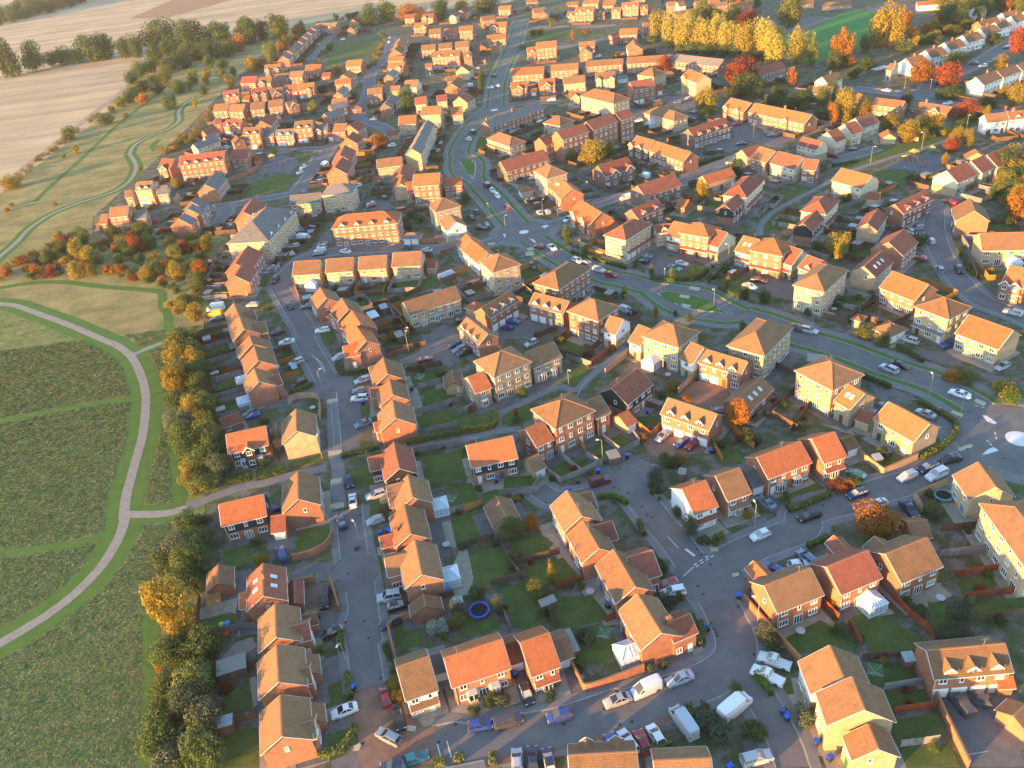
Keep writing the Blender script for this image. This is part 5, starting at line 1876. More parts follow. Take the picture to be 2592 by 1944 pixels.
def trunk_mesh(seed, limbs=5, reach=.55):
    r = random.Random(seed)
    mb = MB()
    mb.tube((0, 0, -2.0), (.02, .01, -.55), .085, .06, 7, 0, False)
    mb.tube((.02, .01, -.55), (0, .02, .35), .06, .02, 6)
    for k in range(limbs):
        a = 2 * math.pi * (k + r.random() * .6) / limbs
        z0 = r.uniform(-.75, -.1)
        q = Vector((math.cos(a) * reach * .5, math.sin(a) * reach * .5, z0 + .28))
        mb.tube((0, 0, z0), q, .04, .026, 5, 0, False)
        mb.tube(q, (math.cos(a + .2) * reach, math.sin(a + .2) * reach, z0 + .6), .026, .008, 5)
    return mb.mesh('trunk', [M['bark']])

CROWNS = dict(
    t=[leaf_cloud(100 + k, 4600, 30, .06) for k in range(5)],
    f=[leaf_cloud(130 + k, 1900, 20, .09) for k in range(4)],
    p=[leaf_cloud(150 + k, 3400, 26, .062, 1.0, .58, .35, .7) for k in range(4)],
    s=[leaf_cloud(170 + k, 1700, 16, .085, .8, .58) for k in range(6)],
    c=[leaf_cloud(190, 1500, 24, .09, 1.1, .6, .9)])
TRUNKS = [trunk_mesh(k) for k in range(4)]
PAL = dict(g=(.08, .122, .042), l=(.14, .17, .05), y=(.27, .21, .036), o=(.32, .14, .03), r=(.24, .065, .03), p=(.37, .32, .07), s=(.10, .125, .075), c=(.045, .085, .03), w=(.36, .38, .30), b=(.13, .20, .03))
TNAME = dict(g='dark green', l='olive green', y='golden yellow', o='orange', r='rust red', p='golden green', s='grey-green', c='deep green', w='silvery white', b='bright green')
VEG = []

def plant(sh, kd, cx, cy, rx, ry, rng, shrub=None, low=False):
    ox, oy, s = SHEET[sh]
    g0 = sp(sh, cx, cy + ry * .8)
    sc = scale_at(g0)
    R = max(.5, rx * s / sc)
    dep = math.atan2(FLY, math.hypot(g0.x, g0.y))
    rm = ry * s / sc
    a = math.sqrt(max(.25 * R * R, rm * rm - (R * math.sin(dep)) ** 2)) / math.cos(dep)
    is_shrub = shrub if shrub is not None else (2 * a < 3.6)
    hc = a * (.86 if is_shrub else 1.12)
    P = sp(sh, cx, cy, hc)
    add_plant(P.x, P.y, hc, R, a, kd, rng, is_shrub, sc)

def add_plant(x, y, hc, R, a, kd, rng, is_shrub, sc):
    col = PAL[kd]
    j = rng.uniform(.8, 1.25)
    h = rng.uniform(-.08, .08)
    col = (col[0] * j * (1 + h), col[1] * j, col[2] * j * (1 - h))
    key = 's' if is_shrub else ('p' if kd == 'p' or a > 2.1 * R else ('c' if kd == 'c' else ('t' if sc > 5 or R > 4 else 'f')))
    me = rng.choice(CROWNS[key])
    o = bpy.data.objects.new('shrub' if is_shrub else ('poplar_tree' if key == 'p' else ('small_tree' if hc + a < 6.5 else 'tree')), None)
    COL.objects.link(o)
    o.location = (x, y, 0)
    o.rotation_euler = (0, 0, rng.uniform(0, 6.28))
    o.empty_display_size = .3
    k = 1.0
    c = put('crown', me, o, (0, 0, hc), 0, col)
    c.scale = (R * k, R * k, a * k)
    if not is_shrub:
        t = put('trunk', rng.choice(TRUNKS), o, (0, 0, hc))
        t.scale = (max(R, a * .45), max(R, a * .45), hc / 2.0 if hc > a else a * .6)
    else:
        mb = _stem()
        t = put('stem', mb, o, (0, 0, 0))
        t.scale = (R, R, hc)
    VEG.append(dict(o=o, kd=kd, shrub=is_shrub, R=R, h=hc + a, key=key))

_st = []
def _stem():
    if not _st:
        mb = MB()
        for k in range(5):
            q = 2 * math.pi * k / 5
            mb.tube((.05 * math.cos(q), .05 * math.sin(q), -.02), (.35 * math.cos(q), .35 * math.sin(q), .9), .035, .012, 5)
        _st.append(mb.mesh('stem', [M['bark']]))
    return _st[0]

TREES = """A0 g 50 500 80 130|g 260 490 80 100|g 430 510 50 50|g 540 480 80 60|l 660 480 60 50|g 790 400 120 100|g 890 400 60 90|g 1060 410 60 70|g 1160 400 50 80|g 1360 300 140 100|g 1640 290 110 100|g 1870 280 90 80|g 2120 260 70 90|g 1330 470 60 80|g 1450 420 70 80|r 1560 370 50 40|g 1200 600 60 60|g 1290 570 50 50|g 1130 670 50 50|l 1400 650 60 60|l 1310 700 50 60|g 1220 740 50 50|g 1350 750 50 50|l 1100 830 50 50|l 1030 880 50 40|o 1230 850 45 40|g 1150 790 50 50|g 1450 560 70 60|g 1550 500 70 70|g 1650 440 60 70|l 1740 440 50 60|y 1820 430 40 50|o 2050 370 60 60|g 1950 420 60 60|g 1800 530 40 50|g 1910 550 50 35|o 2170 550 50 50|g 2010 610 25 35|l 1920 640 40 35|l 1660 660 40 60|y 1770 660 40 60|g 1540 740 55 50|l 1630 740 30 40|g 1750 780 35 35|g 1460 870 55 60|l 910 1020 65 45|l 590 1150 50 50|y 650 1285 30 30|y 90 1570 70 50|l 550 1345 20 15|l 1080 990 25 20|l 960 940 25 30|y 1980 700 40 50|y 1680 890 20 35
B0 y 465 395 22 22|o 60 445 22 20|y 100 405 20 16|y 1525 215 35 45|l 1210 95 22 22
A1 g 410 260 70 90|g 550 250 60 70|l 690 220 90 90|l 620 440 55 75|o 860 260 30 40|y 470 560 40 55|o 560 550 40 45|g 1460 130 70 75|l 1620 95 70 75|o 1840 105 105 50|g 2085 80 65 70|l 1790 820 60 60|g 1800 900 50 60|o 1560 1210 60 60|y 1200 600 35 35|g 1130 400 30 30|l 1590 300 25 25|y 1300 1540 40 30|g 900 800 40 35|l 1000 930 45 50|g 1080 760 40 35
A2 l 570 40 50 35|g 780 30 90 60|g 740 690 25 90|y 1690 1310 100 80|l 1840 1280 50 60|l 1510 1330 40 50|o 1530 300 15 35|l 1350 195 25 30|g 1190 280 30 22|g 1250 275 25 22|l 1100 405 35 20|o 1640 270 30 20
A3 p 570 210 65 115|p 690 250 80 120|p 800 270 80 130|p 920 290 60 110|p 980 300 70 110|p 1050 270 60 130|p 1090 250 50 110|p 1150 320 60 110|p 1190 260 50 80|p 1300 330 60 130|p 1380 330 50 120|p 1490 310 70 150|p 1560 400 80 130|p 1590 330 50 90|p 1765 380 80 130|p 1890 400 40 100|l 1890 470 45 80|l 940 120 90 80|l 1060 130 60 50|g 1190 130 80 70|r 1330 160 80 70|l 1700 90 90 110|r 1280 620 120 110|g 1330 720 130 90|o 1720 660 40 70|r 620 550 50 60|g 1600 780 60 50|y 980 870 85 90|l 950 990 40 40|o 2110 410 55 90|o 2190 380 55 110|g 2080 520 60 70|o 2170 520 70 45|g 1400 780 60 50|g 1560 850 60 40|g 1700 880 80 50|g 1800 850 100 50|g 780 400 60 40|g 880 410 60 40|g 990 430 70 40|g 1120 440 60 40|g 1240 450 50 40|g 1420 480 60 40|g 520 330 50 35
A4 y 1060 220 110 150|l 930 250 50 80|o 1190 170 50 90|g 960 320 70 60|g 850 370 50 70|y 1370 260 50 45|y 1460 220 50 50|o 1490 130 40 60|g 1560 110 80 80|l 1660 120 50 80|y 1740 60 60 60|y 1620 40 70 60|g 1880 60 60 60|o 2060 30 60 50|o 1340 610 90 80|r 1560 640 90 90|g 1630 500 80 60|r 2180 340 70 90|y 2010 540 50 60|y 690 900 70 120|y 820 930 60 70|o 570 970 40 90|y 1060 1040 60 60|y 1220 1120 70 80|y 1340 1080 60 70|y 1440 1060 70 70|r 1710 940 80 70|y 1640 1160 45 60|y 1740 1190 40 70|r 1600 1240 60 60|c 1210 830 45 70|y 2080 1560 80 80|y 2160 800 70 80|y 2060 790 50 50|g 1560 800 90 50|g 870 550 70 40|g 740 620 60 50|y 1530 1370 25 45|g 1300 330 60 40|g 1200 400 60 40|g 1450 330 60 35|l 1600 260 60 40|g 1750 300 50 40|g 1950 330 60 40|g 1650 770 60 40|l 1720 200 60 25|g 1900 880 70 40|g 480 980 70 50|g 1150 950 60 40
B4 y 2050 180 60 60|y 2150 380 60 110|o 2180 250 50 80|g 1980 300 60 50|y 620 740 85 100|g 1330 710 50 50|l 900 1180 35 35|y 1760 250 20 30|g 680 340 35 35|l 850 1500 70 60|g 1000 1560 60 60|g 430 760 45 40|g 1240 160 40 30
B3 g 1240 90 60 80|y 940 280 50 90|g 510 970 25 55|l 680 990 20 50|y 850 1000 20 50|y 1165 1060 18 50|g 1010 1030 20 50|g 1480 1190 45 55|g 270 1160 28 50|y 545 1330 20 50|g 715 1340 18 35|g 830 1365 20 45|g 1290 1450 28 55|g 1310 1150 35 60|g 1860 1330 25 40|g 370 910 25 35|g 2130 1230 60 50
B2 g 1480 660 35 80|y 510 1070 22 18|g 130 480 50 40|g 100 590 50 40|g 210 520 40 40|l 1660 780 40 35|g 600 340 35 45
E0 y 1420 200 150 220|y 1560 480 100 140|o 1370 780 35 45|y 1460 720 40 45|l 1430 900 90 110|o 1800 1480 50 60|r 1940 950 55 55
D2 l 1010 460 90 90|o 1170 410 60 70|l 1230 990 80 90|y 1345 850 35 90|s 530 1150 50 80|l 540 1270 60 70|w 370 1330 80 80|b 390 1380 45 40|s 880 1130 45 80|g 690 1030 60 60|o 740 1000 35 30|g 590 620 50 30|l 1050 700 60 30|g 870 590 40 40|l 720 130 35 35
D1 y 610 735 60 60|g 560 580 40 40|l 1440 640 12 10
C2 l 540 910 35 45|o 1040 760 15 40|g 500 540 18 40|g 1040 820 40 20|l 1090 590 45 40|y 590 1090 25 30|g 390 430 50 40
C3 y 700 530 65 45|o 1240 770 80 120|y 760 1160 50 60|g 620 1170 60 60|g 690 1180 50 60|s 540 1310 60 70|s 570 1420 40 50|g 1080 1030 45 45|l 1340 960 60 60|s 1500 760 30 40|o 810 640 40 30|s 1400 1000 60 50|g 590 610 40 35
D3 g 730 330 40 50|s 840 440 60 80|l 1080 560 55 60|g 960 570 50 40|g 600 800 55 70|b 565 745 30 25|s 650 1090 70 60|g 760 1050 40 40|g 520 150 30 30|b 495 90 20 25|b 525 140 18 25|b 575 210 20 25|y 1330 350 50 25
F4 o 560 800 210 130|g 1150 520 50 50|l 1180 680 100 70|s 1210 780 60 60|l 300 390 60 60|o 200 440 100 70
F3 s 1280 1100 120 100|s 1450 1240 130 100|l 1600 740 70 80|g 1800 1230 110 80|g 1250 960 60 40|s 680 530 60 40|s 800 480 50 40
E3 s 1660 450 80 110|s 1600 640 120 50|g 700 580 60 40|s 430 1270 80 80|g 80 1360 70 60|s 140 600 60 80|s 180 700 60 70|g 1320 440 60 40
E1 b 945 745 35 40|l 150 640 30 40|y 1540 1110 40 50|l 1520 1020 40 60|g 1470 760 30 80|s 1500 900 30 70
E2 g 300 1210 45 40|g 430 1130 60 40|s 520 1130 60 50|l 500 1050 30 30|g 900 1110 40 40|s 1150 640 70 40|g 1120 860 60 40
C4 o 1600 440 70 50|l 1720 450 90 60|y 2050 560 90 50|b 2080 620 90 60|r 620 1390 80 50|b 760 1370 40 40|l 300 880 40 40|g 1010 1110 50 60
C1 o 150 280 20 45|o 165 560 30 40|l 640 830 40 45|g 640 1170 70 40"""
BELTS = [   # scattered individuals: outline, how many, radius range, mix of kinds
 ('@B0 0 980 250 800 550 670 850 620 1300 650 1450 660 1750 640 1800 760 1780 900 1740 1180 1710 1420 1520 1470 1450 1200 1420 1110 900 1050 500 1030 0 1060', 150, (1.1, 2.6), 'gglyyoorlys'),
 ('@C0 1560 180 1730 80 1750 400 1830 720 1880 1000 1930 1300 1880 1400 1620 1470 1570 1200 1520 800 1545 400', 74, (1.6, 3.2), 'gglglyyslg'),
 ('@YY 395 1150 440 1130 432 1250 420 1280 350 1220 385 1190', 16, (1.8, 3.0), 'ggglgs'),
 ('@E0 1600 620 1840 560 1840 1633 1400 1700 1370 1150 1500 980 1480 700', 52, (1.5, 2.9), 'ggsgsglg'),
 ('@A0 130 1530 400 1310 850 985 870 1010 440 1330 180 1560', 42, (1.0, 1.9), 'yolyyo'),
 ('@A0 -150 200 400 70 760 -20 780 10 400 130 -100 250', 40, (5.0, 8.5), 'gggl'),
 ('@A0 1350 1330 1500 1180 1650 1160 1820 940 1830 1000 1700 1200 1480 1340', 40, (1.2, 2.2), 'yollyg'),
 ('@A1 640 430 900 250 920 300 700 470', 26, (1.5, 2.8), 'yogly'),
 ('@A1 1010 530 1150 370 1170 390 1040 560', 22, (1.0, 1.6), 'gll'), ('@A1 1480 560 1600 330 1630 340 1540 570', 22, (1.0, 1.8), 'goyl'),
 ('@A1 1150 165 1500 150 1500 175 1150 190', 14, (1.5, 3.0), 'gg'), ('@A0 1500 520 1900 330 2200 330 2150 440 1700 560 1500 640', 34, (2.5, 4.5), 'gglgl'),
 ('@A4 1200 380 1700 150 1900 160 1500 330 1250 460', 26, (1.5, 3.0), 'gglgyo'), ('@A4 250 870 560 800 600 960 400 930', 14, (1.8, 3.0), 'ggl'),
 ('@A3 1150 800 1500 830 1900 900 1900 960 1500 880 1150 820', 22, (1.5, 2.6), 'ggl'), ('@A4 1100 1210 1600 1130 1800 1000 1850 960 1870 1000 1620 1170 1120 1230', 18, (1.4, 2.4), 'lgyg'),
 ('@B4 1960 80 2212 60 2212 480 2150 560 2050 400', 18, (2.0, 3.6), 'gyygol'), ('@P6 950 0 2212 0 2212 200 1300 60 1000 130', 26, (3.0, 5.5), 'gylgoy'),
 ('@A3 430 0 900 0 1500 0 1500 60 900 130 700 60', 14, (2.5, 4.0), 'gglo'),
]
HEDGES = """l E1 1165 940 1185 1130|l E1 1110 620 1120 760|l E1 935 1580 1100 1530 1190 1440 1220 1340|l E2 150 1610 230 1580|l E2 0 1640 80 1620|l E2 455 1560 450 1650|l D3 400 420 445 540|l D3 1690 330 2040 190|b D3 40 220 180 210 300 270|l D3 1850 640 2020 560|l F3 1210 20 1230 160 1180 280|b F3 1820 590 2000 830|l F3 1070 950 1130 1080|l F3 600 1470 880 1370|l C4 1320 1160 1500 1080 1610 960 1610 860 1450 760 1300 680|g C4 820 460 1060 560|l C1 860 610 1070 530|g C1 1270 370 1330 440 1540 410|g C1 560 1350 830 1280|l C1 1870 1040 2212 960|g C1 300 1390 530 1340|g C1 1310 1160 1400 1135 1640 1080|l B1 560 1330 650 1300|g B3 1000 1060 1180 970|g B3 500 1050 860 1060 990 980|g B3 1080 1130 1320 1230|y C2 600 930 850 890 870 790|l C2 100 1040 560 940|g B4 1640 800 1750 1000|g A4 560 1440 780 1400|g C4 1120 200 1340 340|l E1 1480 1010 1530 1160|g B2 1100 190 880 200|g B2 1520 820 1990 960|g C3 1690 1600 1660 1480|g A3 870 1440 1130 1360"""

def hedge(kd, pl, rng, w=1.0, h=1.25):
    """clipped hedge: soft box of leaf sprays over a dark core"""
    p = smooth(pl) if len(pl) > 2 else pl
    L, Rr = offset_pair(p, w)
    r = np.random.RandomState(int(abs(p[0].x * 13 + p[0].y * 7)) % 99999)
    quads = []
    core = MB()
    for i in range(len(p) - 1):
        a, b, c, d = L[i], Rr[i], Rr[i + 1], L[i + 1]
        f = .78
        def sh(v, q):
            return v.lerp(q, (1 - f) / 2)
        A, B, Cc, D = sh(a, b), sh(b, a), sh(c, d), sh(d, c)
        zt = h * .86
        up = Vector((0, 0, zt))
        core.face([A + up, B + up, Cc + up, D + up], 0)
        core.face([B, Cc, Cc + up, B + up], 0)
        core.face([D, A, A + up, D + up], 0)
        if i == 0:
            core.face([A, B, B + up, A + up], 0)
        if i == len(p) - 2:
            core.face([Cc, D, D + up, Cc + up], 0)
        ln = (p[i + 1] - p[i]).length
        n = int(ln * 60)
        t = r.uniform(0, 1, n)
        side = r.uniform(0, 1, n)
        for k in range(n):
            q = a.lerp(d, t[k])
            s = b.lerp(c, t[k])
            if side[k] < .45:
                pt = q.lerp(s, r.uniform(0, 1)) + Vector((0, 0, h + r.uniform(-.12, .1)))
                nr = Vector((r.normal() * .4, r.normal() * .4, 1))
            else:
                m = q if side[k] < .72 else s
                o = (m - q.lerp(s, .5)).normalized()
                pt = m + o * r.uniform(-.1, .08) + Vector((0, 0, r.uniform(.05, h)))
                nr = o + Vector((r.normal() * .4, r.normal() * .4, .3 + r.normal() * .4))
            nr.normalize()
            e1 = nr.orthogonal().normalized() * r.uniform(.1, .22)
            e2 = nr.cross(e1) * r.uniform(.6, 1)
            quads.append([pt - e1, pt - e2, pt + e1, pt + e2])
    lf = MB()
    for q in quads:
        lf.face(q, 0)
    base = Vector((p[0].x, p[0].y, 0))
    for mb in (core, lf):
        mb.v = [(v[0] - base.x, v[1] - base.y, v[2]) for v in mb.v]
    o = bpy.data.objects.new('hedge', None)
    COL.objects.link(o)
    o.location = base
    col = PAL[kd]
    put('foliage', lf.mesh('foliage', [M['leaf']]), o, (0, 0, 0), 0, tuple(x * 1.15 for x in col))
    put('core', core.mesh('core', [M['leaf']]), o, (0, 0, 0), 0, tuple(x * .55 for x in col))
    VEG.append(dict(o=o, kd=kd, hedge=True, shrub=False, R=1, h=h, key='h'))

def undergrowth(rest, name='undergrowth', label='mixed green and rusty undergrowth between the shrubs of the belts'):
    """the small shrubs nobody could count: one mass of leaf sprays"""
    V, F, n = [], [], 0
    for q in rest:
        x, y, hc, R, a, rot, me = q
        co = np.empty(len(me.vertices) * 3)
        me.vertices.foreach_get('co', co)
        co = co.reshape(-1, 4, 3)[::2].reshape(-1, 3)
        c, s = math.cos(rot), math.sin(rot)
        X = co[:, 0] * R * c - co[:, 1] * R * s + x
        Y = co[:, 0] * R * s + co[:, 1] * R * c + y
        V.append(np.stack([X, Y, co[:, 2] * a + hc], 1))
    v = np.concatenate(V)
    n = len(v) // 4
    me = bpy.data.meshes.new(name)
    me.vertices.add(n * 4)
    me.vertices.foreach_set('co', v.reshape(-1))
    me.loops.add(n * 4)
    me.loops.foreach_set('vertex_index', np.arange(n * 4))
    me.polygons.add(n)
    me.polygons.foreach_set('loop_start', np.arange(n) * 4)
    me.polygons.foreach_set('loop_total', np.full(n, 4))
    me.update()
    m, nn, l, b = new_mat('undergrowth_leaves', .8, .1)
    t = _noise(nn, l, .35, 5.0, _world_pos(nn), .7)
    c = _ramp(nn, l, t.outputs['Fac'], [(.3, (.06, .085, .03)), (.45, (.12, .13, .04)), (.55, (.26, .19, .04)), (.65, (.27, .12, .03)), (.75, (.10, .12, .04))])
    l.new(c.outputs['Color'], b.inputs['Base Color'])
    me.materials.append(m)
    o = put(name, me)
    kind(tag(o, label, name.replace('_', ' ')), 'stuff')

def build_veg():
    rng = random.Random(21)
    for row in TREES.splitlines():
        sh, rest = row.split(' ', 1)
        for q in rest.split('|'):
            t = q.split()
            plant(sh, t[0], *(float(v) for v in t[1:]), rng)
    belt = []
    for txt, n, (r0, r1), mix in BELTS:
        P = pts(txt)
        x0, x1, y0, y1 = min(v.x for v in P), max(v.x for v in P), min(v.y for v in P), max(v.y for v in P)
        got, tries = [], 0
        while len(got) < n and tries < 6000:
            tries += 1
            q = (rng.uniform(x0, x1), rng.uniform(y0, y1))
            if not inside(q, P):
                continue
            R = rng.uniform(r0, r1)
            if any((q[0] - g[0]) ** 2 + (q[1] - g[1]) ** 2 < (.62 * (R + g[2])) ** 2 for g in got):
                continue
            got.append((*q, R))
            big = R > 2.3
            a = R * rng.uniform(.8, 1.15) * (1.15 if big else .8)
            belt.append((q[0], q[1], a * (1.1 if big else .86), R, a, rng.choice(mix), not big, scale_at(Vector((q[0], q[1], 0)))))
    belt.sort(key=lambda t: -t[3] * t[7])
    keep, rest = 200, []
    for x, y, hc, R, a, kd, small, sc in belt:
        if small and keep <= 0:
            rest.append((x, y, hc, R, a, rng.uniform(0, 6.28), rng.choice(CROWNS['s'])))
        else:
            keep -= small
            add_plant(x, y, hc, R, a, kd, rng, small, sc)
    undergrowth(rest)
    for q in HEDGES.split('|'):
        kd, sh, rest = q.split(' ', 2)
        hedge(kd, pts('@' + sh + ' ' + rest), rng)
build_veg()

# ------------------------------------------------------------------ rough grass of the meadow: tussocks nobody could count
def tussocks():
    r = np.random.RandomState(3)
    P = pts('@YY -120 500 60 400 300 200 480 110 520 150 330 352 200 470 200 505 430 490 450 620 440 700 385 760 385 1180 330 1300 335 1800 -200 1800')
    skip = []
    for c, w, t in PATHS:
        if c in ('mown', 'gravel'):
            q = smooth(pts(t))
            skip += [(a.x, a.y, b.x, b.y, w / 2 + .25) for a, b in zip(q, q[1:])]
    q = np.array([(v.x, v.y) for v in P])
    n = 90000
    # even spread over the ground, thinned with distance
    xy = np.stack([r.uniform(q[:, 0].min(), q[:, 0].max(), n * 6), r.uniform(q[:, 1].min(), 230.0, n * 6)], 1)
    d = np.hypot(xy[:, 0], xy[:, 1])
    xy = xy[r.uniform(0, 1, len(xy)) < np.clip((120 / d) ** 1.1, 0, 1)]
    X, Y = xy[:, 0], xy[:, 1]
    ins = np.zeros(len(xy), bool)
    for k in range(len(q)):
        (x0, y0), (x1, y1) = q[k - 1], q[k]
        if y0 != y1:
            ins ^= ((y0 > Y) != (y1 > Y)) & (X < (x1 - x0) * (Y - y0) / (y1 - y0) + x0)
    for x0, y0, x1, y1, w in skip:
        dx, dy = x1 - x0, y1 - y0
        t = np.clip(((X - x0) * dx + (Y - y0) * dy) / (dx * dx + dy * dy + 1e-9), 0, 1)
        ins &= np.hypot(X - x0 - t * dx, Y - y0 - t * dy) > w
    xy = xy[ins][:n]
    m = len(xy)
    a = r.uniform(0, math.pi, m)
    sz = r.uniform(.1, .32, m) * np.clip(np.hypot(xy[:, 0], xy[:, 1]) / 130, 1, 2.2)
    h = sz * r.uniform(.4, 1.0, m) * .3
    V = np.empty((m, 2, 4, 3))
    for j in range(2):
        ca, sa = np.cos(a + j * 1.6), np.sin(a + j * 1.6)
        lean = r.normal(size=(m, 2)) * .12
        for k, (u, v) in enumerate(((-.7, 0), (.7, 0), (1, 1), (-1, 1))):
            V[:, j, k, 0] = xy[:, 0] + ca * sz * u + lean[:, 0] * v
            V[:, j, k, 1] = xy[:, 1] + sa * sz * u + lean[:, 1] * v
            V[:, j, k, 2] = .02 + h * v
    nq = m * 2
    me = bpy.data.meshes.new('grass')
    me.vertices.add(nq * 4)
    me.vertices.foreach_set('co', V.reshape(-1))
    me.loops.add(nq * 4)
    me.loops.foreach_set('vertex_index', np.arange(nq * 4))
    me.polygons.add(nq)
    me.polygons.foreach_set('loop_start', np.arange(nq) * 4)
    me.polygons.foreach_set('loop_total', np.full(nq, 4))
    me.update()
    mt, nn, l, b = new_mat('grass_blades', .9, .1)
    t = _noise(nn, l, .45, 6.0, _world_pos(nn), .8)
    c = _ramp(nn, l, t.outputs['Fac'], [(.3, (.12, .165, .045)), (.45, (.18, .205, .06)), (.57, (.28, .25, .09)), (.72, (.24, .17, .085))])
    l.new(c.outputs['Color'], b.inputs['Base Color'])
    up = nn.new('ShaderNodeCombineXYZ')          # fine blades scatter light like the sward they stand in
    up.inputs['Z'].default_value = 1.0
    gn_ = nn.new('ShaderNodeNewGeometry')
    mxn = nn.new('ShaderNodeMix')
    mxn.data_type = 'VECTOR'
    mxn.inputs[0].default_value = .42
    l.new(up.outputs[0], mxn.inputs[4])
    l.new(gn_.outputs['Normal'], mxn.inputs[5])
    l.new(mxn.outputs[1], b.inputs['Normal'])
    me.materials.append(mt)
    o = put('grass', me)
    kind(tag(o, 'rough uncut grass tussocks of the meadow between mown strips', 'grass'), 'stuff')
tussocks()

def garden_bushes():
    """planting along the foot of fences and walls in the near gardens"""
    rng = random.Random(77)
    lines = []
    for row in FENCES.splitlines():
        sh, rest = row.split(' ', 1)
        for q in rest.split('|'):
            lines.append(pts('@' + sh + ' ' + q.split(' ', 1)[1]))
    for p in lines:
        for a, b in zip(p, p[1:]):
            n = int((b - a).length / 6 + rng.random())
            for k in range(n):
                q = a.lerp(b, rng.random())
                d = (b - a).normalized()
                s = rng.choice((-1, 1))
                R = rng.uniform(.45, .95)
                x, y = q.x - d.y * s * (R + .2), q.y + d.x * s * (R + .2)
                hc = R * rng.uniform(.7, 1.2)
                m = len(VEG)
                add_plant(x, y, hc * .9, R, hc, rng.choice('ggglsslbroy'), rng, True, 9)
                VEG[m]['o'].name = 'garden_bush'
                VEG[m]['bush'] = True

    rest = []
    for gi, (P, sc, u) in enumerate(GARDENS):
        f = lambda a, b: P[0].lerp(P[3], a).lerp(P[1].lerp(P[2], a), b)
        for k in range(rng.randint(0, 2)):
            q = f(rng.choice((.1, .9, rng.random())), rng.uniform(.35, .92))
            R = rng.uniform(.6, 1.4)
            a = R * rng.uniform(.8, 1.3)
            if gi < 110:
                m = len(VEG)
                add_plant(q.x, q.y, R * .9, R, a, rng.choice('ggglslgoy'), rng, True, 5)
                VEG[m]['o'].name = 'garden_bush'
                VEG[m]['bush'] = True
            else:
                rest.append((q.x, q.y, R * .9, R, a, rng.uniform(0, 6.28), rng.choice(CROWNS['s'])))
    undergrowth(rest, 'garden_shrubbery', 'small mixed shrubbery in the far back gardens')

# ------------------------------------------------------------------ cars
M['paint'] = objcol('car_paint', .3, .5, .6)
M['tyre'] = plain('tyre_rubber', (.02, .02, .022), .9, .1)
M['rim'] = plain('alloy_rim', (.45, .46, .48), .35, .5, 0, .8)
M['lampw'] = plain('headlamp_glass', (.75, .76, .78), .1, .6)
M['lampr'] = plain('tail_lamp', (.35, .015, .015), .2, .5)
M['plate'] = plain('number_plate', (.72, .66, .35), .5, .3)

def car_meshes(L, W, H, prof, glass_prof, bonnet=True):
    """prof: upper outline (x from rear 0..1, z) of the painted body; glass_prof: outline of the glasshouse"""
    hw = W / 2
    body = MB()
    xs = [(-.5 + t) * L for t, z in prof]
    zs = [z * H for t, z in prof]
    sill = .2
    def width(t, z):
        e = min(t, 1 - t)
        w = hw * (1 - .16 * max(0, (.12 - e) / .12) ** 1.5)
        return w
    n = len(prof)
    ring = []
    for i in range(n):
        w = width(prof[i][0], zs[i])
        z = zs[i]
        sh = min(z, .92 * z)
        ring.append([(xs[i], -w, sill), (xs[i], -w * 1.0, sill + (z - sill) * .62), (xs[i], -w * .9, z), (xs[i], 0, z + .03), (xs[i], w * .9, z), (xs[i], w, sill + (z - sill) * .62), (xs[i], w, sill)])
    for i in range(n - 1):
        a, b = ring[i], ring[i + 1]
        for k in range(6):
            body.face([a[k], a[k + 1], b[k + 1], b[k]][::-1], 0)
        body.face([a[0], b[0], b[6], a[6]][::-1], 1)
    body.face(ring[0], 0)
    body.face(ring[-1][::-1], 0)
    # glasshouse: lower rail to roof
    gl, roof = MB(), MB()
    (x0, zb0), (x1, zr0), (x2, zr1), (x3, zb1) = [((-.5 + t) * L, z * H) for t, z in glass_prof]
    lw, rw = hw * .9, hw * .72
    lo = [(x0, -lw, zb0), (x3, -lw, zb1), (x3, lw, zb1), (x0, lw, zb0)]
    hi = [(x1, -rw, zr0), (x2, -rw, zr1), (x2, rw, zr1), (x1, rw, zr0)]
    for k in range(4):
        gl.face([lo[k], lo[(k + 1) % 4], hi[(k + 1) % 4], hi[k]], 0)
    xm = (x1 + x2) / 2
    t = .06
    for s in (-1, 1):               # roof skin with rounded sides
        pass
    roof.face([(x1 - .05, -rw - .03, zr0), (x2 + .05, -rw - .03, zr1), (x2, -rw * .6, zr1 + t), (x1, -rw * .6, zr0 + t)], 0)
    roof.face([(x1, -rw * .6, zr0 + t), (x2, -rw * .6, zr1 + t), (x2, rw * .6, zr1 + t), (x1, rw * .6, zr0 + t)], 0)
    roof.face([(x1, rw * .6, zr0 + t), (x2, rw * .6, zr1 + t), (x2 + .05, rw + .03, zr1), (x1 - .05, rw + .03, zr0)], 0)
    for k in range(4):              # pillars
        roof.bar(lo[k], hi[k], .09, .09, 0)
    for s in (-1, 1):
        zm = (zb0 + zb1) / 2
        roof.bar((xm, s * lw, zm), (xm, s * rw, (zr0 + zr1) / 2), .1, .05, 0)
    return body.mesh('body', [M['paint'], M['tyre']], False), gl.mesh('glazing', [M['glass']]), roof.mesh('roof', [M['paint']])

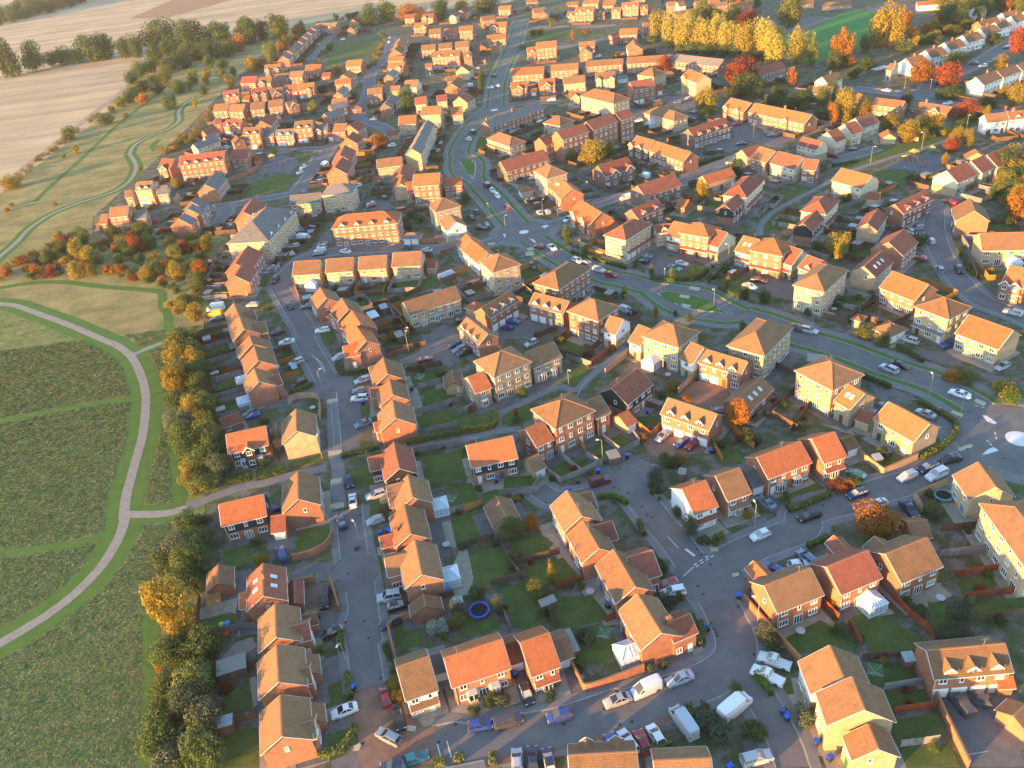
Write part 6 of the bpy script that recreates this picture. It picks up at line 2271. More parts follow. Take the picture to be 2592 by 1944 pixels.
def wheel_mesh():
    mb = MB()
    n = 14
    for r0, r1, m, y in ((.31, .2, 0, .1), (.2, 0, 1, .085)):
        for s in (-1, 1):
            for k in range(n):
                a, b = 2 * math.pi * k / n, 2 * math.pi * (k + 1) / n
                f = [(r0 * math.cos(a), s * y, r0 * math.sin(a)), (r0 * math.cos(b), s * y, r0 * math.sin(b)), (r1 * math.cos(b), s * y, r1 * math.sin(b)), (r1 * math.cos(a), s * y, r1 * math.sin(a))]
                if r1 == 0:
                    f = f[:3]
                mb.face(f, m)
    for k in range(n):
        a, b = 2 * math.pi * k / n, 2 * math.pi * (k + 1) / n
        mb.face([(.31 * math.cos(a), -.1, .31 * math.sin(a)), (.31 * math.cos(b), -.1, .31 * math.sin(b)), (.31 * math.cos(b), .1, .31 * math.sin(b)), (.31 * math.cos(a), .1, .31 * math.sin(a))], 0)
    return mb.mesh('wheel', [M['tyre'], M['rim']])
WHEEL = wheel_mesh()
CARS = {}
CT = {   # length width height, body outline, glasshouse (rear low, rear high, front high, front low)
 'hatchback': (4.0, 1.72, 1.46, [(0, .42), (.02, .6), (.1, .65), (.3, .66), (.68, .65), (.8, .61), (.95, .5), (1, .36)], [(.02, .64), (.14, .95), (.5, .97), (.74, .64)]),
 'saloon': (4.55, 1.76, 1.43, [(0, .42), (.02, .64), (.16, .68), (.3, .66), (.66, .65), (.8, .6), (.95, .5), (1, .36)], [(.15, .67), (.31, .95), (.52, .97), (.73, .64)]),
 'estate car': (4.55, 1.76, 1.5, [(0, .42), (.015, .62), (.1, .65), (.3, .65), (.68, .64), (.8, .6), (.95, .49), (1, .36)], [(.02, .64), (.09, .95), (.54, .97), (.74, .63)]),
 'off-roader': (4.5, 1.86, 1.78, [(0, .42), (.015, .58), (.1, .62), (.3, .62), (.68, .62), (.76, .59), (.96, .52), (1, .36)], [(.015, .62), (.06, .95), (.58, .97), (.74, .61)]),
 'panel van': (4.9, 1.92, 2.0, [(0, .4), (.004, .97), (.06, .99), (.3, .99), (.62, .98), (.64, .6), (.84, .54), (.97, .44), (1, .3)], [(.61, .6), (.62, .96), (.66, .95), (.86, .53)]),
 'large van': (5.9, 2.05, 2.5, [(0, .36), (.004, .97), (.06, .99), (.4, .99), (.7, .98), (.72, .55), (.88, .5), (.98, .4), (1, .28)], [(.69, .56), (.7, .95), (.74, .94), (.9, .49)]),
 'pickup': (5.1, 1.82, 1.75, [(0, .4), (.01, .58), (.03, .58), (.035, .42), (.38, .42), (.385, .58), (.42, .6), (.68, .6), (.76, .58), (.96, .5), (1, .34)], [(.4, .6), (.44, .95), (.58, .97), (.74, .59)]),
}
def lamp_mesh(w, h, m):
    mb = MB()
    mb.box(-.04, .04, -w / 2, w / 2, -h / 2, h / 2, 0, True)
    return mb.mesh('lamp', [m])
HEADL, TAILL = lamp_mesh(.36, .16, M['lampw']), lamp_mesh(.2, .26, M['lampr'])
CCOL = dict(w=(.72, .73, .74), s=(.42, .44, .47), k=(.018, .018, .02), n=(.02, .03, .07), b=(.03, .06, .26), u=(.16, .22, .30), r=(.32, .012, .02), m=(.12, .012, .025), t=(.02, .16, .22), g=(.05, .22, .13), y=(.75, .42, .02), d=(.07, .075, .085))
CNAME = dict(w='white', s='silver', k='black', n='navy', b='bright blue', u='blue-grey', r='red', m='maroon', t='teal', g='green', y='yellow', d='charcoal')
CTYPE = dict(h='hatchback', s='saloon', e='estate car', o='off-roader', v='panel van', V='large van', p='pickup')

def car_proto(tp):
    if tp not in CARS:
        L, W, H, prof, gp = CT[tp]
        CARS[tp] = car_meshes(L, W, H, prof, gp)
    return CARS[tp]

CARDATA = """E1 ws 1035 1250 1230 1175|ue 1390 1370 1560 1460|ks 1570 1340 1540 1190|rh 1440 1050 1460 1160|th 1770 1550 1600 1610|nh 1470 1655 1550 1650|so 1400 350 1560 320|kh 1620 385 1480 420|nh 1430 560 1550 510
E2 bh 430 1310 270 1340|do 660 1270 475 1320|bh 880 1270 1050 1230|ss 1325 1160 1500 1100|wv 1535 1090 1735 1000|ss 1800 1000 1985 930|kh 730 1140 690 1030|sV 1870 1230 1980 1390|wh 1670 1340 1750 1470|rh 1580 1400 1630 1510|we 1460 1400 1530 1500|bh 1370 1450 1400 1510|sh 635 1550 640 1650|ns 755 1550 760 1640|nh 870 1550 890 1640|rh 1740 250 1860 220|we 1760 310 1920 280
F3 wp 1825 535 2100 660|wp 1905 385 2175 480|wV 1700 870 1480 1050|se 1990 1480 1680 1560
E3 do 1600 1100 1690 1210|dh 1730 1110 1800 1130
D3 ue 1780 660 1910 770|bh 1520 800 1600 840|wh 1810 770 1740 780|ke 1795 380 1935 335|wh 1370 550 1520 490
D1 be 770 630 820 750|ns 1280 350 1330 470|ws 1400 165 1410 285|nh 1385 100 1365 20|se 1530 200 1680 150|sh 1520 420 1680 370|ko 1160 1150 1175 1000|kh 1165 1380 1300 1330
C1 gh 460 790 580 740|bh 500 800 590 775|se 850 350 980 300|ws 770 165 900 140|nh 710 80 800 50|ke 880 540 1000 490|we 1080 60 1210 40|sh 1245 300 1330 265|se 1430 500 1550 460|uh 1400 580 1525 560|we 1400 640 1530 630|us 1430 880 1560 830|rs 2080 290 1970 315
C2 nh 470 190 570 160|ue 505 235 610 195|ke 550 260 650 225|sh 1130 180 1220 140|mo 1835 1330 1690 1375
B2 bh 920 1440 1010 1470|bh 1060 1410 980 1400|kh 520 1405 590 1390|kv 765 210 820 260|wh 860 295 820 260|we 905 350 860 295|rh 990 435 950 395|ns 625 475 690 540|dh 680 440 720 480|nh 820 600 770 560|mh 765 600 720 600|sh 1215 440 1270 490|sh 1290 445 1330 475|uh 1110 345 1150 380|dh 1160 340 1200 370|wh 1465 540 1510 510|rh 1210 755 1270 765|ws 1385 790 1320 745|we 1610 895 1535 865|nh 1690 915 1640 895|se 1795 970 1715 945|rh 1905 1010 1820 995|so 2040 1330 1945 1290|uh 1215 945 1165 910|ss 240 780 315 795|dh 80 765 125 770
B3 wv 250 350 330 330|us 420 830 510 850|ks 385 870 470 890|ss 820 915 720 890|gs 740 955 670 935|ws 1410 1120 1300 1085|ks 1490 1055 1380 1040|dh 1740 1440 1780 1465|se 1930 1495 1805 1465|wv 410 140 490 160|se 1180 30 1230 10
B4 rs 1540 365 1615 385|wh 1200 620 1260 640|ue 1250 605 1330 600|ts 1030 590 1120 610|sh 1375 690 1430 730|rh 1285 850 1360 870|ue 1465 920 1510 990|kh 1670 985 1635 930|se 2060 1310 2180 1340|se 1165 1545 1290 1580|bh 1510 1610 1600 1590
C4 se 985 350 1120 410|ks 1205 365 1080 330|ws 1590 575 1730 620|se 1135 1340 1280 1275|ne 1310 1260 1470 1200|wo 1375 1335 1545 1255|ks 1510 1175 1650 1145|ne 690 1490 860 1430|gh 710 1260 830 1320|ws 860 1580 1030 1520|ns 1270 1640 1180 1540|sh 1965 390 2090 330|ss 1310 745 1420 790|dh 945 730 990 715
C3 ss 560 1000 650 920|bh 720 1045 820 990|rh 820 1065 900 1000|nh 1050 740 1130 755|us 1440 1490 1560 1580
B1 ko 640 1090 700 1010|kh 820 1300 770 1250|sh 555 985 640 970|ss 610 950 690 930|wV 990 700 860 690|be 920 600 1020 600|nh 905 640 990 635|se 785 770 870 745|sh 740 840 840 815|we 1010 800 1100 785|sh 1030 770 1110 755|ks 1000 830 1090 820|rh 1050 745 1105 738|ws 1245 795 1300 805|se 1000 205 1080 200|dh 1030 165 1080 160|wh 860 130 900 110|wh 890 85 930 65|wv 1065 45 1130 60|wh 1360 235 1395 230|rh 1450 420 1530 400|wh 1460 395 1530 385|dh 1580 330 1620 345|rh 1720 430 1780 430|sh 430 1265 515 1260|kh 120 1245 210 1240|wV 95 1300 220 1285|yv 100 1340 210 1340|dh 110 1395 220 1370|dh 920 1280 970 1270|dh 250 540 310 560|uh 250 585 310 590
A1 wh 1480 1025 1545 1025|we 1635 1255 1710 1245|ds 800 1295 890 1290|bh 205 1235 250 1230|wh 215 1270 260 1265|sh 1010 385 1060 375|sh 1380 700 1440 710|wh 1640 370 1655 350|sh 1650 330 1665 310|wh 1230 340 1270 335|rh 1570 580 1600 565
A2 wh 615 1190 650 1200|dv 640 1130 690 1150|wh 870 735 900 740|we 1310 860 1385 855|wv 605 740 670 735|uh 690 580 750 590|kh 830 650 870 655|wh 790 755 850 750
A3 ns 835 960 905 970|bh 840 1020 905 1040|nh 700 880 770 880|wh 360 1040 440 1030|wv 410 1490 490 1540|uh 270 1590 330 1615|nh 550 1480 610 1470|se 1030 1300 1130 1300|ns 1220 1240 1340 1230|rh 1210 1070 1270 1060|sh 1160 1400 1220 1390|wh 30 485 70 480|wh 225 480 270 475|bh 380 1410 440 1405|ds 1500 1165 1600 1160|sh 790 860 850 840
A4 ss 1000 770 1060 780|uh 1220 780 1260 785|dv 1420 700 1480 730|wh 1830 570 1890 560|dh 1760 540 1810 545|dh 1920 530 1960 520|wh 1520 890 1590 885|bh 2030 410 2090 400|mh 540 1335 600 1350|ne 690 1275 770 1280"""
CARLIST = []
def build_cars():
    rng = random.Random(3)
    for row in CARDATA.splitlines():
        sh, rest = row.split(' ', 1)
        for q in rest.split('|'):
            t = q.split()
            ck, tk = t[0][0], t[0][1]
            a, b = (float(v) for v in t[1:3]), (float(v) for v in t[3:5])
            A, B = sp(sh, *a, .7), sp(sh, *b, .7)
            tp = CTYPE[tk]
            body, gl, roof = car_proto(tp)
            L, W, H = CT[tp][:3]
            c = (A + B) / 2
            ang = math.atan2(A.y - B.y, A.x - B.x)
            o = bpy.data.objects.new('van' if tk in 'vV' else ('pickup' if tk == 'p' else 'car'), None)
            COL.objects.link(o)
            o.location = (c.x, c.y, .05)
            o.rotation_euler = (0, 0, ang)
            k = rng.uniform(.96, 1.06)
            o.scale = (k, k, k)
            col = CCOL[ck]
            j = rng.uniform(.85, 1.12)
            col = tuple(min(.8, x * j) for x in col)
            put('body', body, o, (0, 0, 0), 0, col)
            put('glazing', gl, o)
            put('roof', roof, o, (0, 0, 0), 0, col)
            for sx in (-.3, .31):
                for sy in (-1, 1):
                    put('wheel', WHEEL, o, (sx * L, sy * (W / 2 - .1), .31))
            if scale_at(o.location) > 5:
                for sy in (-1, 1):
                    put('headlight', HEADL, o, (L / 2 - .1, sy * W * .34, H * .42))
                    put('tail_light', TAILL, o, (-L / 2 + .02, sy * W * .38, H * .5))
            CARLIST.append(dict(o=o, c=ck, t=tp))
build_cars()

# ------------------------------------------------------------------ garden walls and fences
THINGS = []      # (object, description, category, group)
def reg(o, desc, cat, grp):
    THINGS.append((o, desc, cat, grp))
    return o

FCOL = dict(b=(.13, .085, .06), g=(.24, .22, .21), o=(.42, .19, .06), r=(.28, .07, .035))
FNAME = dict(b='dark brown', g='weathered grey', o='orange-stained', r='red-stained')
def panel_mesh(w, h=1.7):
    mb = MB()
    n = 6
    for k in range(n):
        z0 = .06 + (h - .1) * k / n
        mb.box(-w / 2, w / 2, -.02 + .012 * (k % 2), .02 + .012 * (k % 2), z0, z0 + (h - .1) / n + .012, 0)
    mb.box(-w / 2, w / 2, -.035, .035, h - .04, h, 0)
    return mb.mesh('panel', [M['wood']])
_pm = {}
def post_mesh():
    mb = MB()
    mb.box(-.05, .05, -.05, .05, 0, 1.8, 0)
    return mb.mesh('post', [M['wood']])
POST = post_mesh()
def fence(col, P, step=1.85):
    base = Vector((P[0].x, P[0].y, .05))
    o = bpy.data.objects.new('fence', None)
    COL.objects.link(o)
    o.location = base
    r = random.Random(int(abs(base.x * 31 + base.y * 17)))
    c0 = FCOL[col]
    for i in range(len(P) - 1):
        a, b = P[i], P[i + 1]
        d = b - a
        d.z = 0
        n = max(1, round(d.length / step))
        w = round(d.length / n - .06, 2)
        if w not in _pm:
            _pm[w] = panel_mesh(w)
        ang = math.atan2(d.y, d.x)
        for k in range(n):
            j = r.uniform(.8, 1.2)
            c = tuple(x * j for x in c0)
            q = a + d * ((k + .5) / n) - base
            put('panel', _pm[w], o, (q.x, q.y, r.uniform(-.04, .04)), ang + r.uniform(-.01, .01), c)
            q = a + d * (k / n) - base
            put('post', POST, o, (q.x, q.y, 0), ang, c)
    q = P[-1] - base
    put('post', POST, o, (q.x, q.y, 0), 0, c0)
    reg(o, FNAME[col] + ' timber panel fence', 'fence', 'garden fences')

FENCES = """D2 r 1390 990 1740 880|b 1030 790 1420 690|b 830 960 1100 900 1170 980|b 640 620 860 560|g 310 390 600 310|o 605 320 750 270|b 900 600 1010 790 1090 900|g 1010 210 1250 150|b 1240 1060 1310 1160 1380 1330|r 1815 1280 1920 1240|g 900 1120 1000 1350
C2 g 170 790 560 670|g 200 960 540 880|g 540 790 720 710|g 210 560 440 500|g 160 1120 560 1040|g 1290 1270 1430 1370 1560 1320 1850 1180 2110 1040 2050 960|g 1420 1140 1600 1290|g 1650 1150 1790 1230|g 1790 1000 1940 1110|o 1580 1030 1640 1100|r 1700 360 1890 210|r 1590 310 1770 170|g 940 1480 1180 1450 1260 1340|o 2080 880 2200 980|g 1480 300 1690 370
C3 o 380 880 500 980 610 880|o 1180 900 1390 1080|o 1020 1030 1120 1190|b 1550 800 1760 920|b 1560 370 1740 450|b 430 700 600 760|b 1390 860 1740 590|b 1700 940 1880 700
E3 r 1110 340 1250 490 1390 600 1435 700|r 780 560 880 720|r 580 400 700 520|r 1590 190 1970 130|r 1670 360 2080 310|b 1760 530 2135 480|g 1050 1060 1370 1010|r 1130 1240 1470 1190|g 1180 1500 1470 1460|b 880 830 1280 800|g 1470 30 1870 0
C1 b 140 150 370 100|b 150 330 410 250|r 190 480 470 390|b 210 630 490 560|b 140 0 130 380|b 230 600 250 900|b 250 930 360 1220|b 1690 260 2040 190|b 1870 420 2170 360
E1 g 10 640 460 580|b 130 920 440 890|b 130 1360 470 1270|b 130 760 140 1280|b 135 1370 150 1650|b 1880 360 1980 330
D1 b 70 1380 100 1080|b 2170 330 2212 320|b 1640 340 1830 310
B1 b 1360 1190 1590 1180|b 1480 1290 1780 1210 1930 1140|b 1540 1530 1850 1450|b 1780 1380 1900 1540|o 2090 1050 2212 1010|g 70 1200 440 1190|g 100 910 210 890|g 100 970 210 960|g 100 1030 210 1020|g 90 1085 210 1080|g 90 1140 210 1130|g 50 1210 130 960 170 850|b 1390 1140 1670 1100
B2 o 390 1040 630 980|g 560 1110 720 1060|b 560 1170 800 1100|g 1100 1120 1180 1180|b 1200 1560 1400 1480|b 1450 1590 1530 1520
A1 o 1350 1400 1520 1370|o 1350 1450 1500 1420|o 1340 1500 1480 1480|o 1340 1350 1530 1330|o 1020 840 1180 820
B4 r 640 690 760 660|o 1750 910 1800 1040|b 600 560 780 600|b 460 830 840 900|b 1000 1200 900 1330|b 590 520 770 530
A3 b 860 1200 1000 1180|b 950 1340 1130 1320
F4 g 1260 1240 1800 1170|b 1280 960 1660 910"""
WALLS_ = """r E2 1050 860 1130 1010 1210 1060 1620 910|r E1 1480 600 1540 545 1650 510 1800 490|r E1 1480 600 1545 870|r D1 890 750 1020 720 1180 640 1245 530|b C4 760 1110 970 1280 1030 1285 1290 1170|b C1 860 700 920 650 1110 650 1125 830|r D3 1295 1090 1540 1370 1790 1640|r B2 210 740 420 720|r B2 390 840 520 800|b C3 110 430 310 270|b C3 740 600 860 480|b F4 980 590 1350 430|b F4 980 590 1060 740|b B2 1600 760 1780 830 1990 910|r E3 1390 1000 1540 1330 1700 1659|r B1 820 1060 900 1270 960 1250|b B3 1900 1340 2080 1390|r A4 1600 850 2060 950|b A4 1150 1180 1300 1220|r B2 1650 640 1900 560|r A1 230 1580 450 1500 530 1450|r D1 950 960 1090 930|r D1 1225 930 1300 1190"""
def brick_wall(kd, P, h=1.75):
    base = Vector((P[0].x, P[0].y, 0))
    p = smooth(P) if len(P) > 3 else P
    L, R = offset_pair(p, .24)
    Lc, Rc = offset_pair(p, .34)
    b, c = MB(), MB()
    u = 0
    for i in range(len(p) - 1):
        w = (p[i + 1] - p[i]).length
        for A, B in ((L[i], L[i + 1]), (R[i + 1], R[i])):
            A, B = A - base, B - base
            b.face([(B.x, B.y, 0), (A.x, A.y, 0), (A.x, A.y, h), (B.x, B.y, h)], 0, [(u + w, 0), (u, 0), (u, h), (u + w, h)])
        q = [v - base for v in (Lc[i], Rc[i], Rc[i + 1], Lc[i + 1])]
        lo, hi = [(v.x, v.y, h) for v in q], [(v.x, v.y, h + .07) for v in q]
        c.face(hi, 0)
        for k in (1, 3):
            c.face([lo[k], lo[(k + 1) % 4], hi[(k + 1) % 4], hi[k]], 0)
        c.face(lo[::-1], 0)
        u += w
    for i, s in ((0, 1), (-1, -1)):
        A, B = L[i] - base, R[i] - base
        b.face([(A.x, A.y, 0), (B.x, B.y, 0), (B.x, B.y, h), (A.x, A.y, h)], 0, [(0, 0), (.24, 0), (.24, h), (0, h)])
    o = put('garden_wall', b.mesh('garden_wall', [M['brick_' + kd]]), None, base)
    put('coping', c.mesh('coping', [M['ridge']]), o)
    reg(o, {'r': 'red-brick', 'b': 'buff-brick'}[kd] + ' garden wall with coping', 'wall', 'brick garden walls')

# ------------------------------------------------------------------ street lamps, bins, sheds, garden things
M['steel'] = plain('galvanised_steel', (.30, .34, .32), .5, .4, .05)
M['lens'] = plain('lamp_lens', (.8, .78, .72), .2, .5)
LAMPS = "C4 1390 640|C4 1650 840|B2 1275 500|B2 815 520|B2 955 640|B2 1600 870|B2 1410 580|B3 620 1130|B3 1045 1290|B3 1890 1450|B3 1170 900|C2 1790 1190|C2 120 240|C2 1500 570|C1 1145 570|C1 1145 1160|C1 1830 1010|D3 1395 470|D3 1420 1290|A4 890 1400|A4 1330 1280|A4 1710 1130|A3 1385 1200|B1 1810 1630|A4 1180 770|A4 1400 800|B1 190 540|B1 725 910|D1 1480 620|E1 1160 870"
def build_lamps():
    pole, arm, head = MB(), MB(), MB()
    pole.tube((0, 0, 0), (0, 0, 1.0), .09, .09, 8)
    pole.tube((0, 0, 1.0), (0, 0, 6.0), .06, .045, 8)
    arm.bar((0, 0, 5.97), (.75, 0, 6.15), .06, .06)
    head.box(.6, 1.25, -.13, .13, 6.12, 6.26, 0, True)
    head.face([(.66, -.1, 6.11), (.66, .1, 6.11), (1.2, .1, 6.11), (1.2, -.1, 6.11)], 1)
    pm, am, hm = pole.mesh('pole', [M['steel']]), arm.mesh('arm', [M['steel']]), head.mesh('lantern', [M['lens'], M['lens']])
    r = random.Random(8)
    for q in LAMPS.split('|'):
        sh, x, y = q.split()
        P = sp(sh, float(x), float(y))
        o = bpy.data.objects.new('street_lamp', None)
        COL.objects.link(o)
        o.location = (P.x, P.y, .1)
        o.rotation_euler = (0, 0, r.uniform(0, 6.28))
        put('pole', pm, o); put('arm', am, o); put('lantern', hm, o)
        reg(o, 'slim grey street lamp with pale lantern', 'street lamp', 'street lamps')

BINS = "D3 985 1310|D3 1260 1040|C2 1490 1420|C2 1575 1345|C2 1745 1260|C2 1890 1180|C2 2000 1130|F3 1290 60|F3 2140 990|F3 2180 1060|F3 1540 1610|D1 1100 1210|D1 1705 475|D1 1725 492|D1 1640 500|C3 470 745|C3 900 460|C3 1020 1085|E2 620 930|E2 1335 395|E2 105 290|B3 1035 920|B3 1185 945|B3 310 1330|C4 1055 1105|C2 870 1340|E1 920 475|E1 1935 295|E1 1200 1030|E3 280 1215|E3 530 1450|E3 640 1570|B4 330 1320|D2 2 1010|D2 1835 1120|D1 760 290|D1 735 300|C1 1490 670|C1 1910 550"
def build_bins():
    b, l = MB(), MB()
    for z0, z1, w0, w1 in ((0.05, 1.0, .23, .29),):
        a = [(-w0, -w0), (w0, -w0), (w0, w0), (-w0, w0)]
        c = [(-w1, -w1 * 1.1), (w1, -w1 * 1.1), (w1, w1 * 1.1), (-w1, w1 * 1.1)]
        for k in range(4):
            b.face([(*a[k], z0), (*a[(k + 1) % 4], z0), (*c[(k + 1) % 4], z1), (*c[k], z1)], 0)
        b.face([(*p, z1) for p in c], 0)
    for s in (-1, 1):
        b.tube((s * .2, .24, .1), (s * .26, .24, .1), .1, .1, 10)
    l.box(-.31, .31, -.36, .36, 1.0, 1.05)
    l.face([(-.31, -.36, 1.05), (.31, -.36, 1.05), (.2, .1, 1.1), (-.2, .1, 1.1)], 0)
    l.bar((-.25, .4, 1.02), (.25, .4, 1.02), .05, .05)
    bm, lm = b.mesh('bin_body', [M['obj']]), l.mesh('lid', [M['obj']])
    r = random.Random(4)
    for q in BINS.split('|'):
        sh, x, y = q.split()
        P = sp(sh, float(x), float(y), 1.0)
        o = bpy.data.objects.new('wheelie_bin', None)
        COL.objects.link(o)
        o.location = (P.x, P.y, .07)
        o.rotation_euler = (0, 0, r.uniform(0, 6.28))
        o.scale = (1.25, 1.25, 1.1)
        blue = r.random() < .8
        put('bin_body', bm, o, (0, 0, 0), 0, (.03, .03, .035))
        put('lid', lm, o, (0, 0, 0), 0, (.03, .13, .62) if blue else (.03, .12, .05))
        reg(o, 'black wheelie bin with %s lid' % ('bright blue' if blue else 'green'), 'bin', 'wheelie bins')

SHEDS = "E1 140 840 370 770 380 880 150 950 g|E1 150 1270 270 1240 270 1320 155 1350 u|E2 985 600 1060 580 1110 750 1040 780 g|D2 490 1080 580 1060 585 1095 500 1115 u|E3 1200 770 1290 760 1290 830 1200 840 u|C2 1820 1100 1920 1080 1930 1140 1840 1170 g|B1 2080 1000 2200 960 2210 985 2090 1040 u|D2 1230 1090 1370 1040 1390 1090 1260 1150 g|C3 740 1240 810 1250 800 1300 740 1290 g|C4 340 260 500 270 490 330 350 320 g|B1 1460 1330 1540 1310 1555 1360 1480 1390 w|A4 950 560 1010 570 1000 610 940 600 u|F4 520 90 610 80 625 130 530 160 u|C4 830 715 940 750 915 800 800 770 u|B1 900 1195 980 1175 985 1200 905 1220 u"
def build_sheds():
    todo = []
    for q in SHEDS.split('|'):
        t = q.split()
        v = [float(x) for x in t[1:9]]
        todo.append(([sp(t[0], v[2 * k], v[2 * k + 1], 2.2) for k in range(4)], t))
    r0 = random.Random(9)
    for P, sc, u in GARDENS[:260]:
        if u < .3:
            f = lambda a, b: P[0].lerp(P[3], a).lerp(P[1].lerp(P[2], a), b) + Vector((0, 0, 2.2))
            todo.append(([f(.06, .66), f(.06, .94), f(.4, .94), f(.4, .66)], [0] * 9 + [r0.choice('ggu')]))
    for P, t in todo:
        u = (P[1] - P[0]) + (P[2] - P[3])
        w = (P[3] - P[0]) + (P[2] - P[1])
        c = sum(P, Vector()) / 4
        L, W = max(1.6, u.length / 2), max(1.4, w.length / 2)
        o = bpy.data.objects.new('shed', None)
        COL.objects.link(o)
        o.location = (c.x, c.y, .05)
        o.rotation_euler = (0, 0, math.atan2(u.y, u.x))
        b, r = MB(), MB()
        b.box(-L / 2 + .1, L / 2 - .1, -W / 2 + .1, W / 2 - .1, 0, 2.02)
        put('wall', b.mesh('wall', [M['wood']]), o, (0, 0, 0), 0, (.15, .11, .085))
        z = [2.05, 2.05, 2.3, 2.3]
        e = [(-L / 2, -W / 2), (L / 2, -W / 2), (L / 2, W / 2), (-L / 2, W / 2)]
        r.face([(*e[k], z[k] + .08) for k in range(4)], 0)
        r.face([(*e[k], z[k]) for k in (3, 2, 1, 0)], 0)
        for k in range(4):
            m = (k + 1) % 4
            r.face([(*e[k], z[k]), (*e[m], z[m]), (*e[m], z[m] + .08), (*e[k], z[k] + .08)], 0)
        n = int(L / .8)
        for k in range(1, n):
            x = -L / 2 + L * k / n
            r.bar((x, -W / 2, 2.15), (x, W / 2, 2.4), .04, .03)
        put('roof', r.mesh('roof', [M['obj']]), o, (0, 0, 0), 0, {'g': (.26, .25, .22), 'u': (.30, .36, .40), 'w': (.66, .68, .7)}[t[9]])
        put('shed_door', door_mesh(.85, 1.8, M['wood']), o, (0, -W / 2 + .1, .02), 0, (.2, .13, .09))
        reg(o, {'g': 'grey-roofed', 'u': 'pale blue-roofed', 'w': 'white-roofed'}[t[9]] + ' timber garden shed', 'shed', 'garden sheds')

def trampoline(sh, x, y, r, col, name):
    P = sp(sh, x, y, .8)
    o = bpy.data.objects.new('trampoline', None)
    COL.objects.link(o)
    o.location = (P.x, P.y, .07)
    n = 24
    pad, mat, leg = MB(), MB(), MB()
    c = [(math.cos(2 * math.pi * k / n), math.sin(2 * math.pi * k / n)) for k in range(n)]
    for k in range(n):
        a, b = c[k], c[(k + 1) % n]
        pad.face([(a[0] * r * .8, a[1] * r * .8, .84), (a[0] * r, a[1] * r, .8), (b[0] * r, b[1] * r, .8), (b[0] * r * .8, b[1] * r * .8, .84)], 0)
        pad.face([(a[0] * r, a[1] * r, .7), (b[0] * r, b[1] * r, .7), (b[0] * r, b[1] * r, .8), (a[0] * r, a[1] * r, .8)], 0)
    mat.face([(q[0] * r * .8, q[1] * r * .8, .8) for q in c], 0)
    put('pad', pad.mesh('pad', [M['obj']]), o, (0, 0, 0), 0, col)
    put('bed', mat.mesh('bed', [M['tyre']]), o)
    for k in range(0, n, 4):
        lg = MB()
        lg.tube((c[k][0] * r * .95, c[k][1] * r * .95, 0), (c[k][0] * r * .95, c[k][1] * r * .95, .8), .03, .03, 6)
        put('leg', lg.mesh('leg', [M['steel']]), o)
    reg(o, 'round trampoline with %s padding' % name, 'trampoline', 'garden trampolines')

def garden_table(sh, x, y, k):
    P = sp(sh, x, y, .7)
    o = bpy.data.objects.new('garden_table', None)
    COL.objects.link(o)
    o.location = (P.x, P.y, .09)
    t = MB()
    n = 16
    t.face([(math.cos(2 * math.pi * q / n) * .75, math.sin(2 * math.pi * q / n) * .75, .74) for q in range(n)], 0)
    for q in range(n):
        a, b = 2 * math.pi * q / n, 2 * math.pi * (q + 1) / n
        t.face([(math.cos(a) * .75, math.sin(a) * .75, .7), (math.cos(b) * .75, math.sin(b) * .75, .7), (math.cos(b) * .75, math.sin(b) * .75, .74), (math.cos(a) * .75, math.sin(a) * .75, .74)], 0)
    put('table_top', t.mesh('table_top', [M['obj']]), o, (0, 0, 0), 0, (.42, .43, .46))
    for s in (-.4, .4):
        for u in (-.4, .4):
            l = MB()
            l.tube((s, u, 0), (s, u, .7), .03, .03, 6)
            put('leg', l.mesh('leg', [M['steel']]), o)
    reg(o, 'round grey garden table', 'table', 'garden tables')

def rotary_dryer(sh, x, y):
    P = sp(sh, x, y, 1.0)
    o = bpy.data.objects.new('rotary_clothes_line', None)
    COL.objects.link(o)
    o.location = (P.x, P.y, .08)
    p = MB()
    p.tube((0, 0, 0), (0, 0, 1.7), .03, .025, 6)
    put('pole', p.mesh('pole', [M['steel']]), o)
    for k in range(4):
        a = MB()
        q = math.pi / 2 * k + .4
        a.bar((0, 0, 1.4), (math.cos(q) * 1.5, math.sin(q) * 1.5, 1.95), .04, .04)
        put('arm', a.mesh('arm', [M['obj']]), o, (0, 0, 0), 0, (.25, .5, .38))
    w = MB()
    for d in (.5, .8, 1.1, 1.45):
        for k in range(4):
            q0, q1 = math.pi / 2 * k + .4, math.pi / 2 * (k + 1) + .4
            z = 1.4 + .55 * d / 1.5
            w.bar((math.cos(q0) * d, math.sin(q0) * d, z), (math.cos(q1) * d, math.sin(q1) * d, z), .025, .025)
    put('line', w.mesh('line', [M['obj']]), o, (0, 0, 0), 0, (.3, .5, .42))
    reg(o, 'green rotary clothes line', 'clothes line', 'rotary clothes lines')

def pergola(sh, x, y, rz):
    P = sp(sh, x, y, 2.1)
    o = bpy.data.objects.new('pergola', None)
    COL.objects.link(o)
    o.location = (P.x, P.y, .08)
    o.rotation_euler = (0, 0, rz)
    for sx in (-1.2, 1.2):
        for sy in (-1.4, 1.4):
            m = MB()
            m.box(sx - .05, sx + .05, sy - .05, sy + .05, 0, 2.1)
            put('post', m.mesh('post', [M['wood']]), o, (0, 0, 0), 0, (.4, .22, .08))
    for k in range(9):
        m = MB()
        y = -1.4 + 2.8 * k / 8
        m.box(-1.35, 1.35, y - .05, y + .05, 2.1, 2.22, 0, True)
        put('slat', m.mesh('slat', [M['wood']]), o, (0, 0, 0), 0, (.42, .24, .09))
    reg(o, 'orange timber pergola with open slats', 'pergola', None)

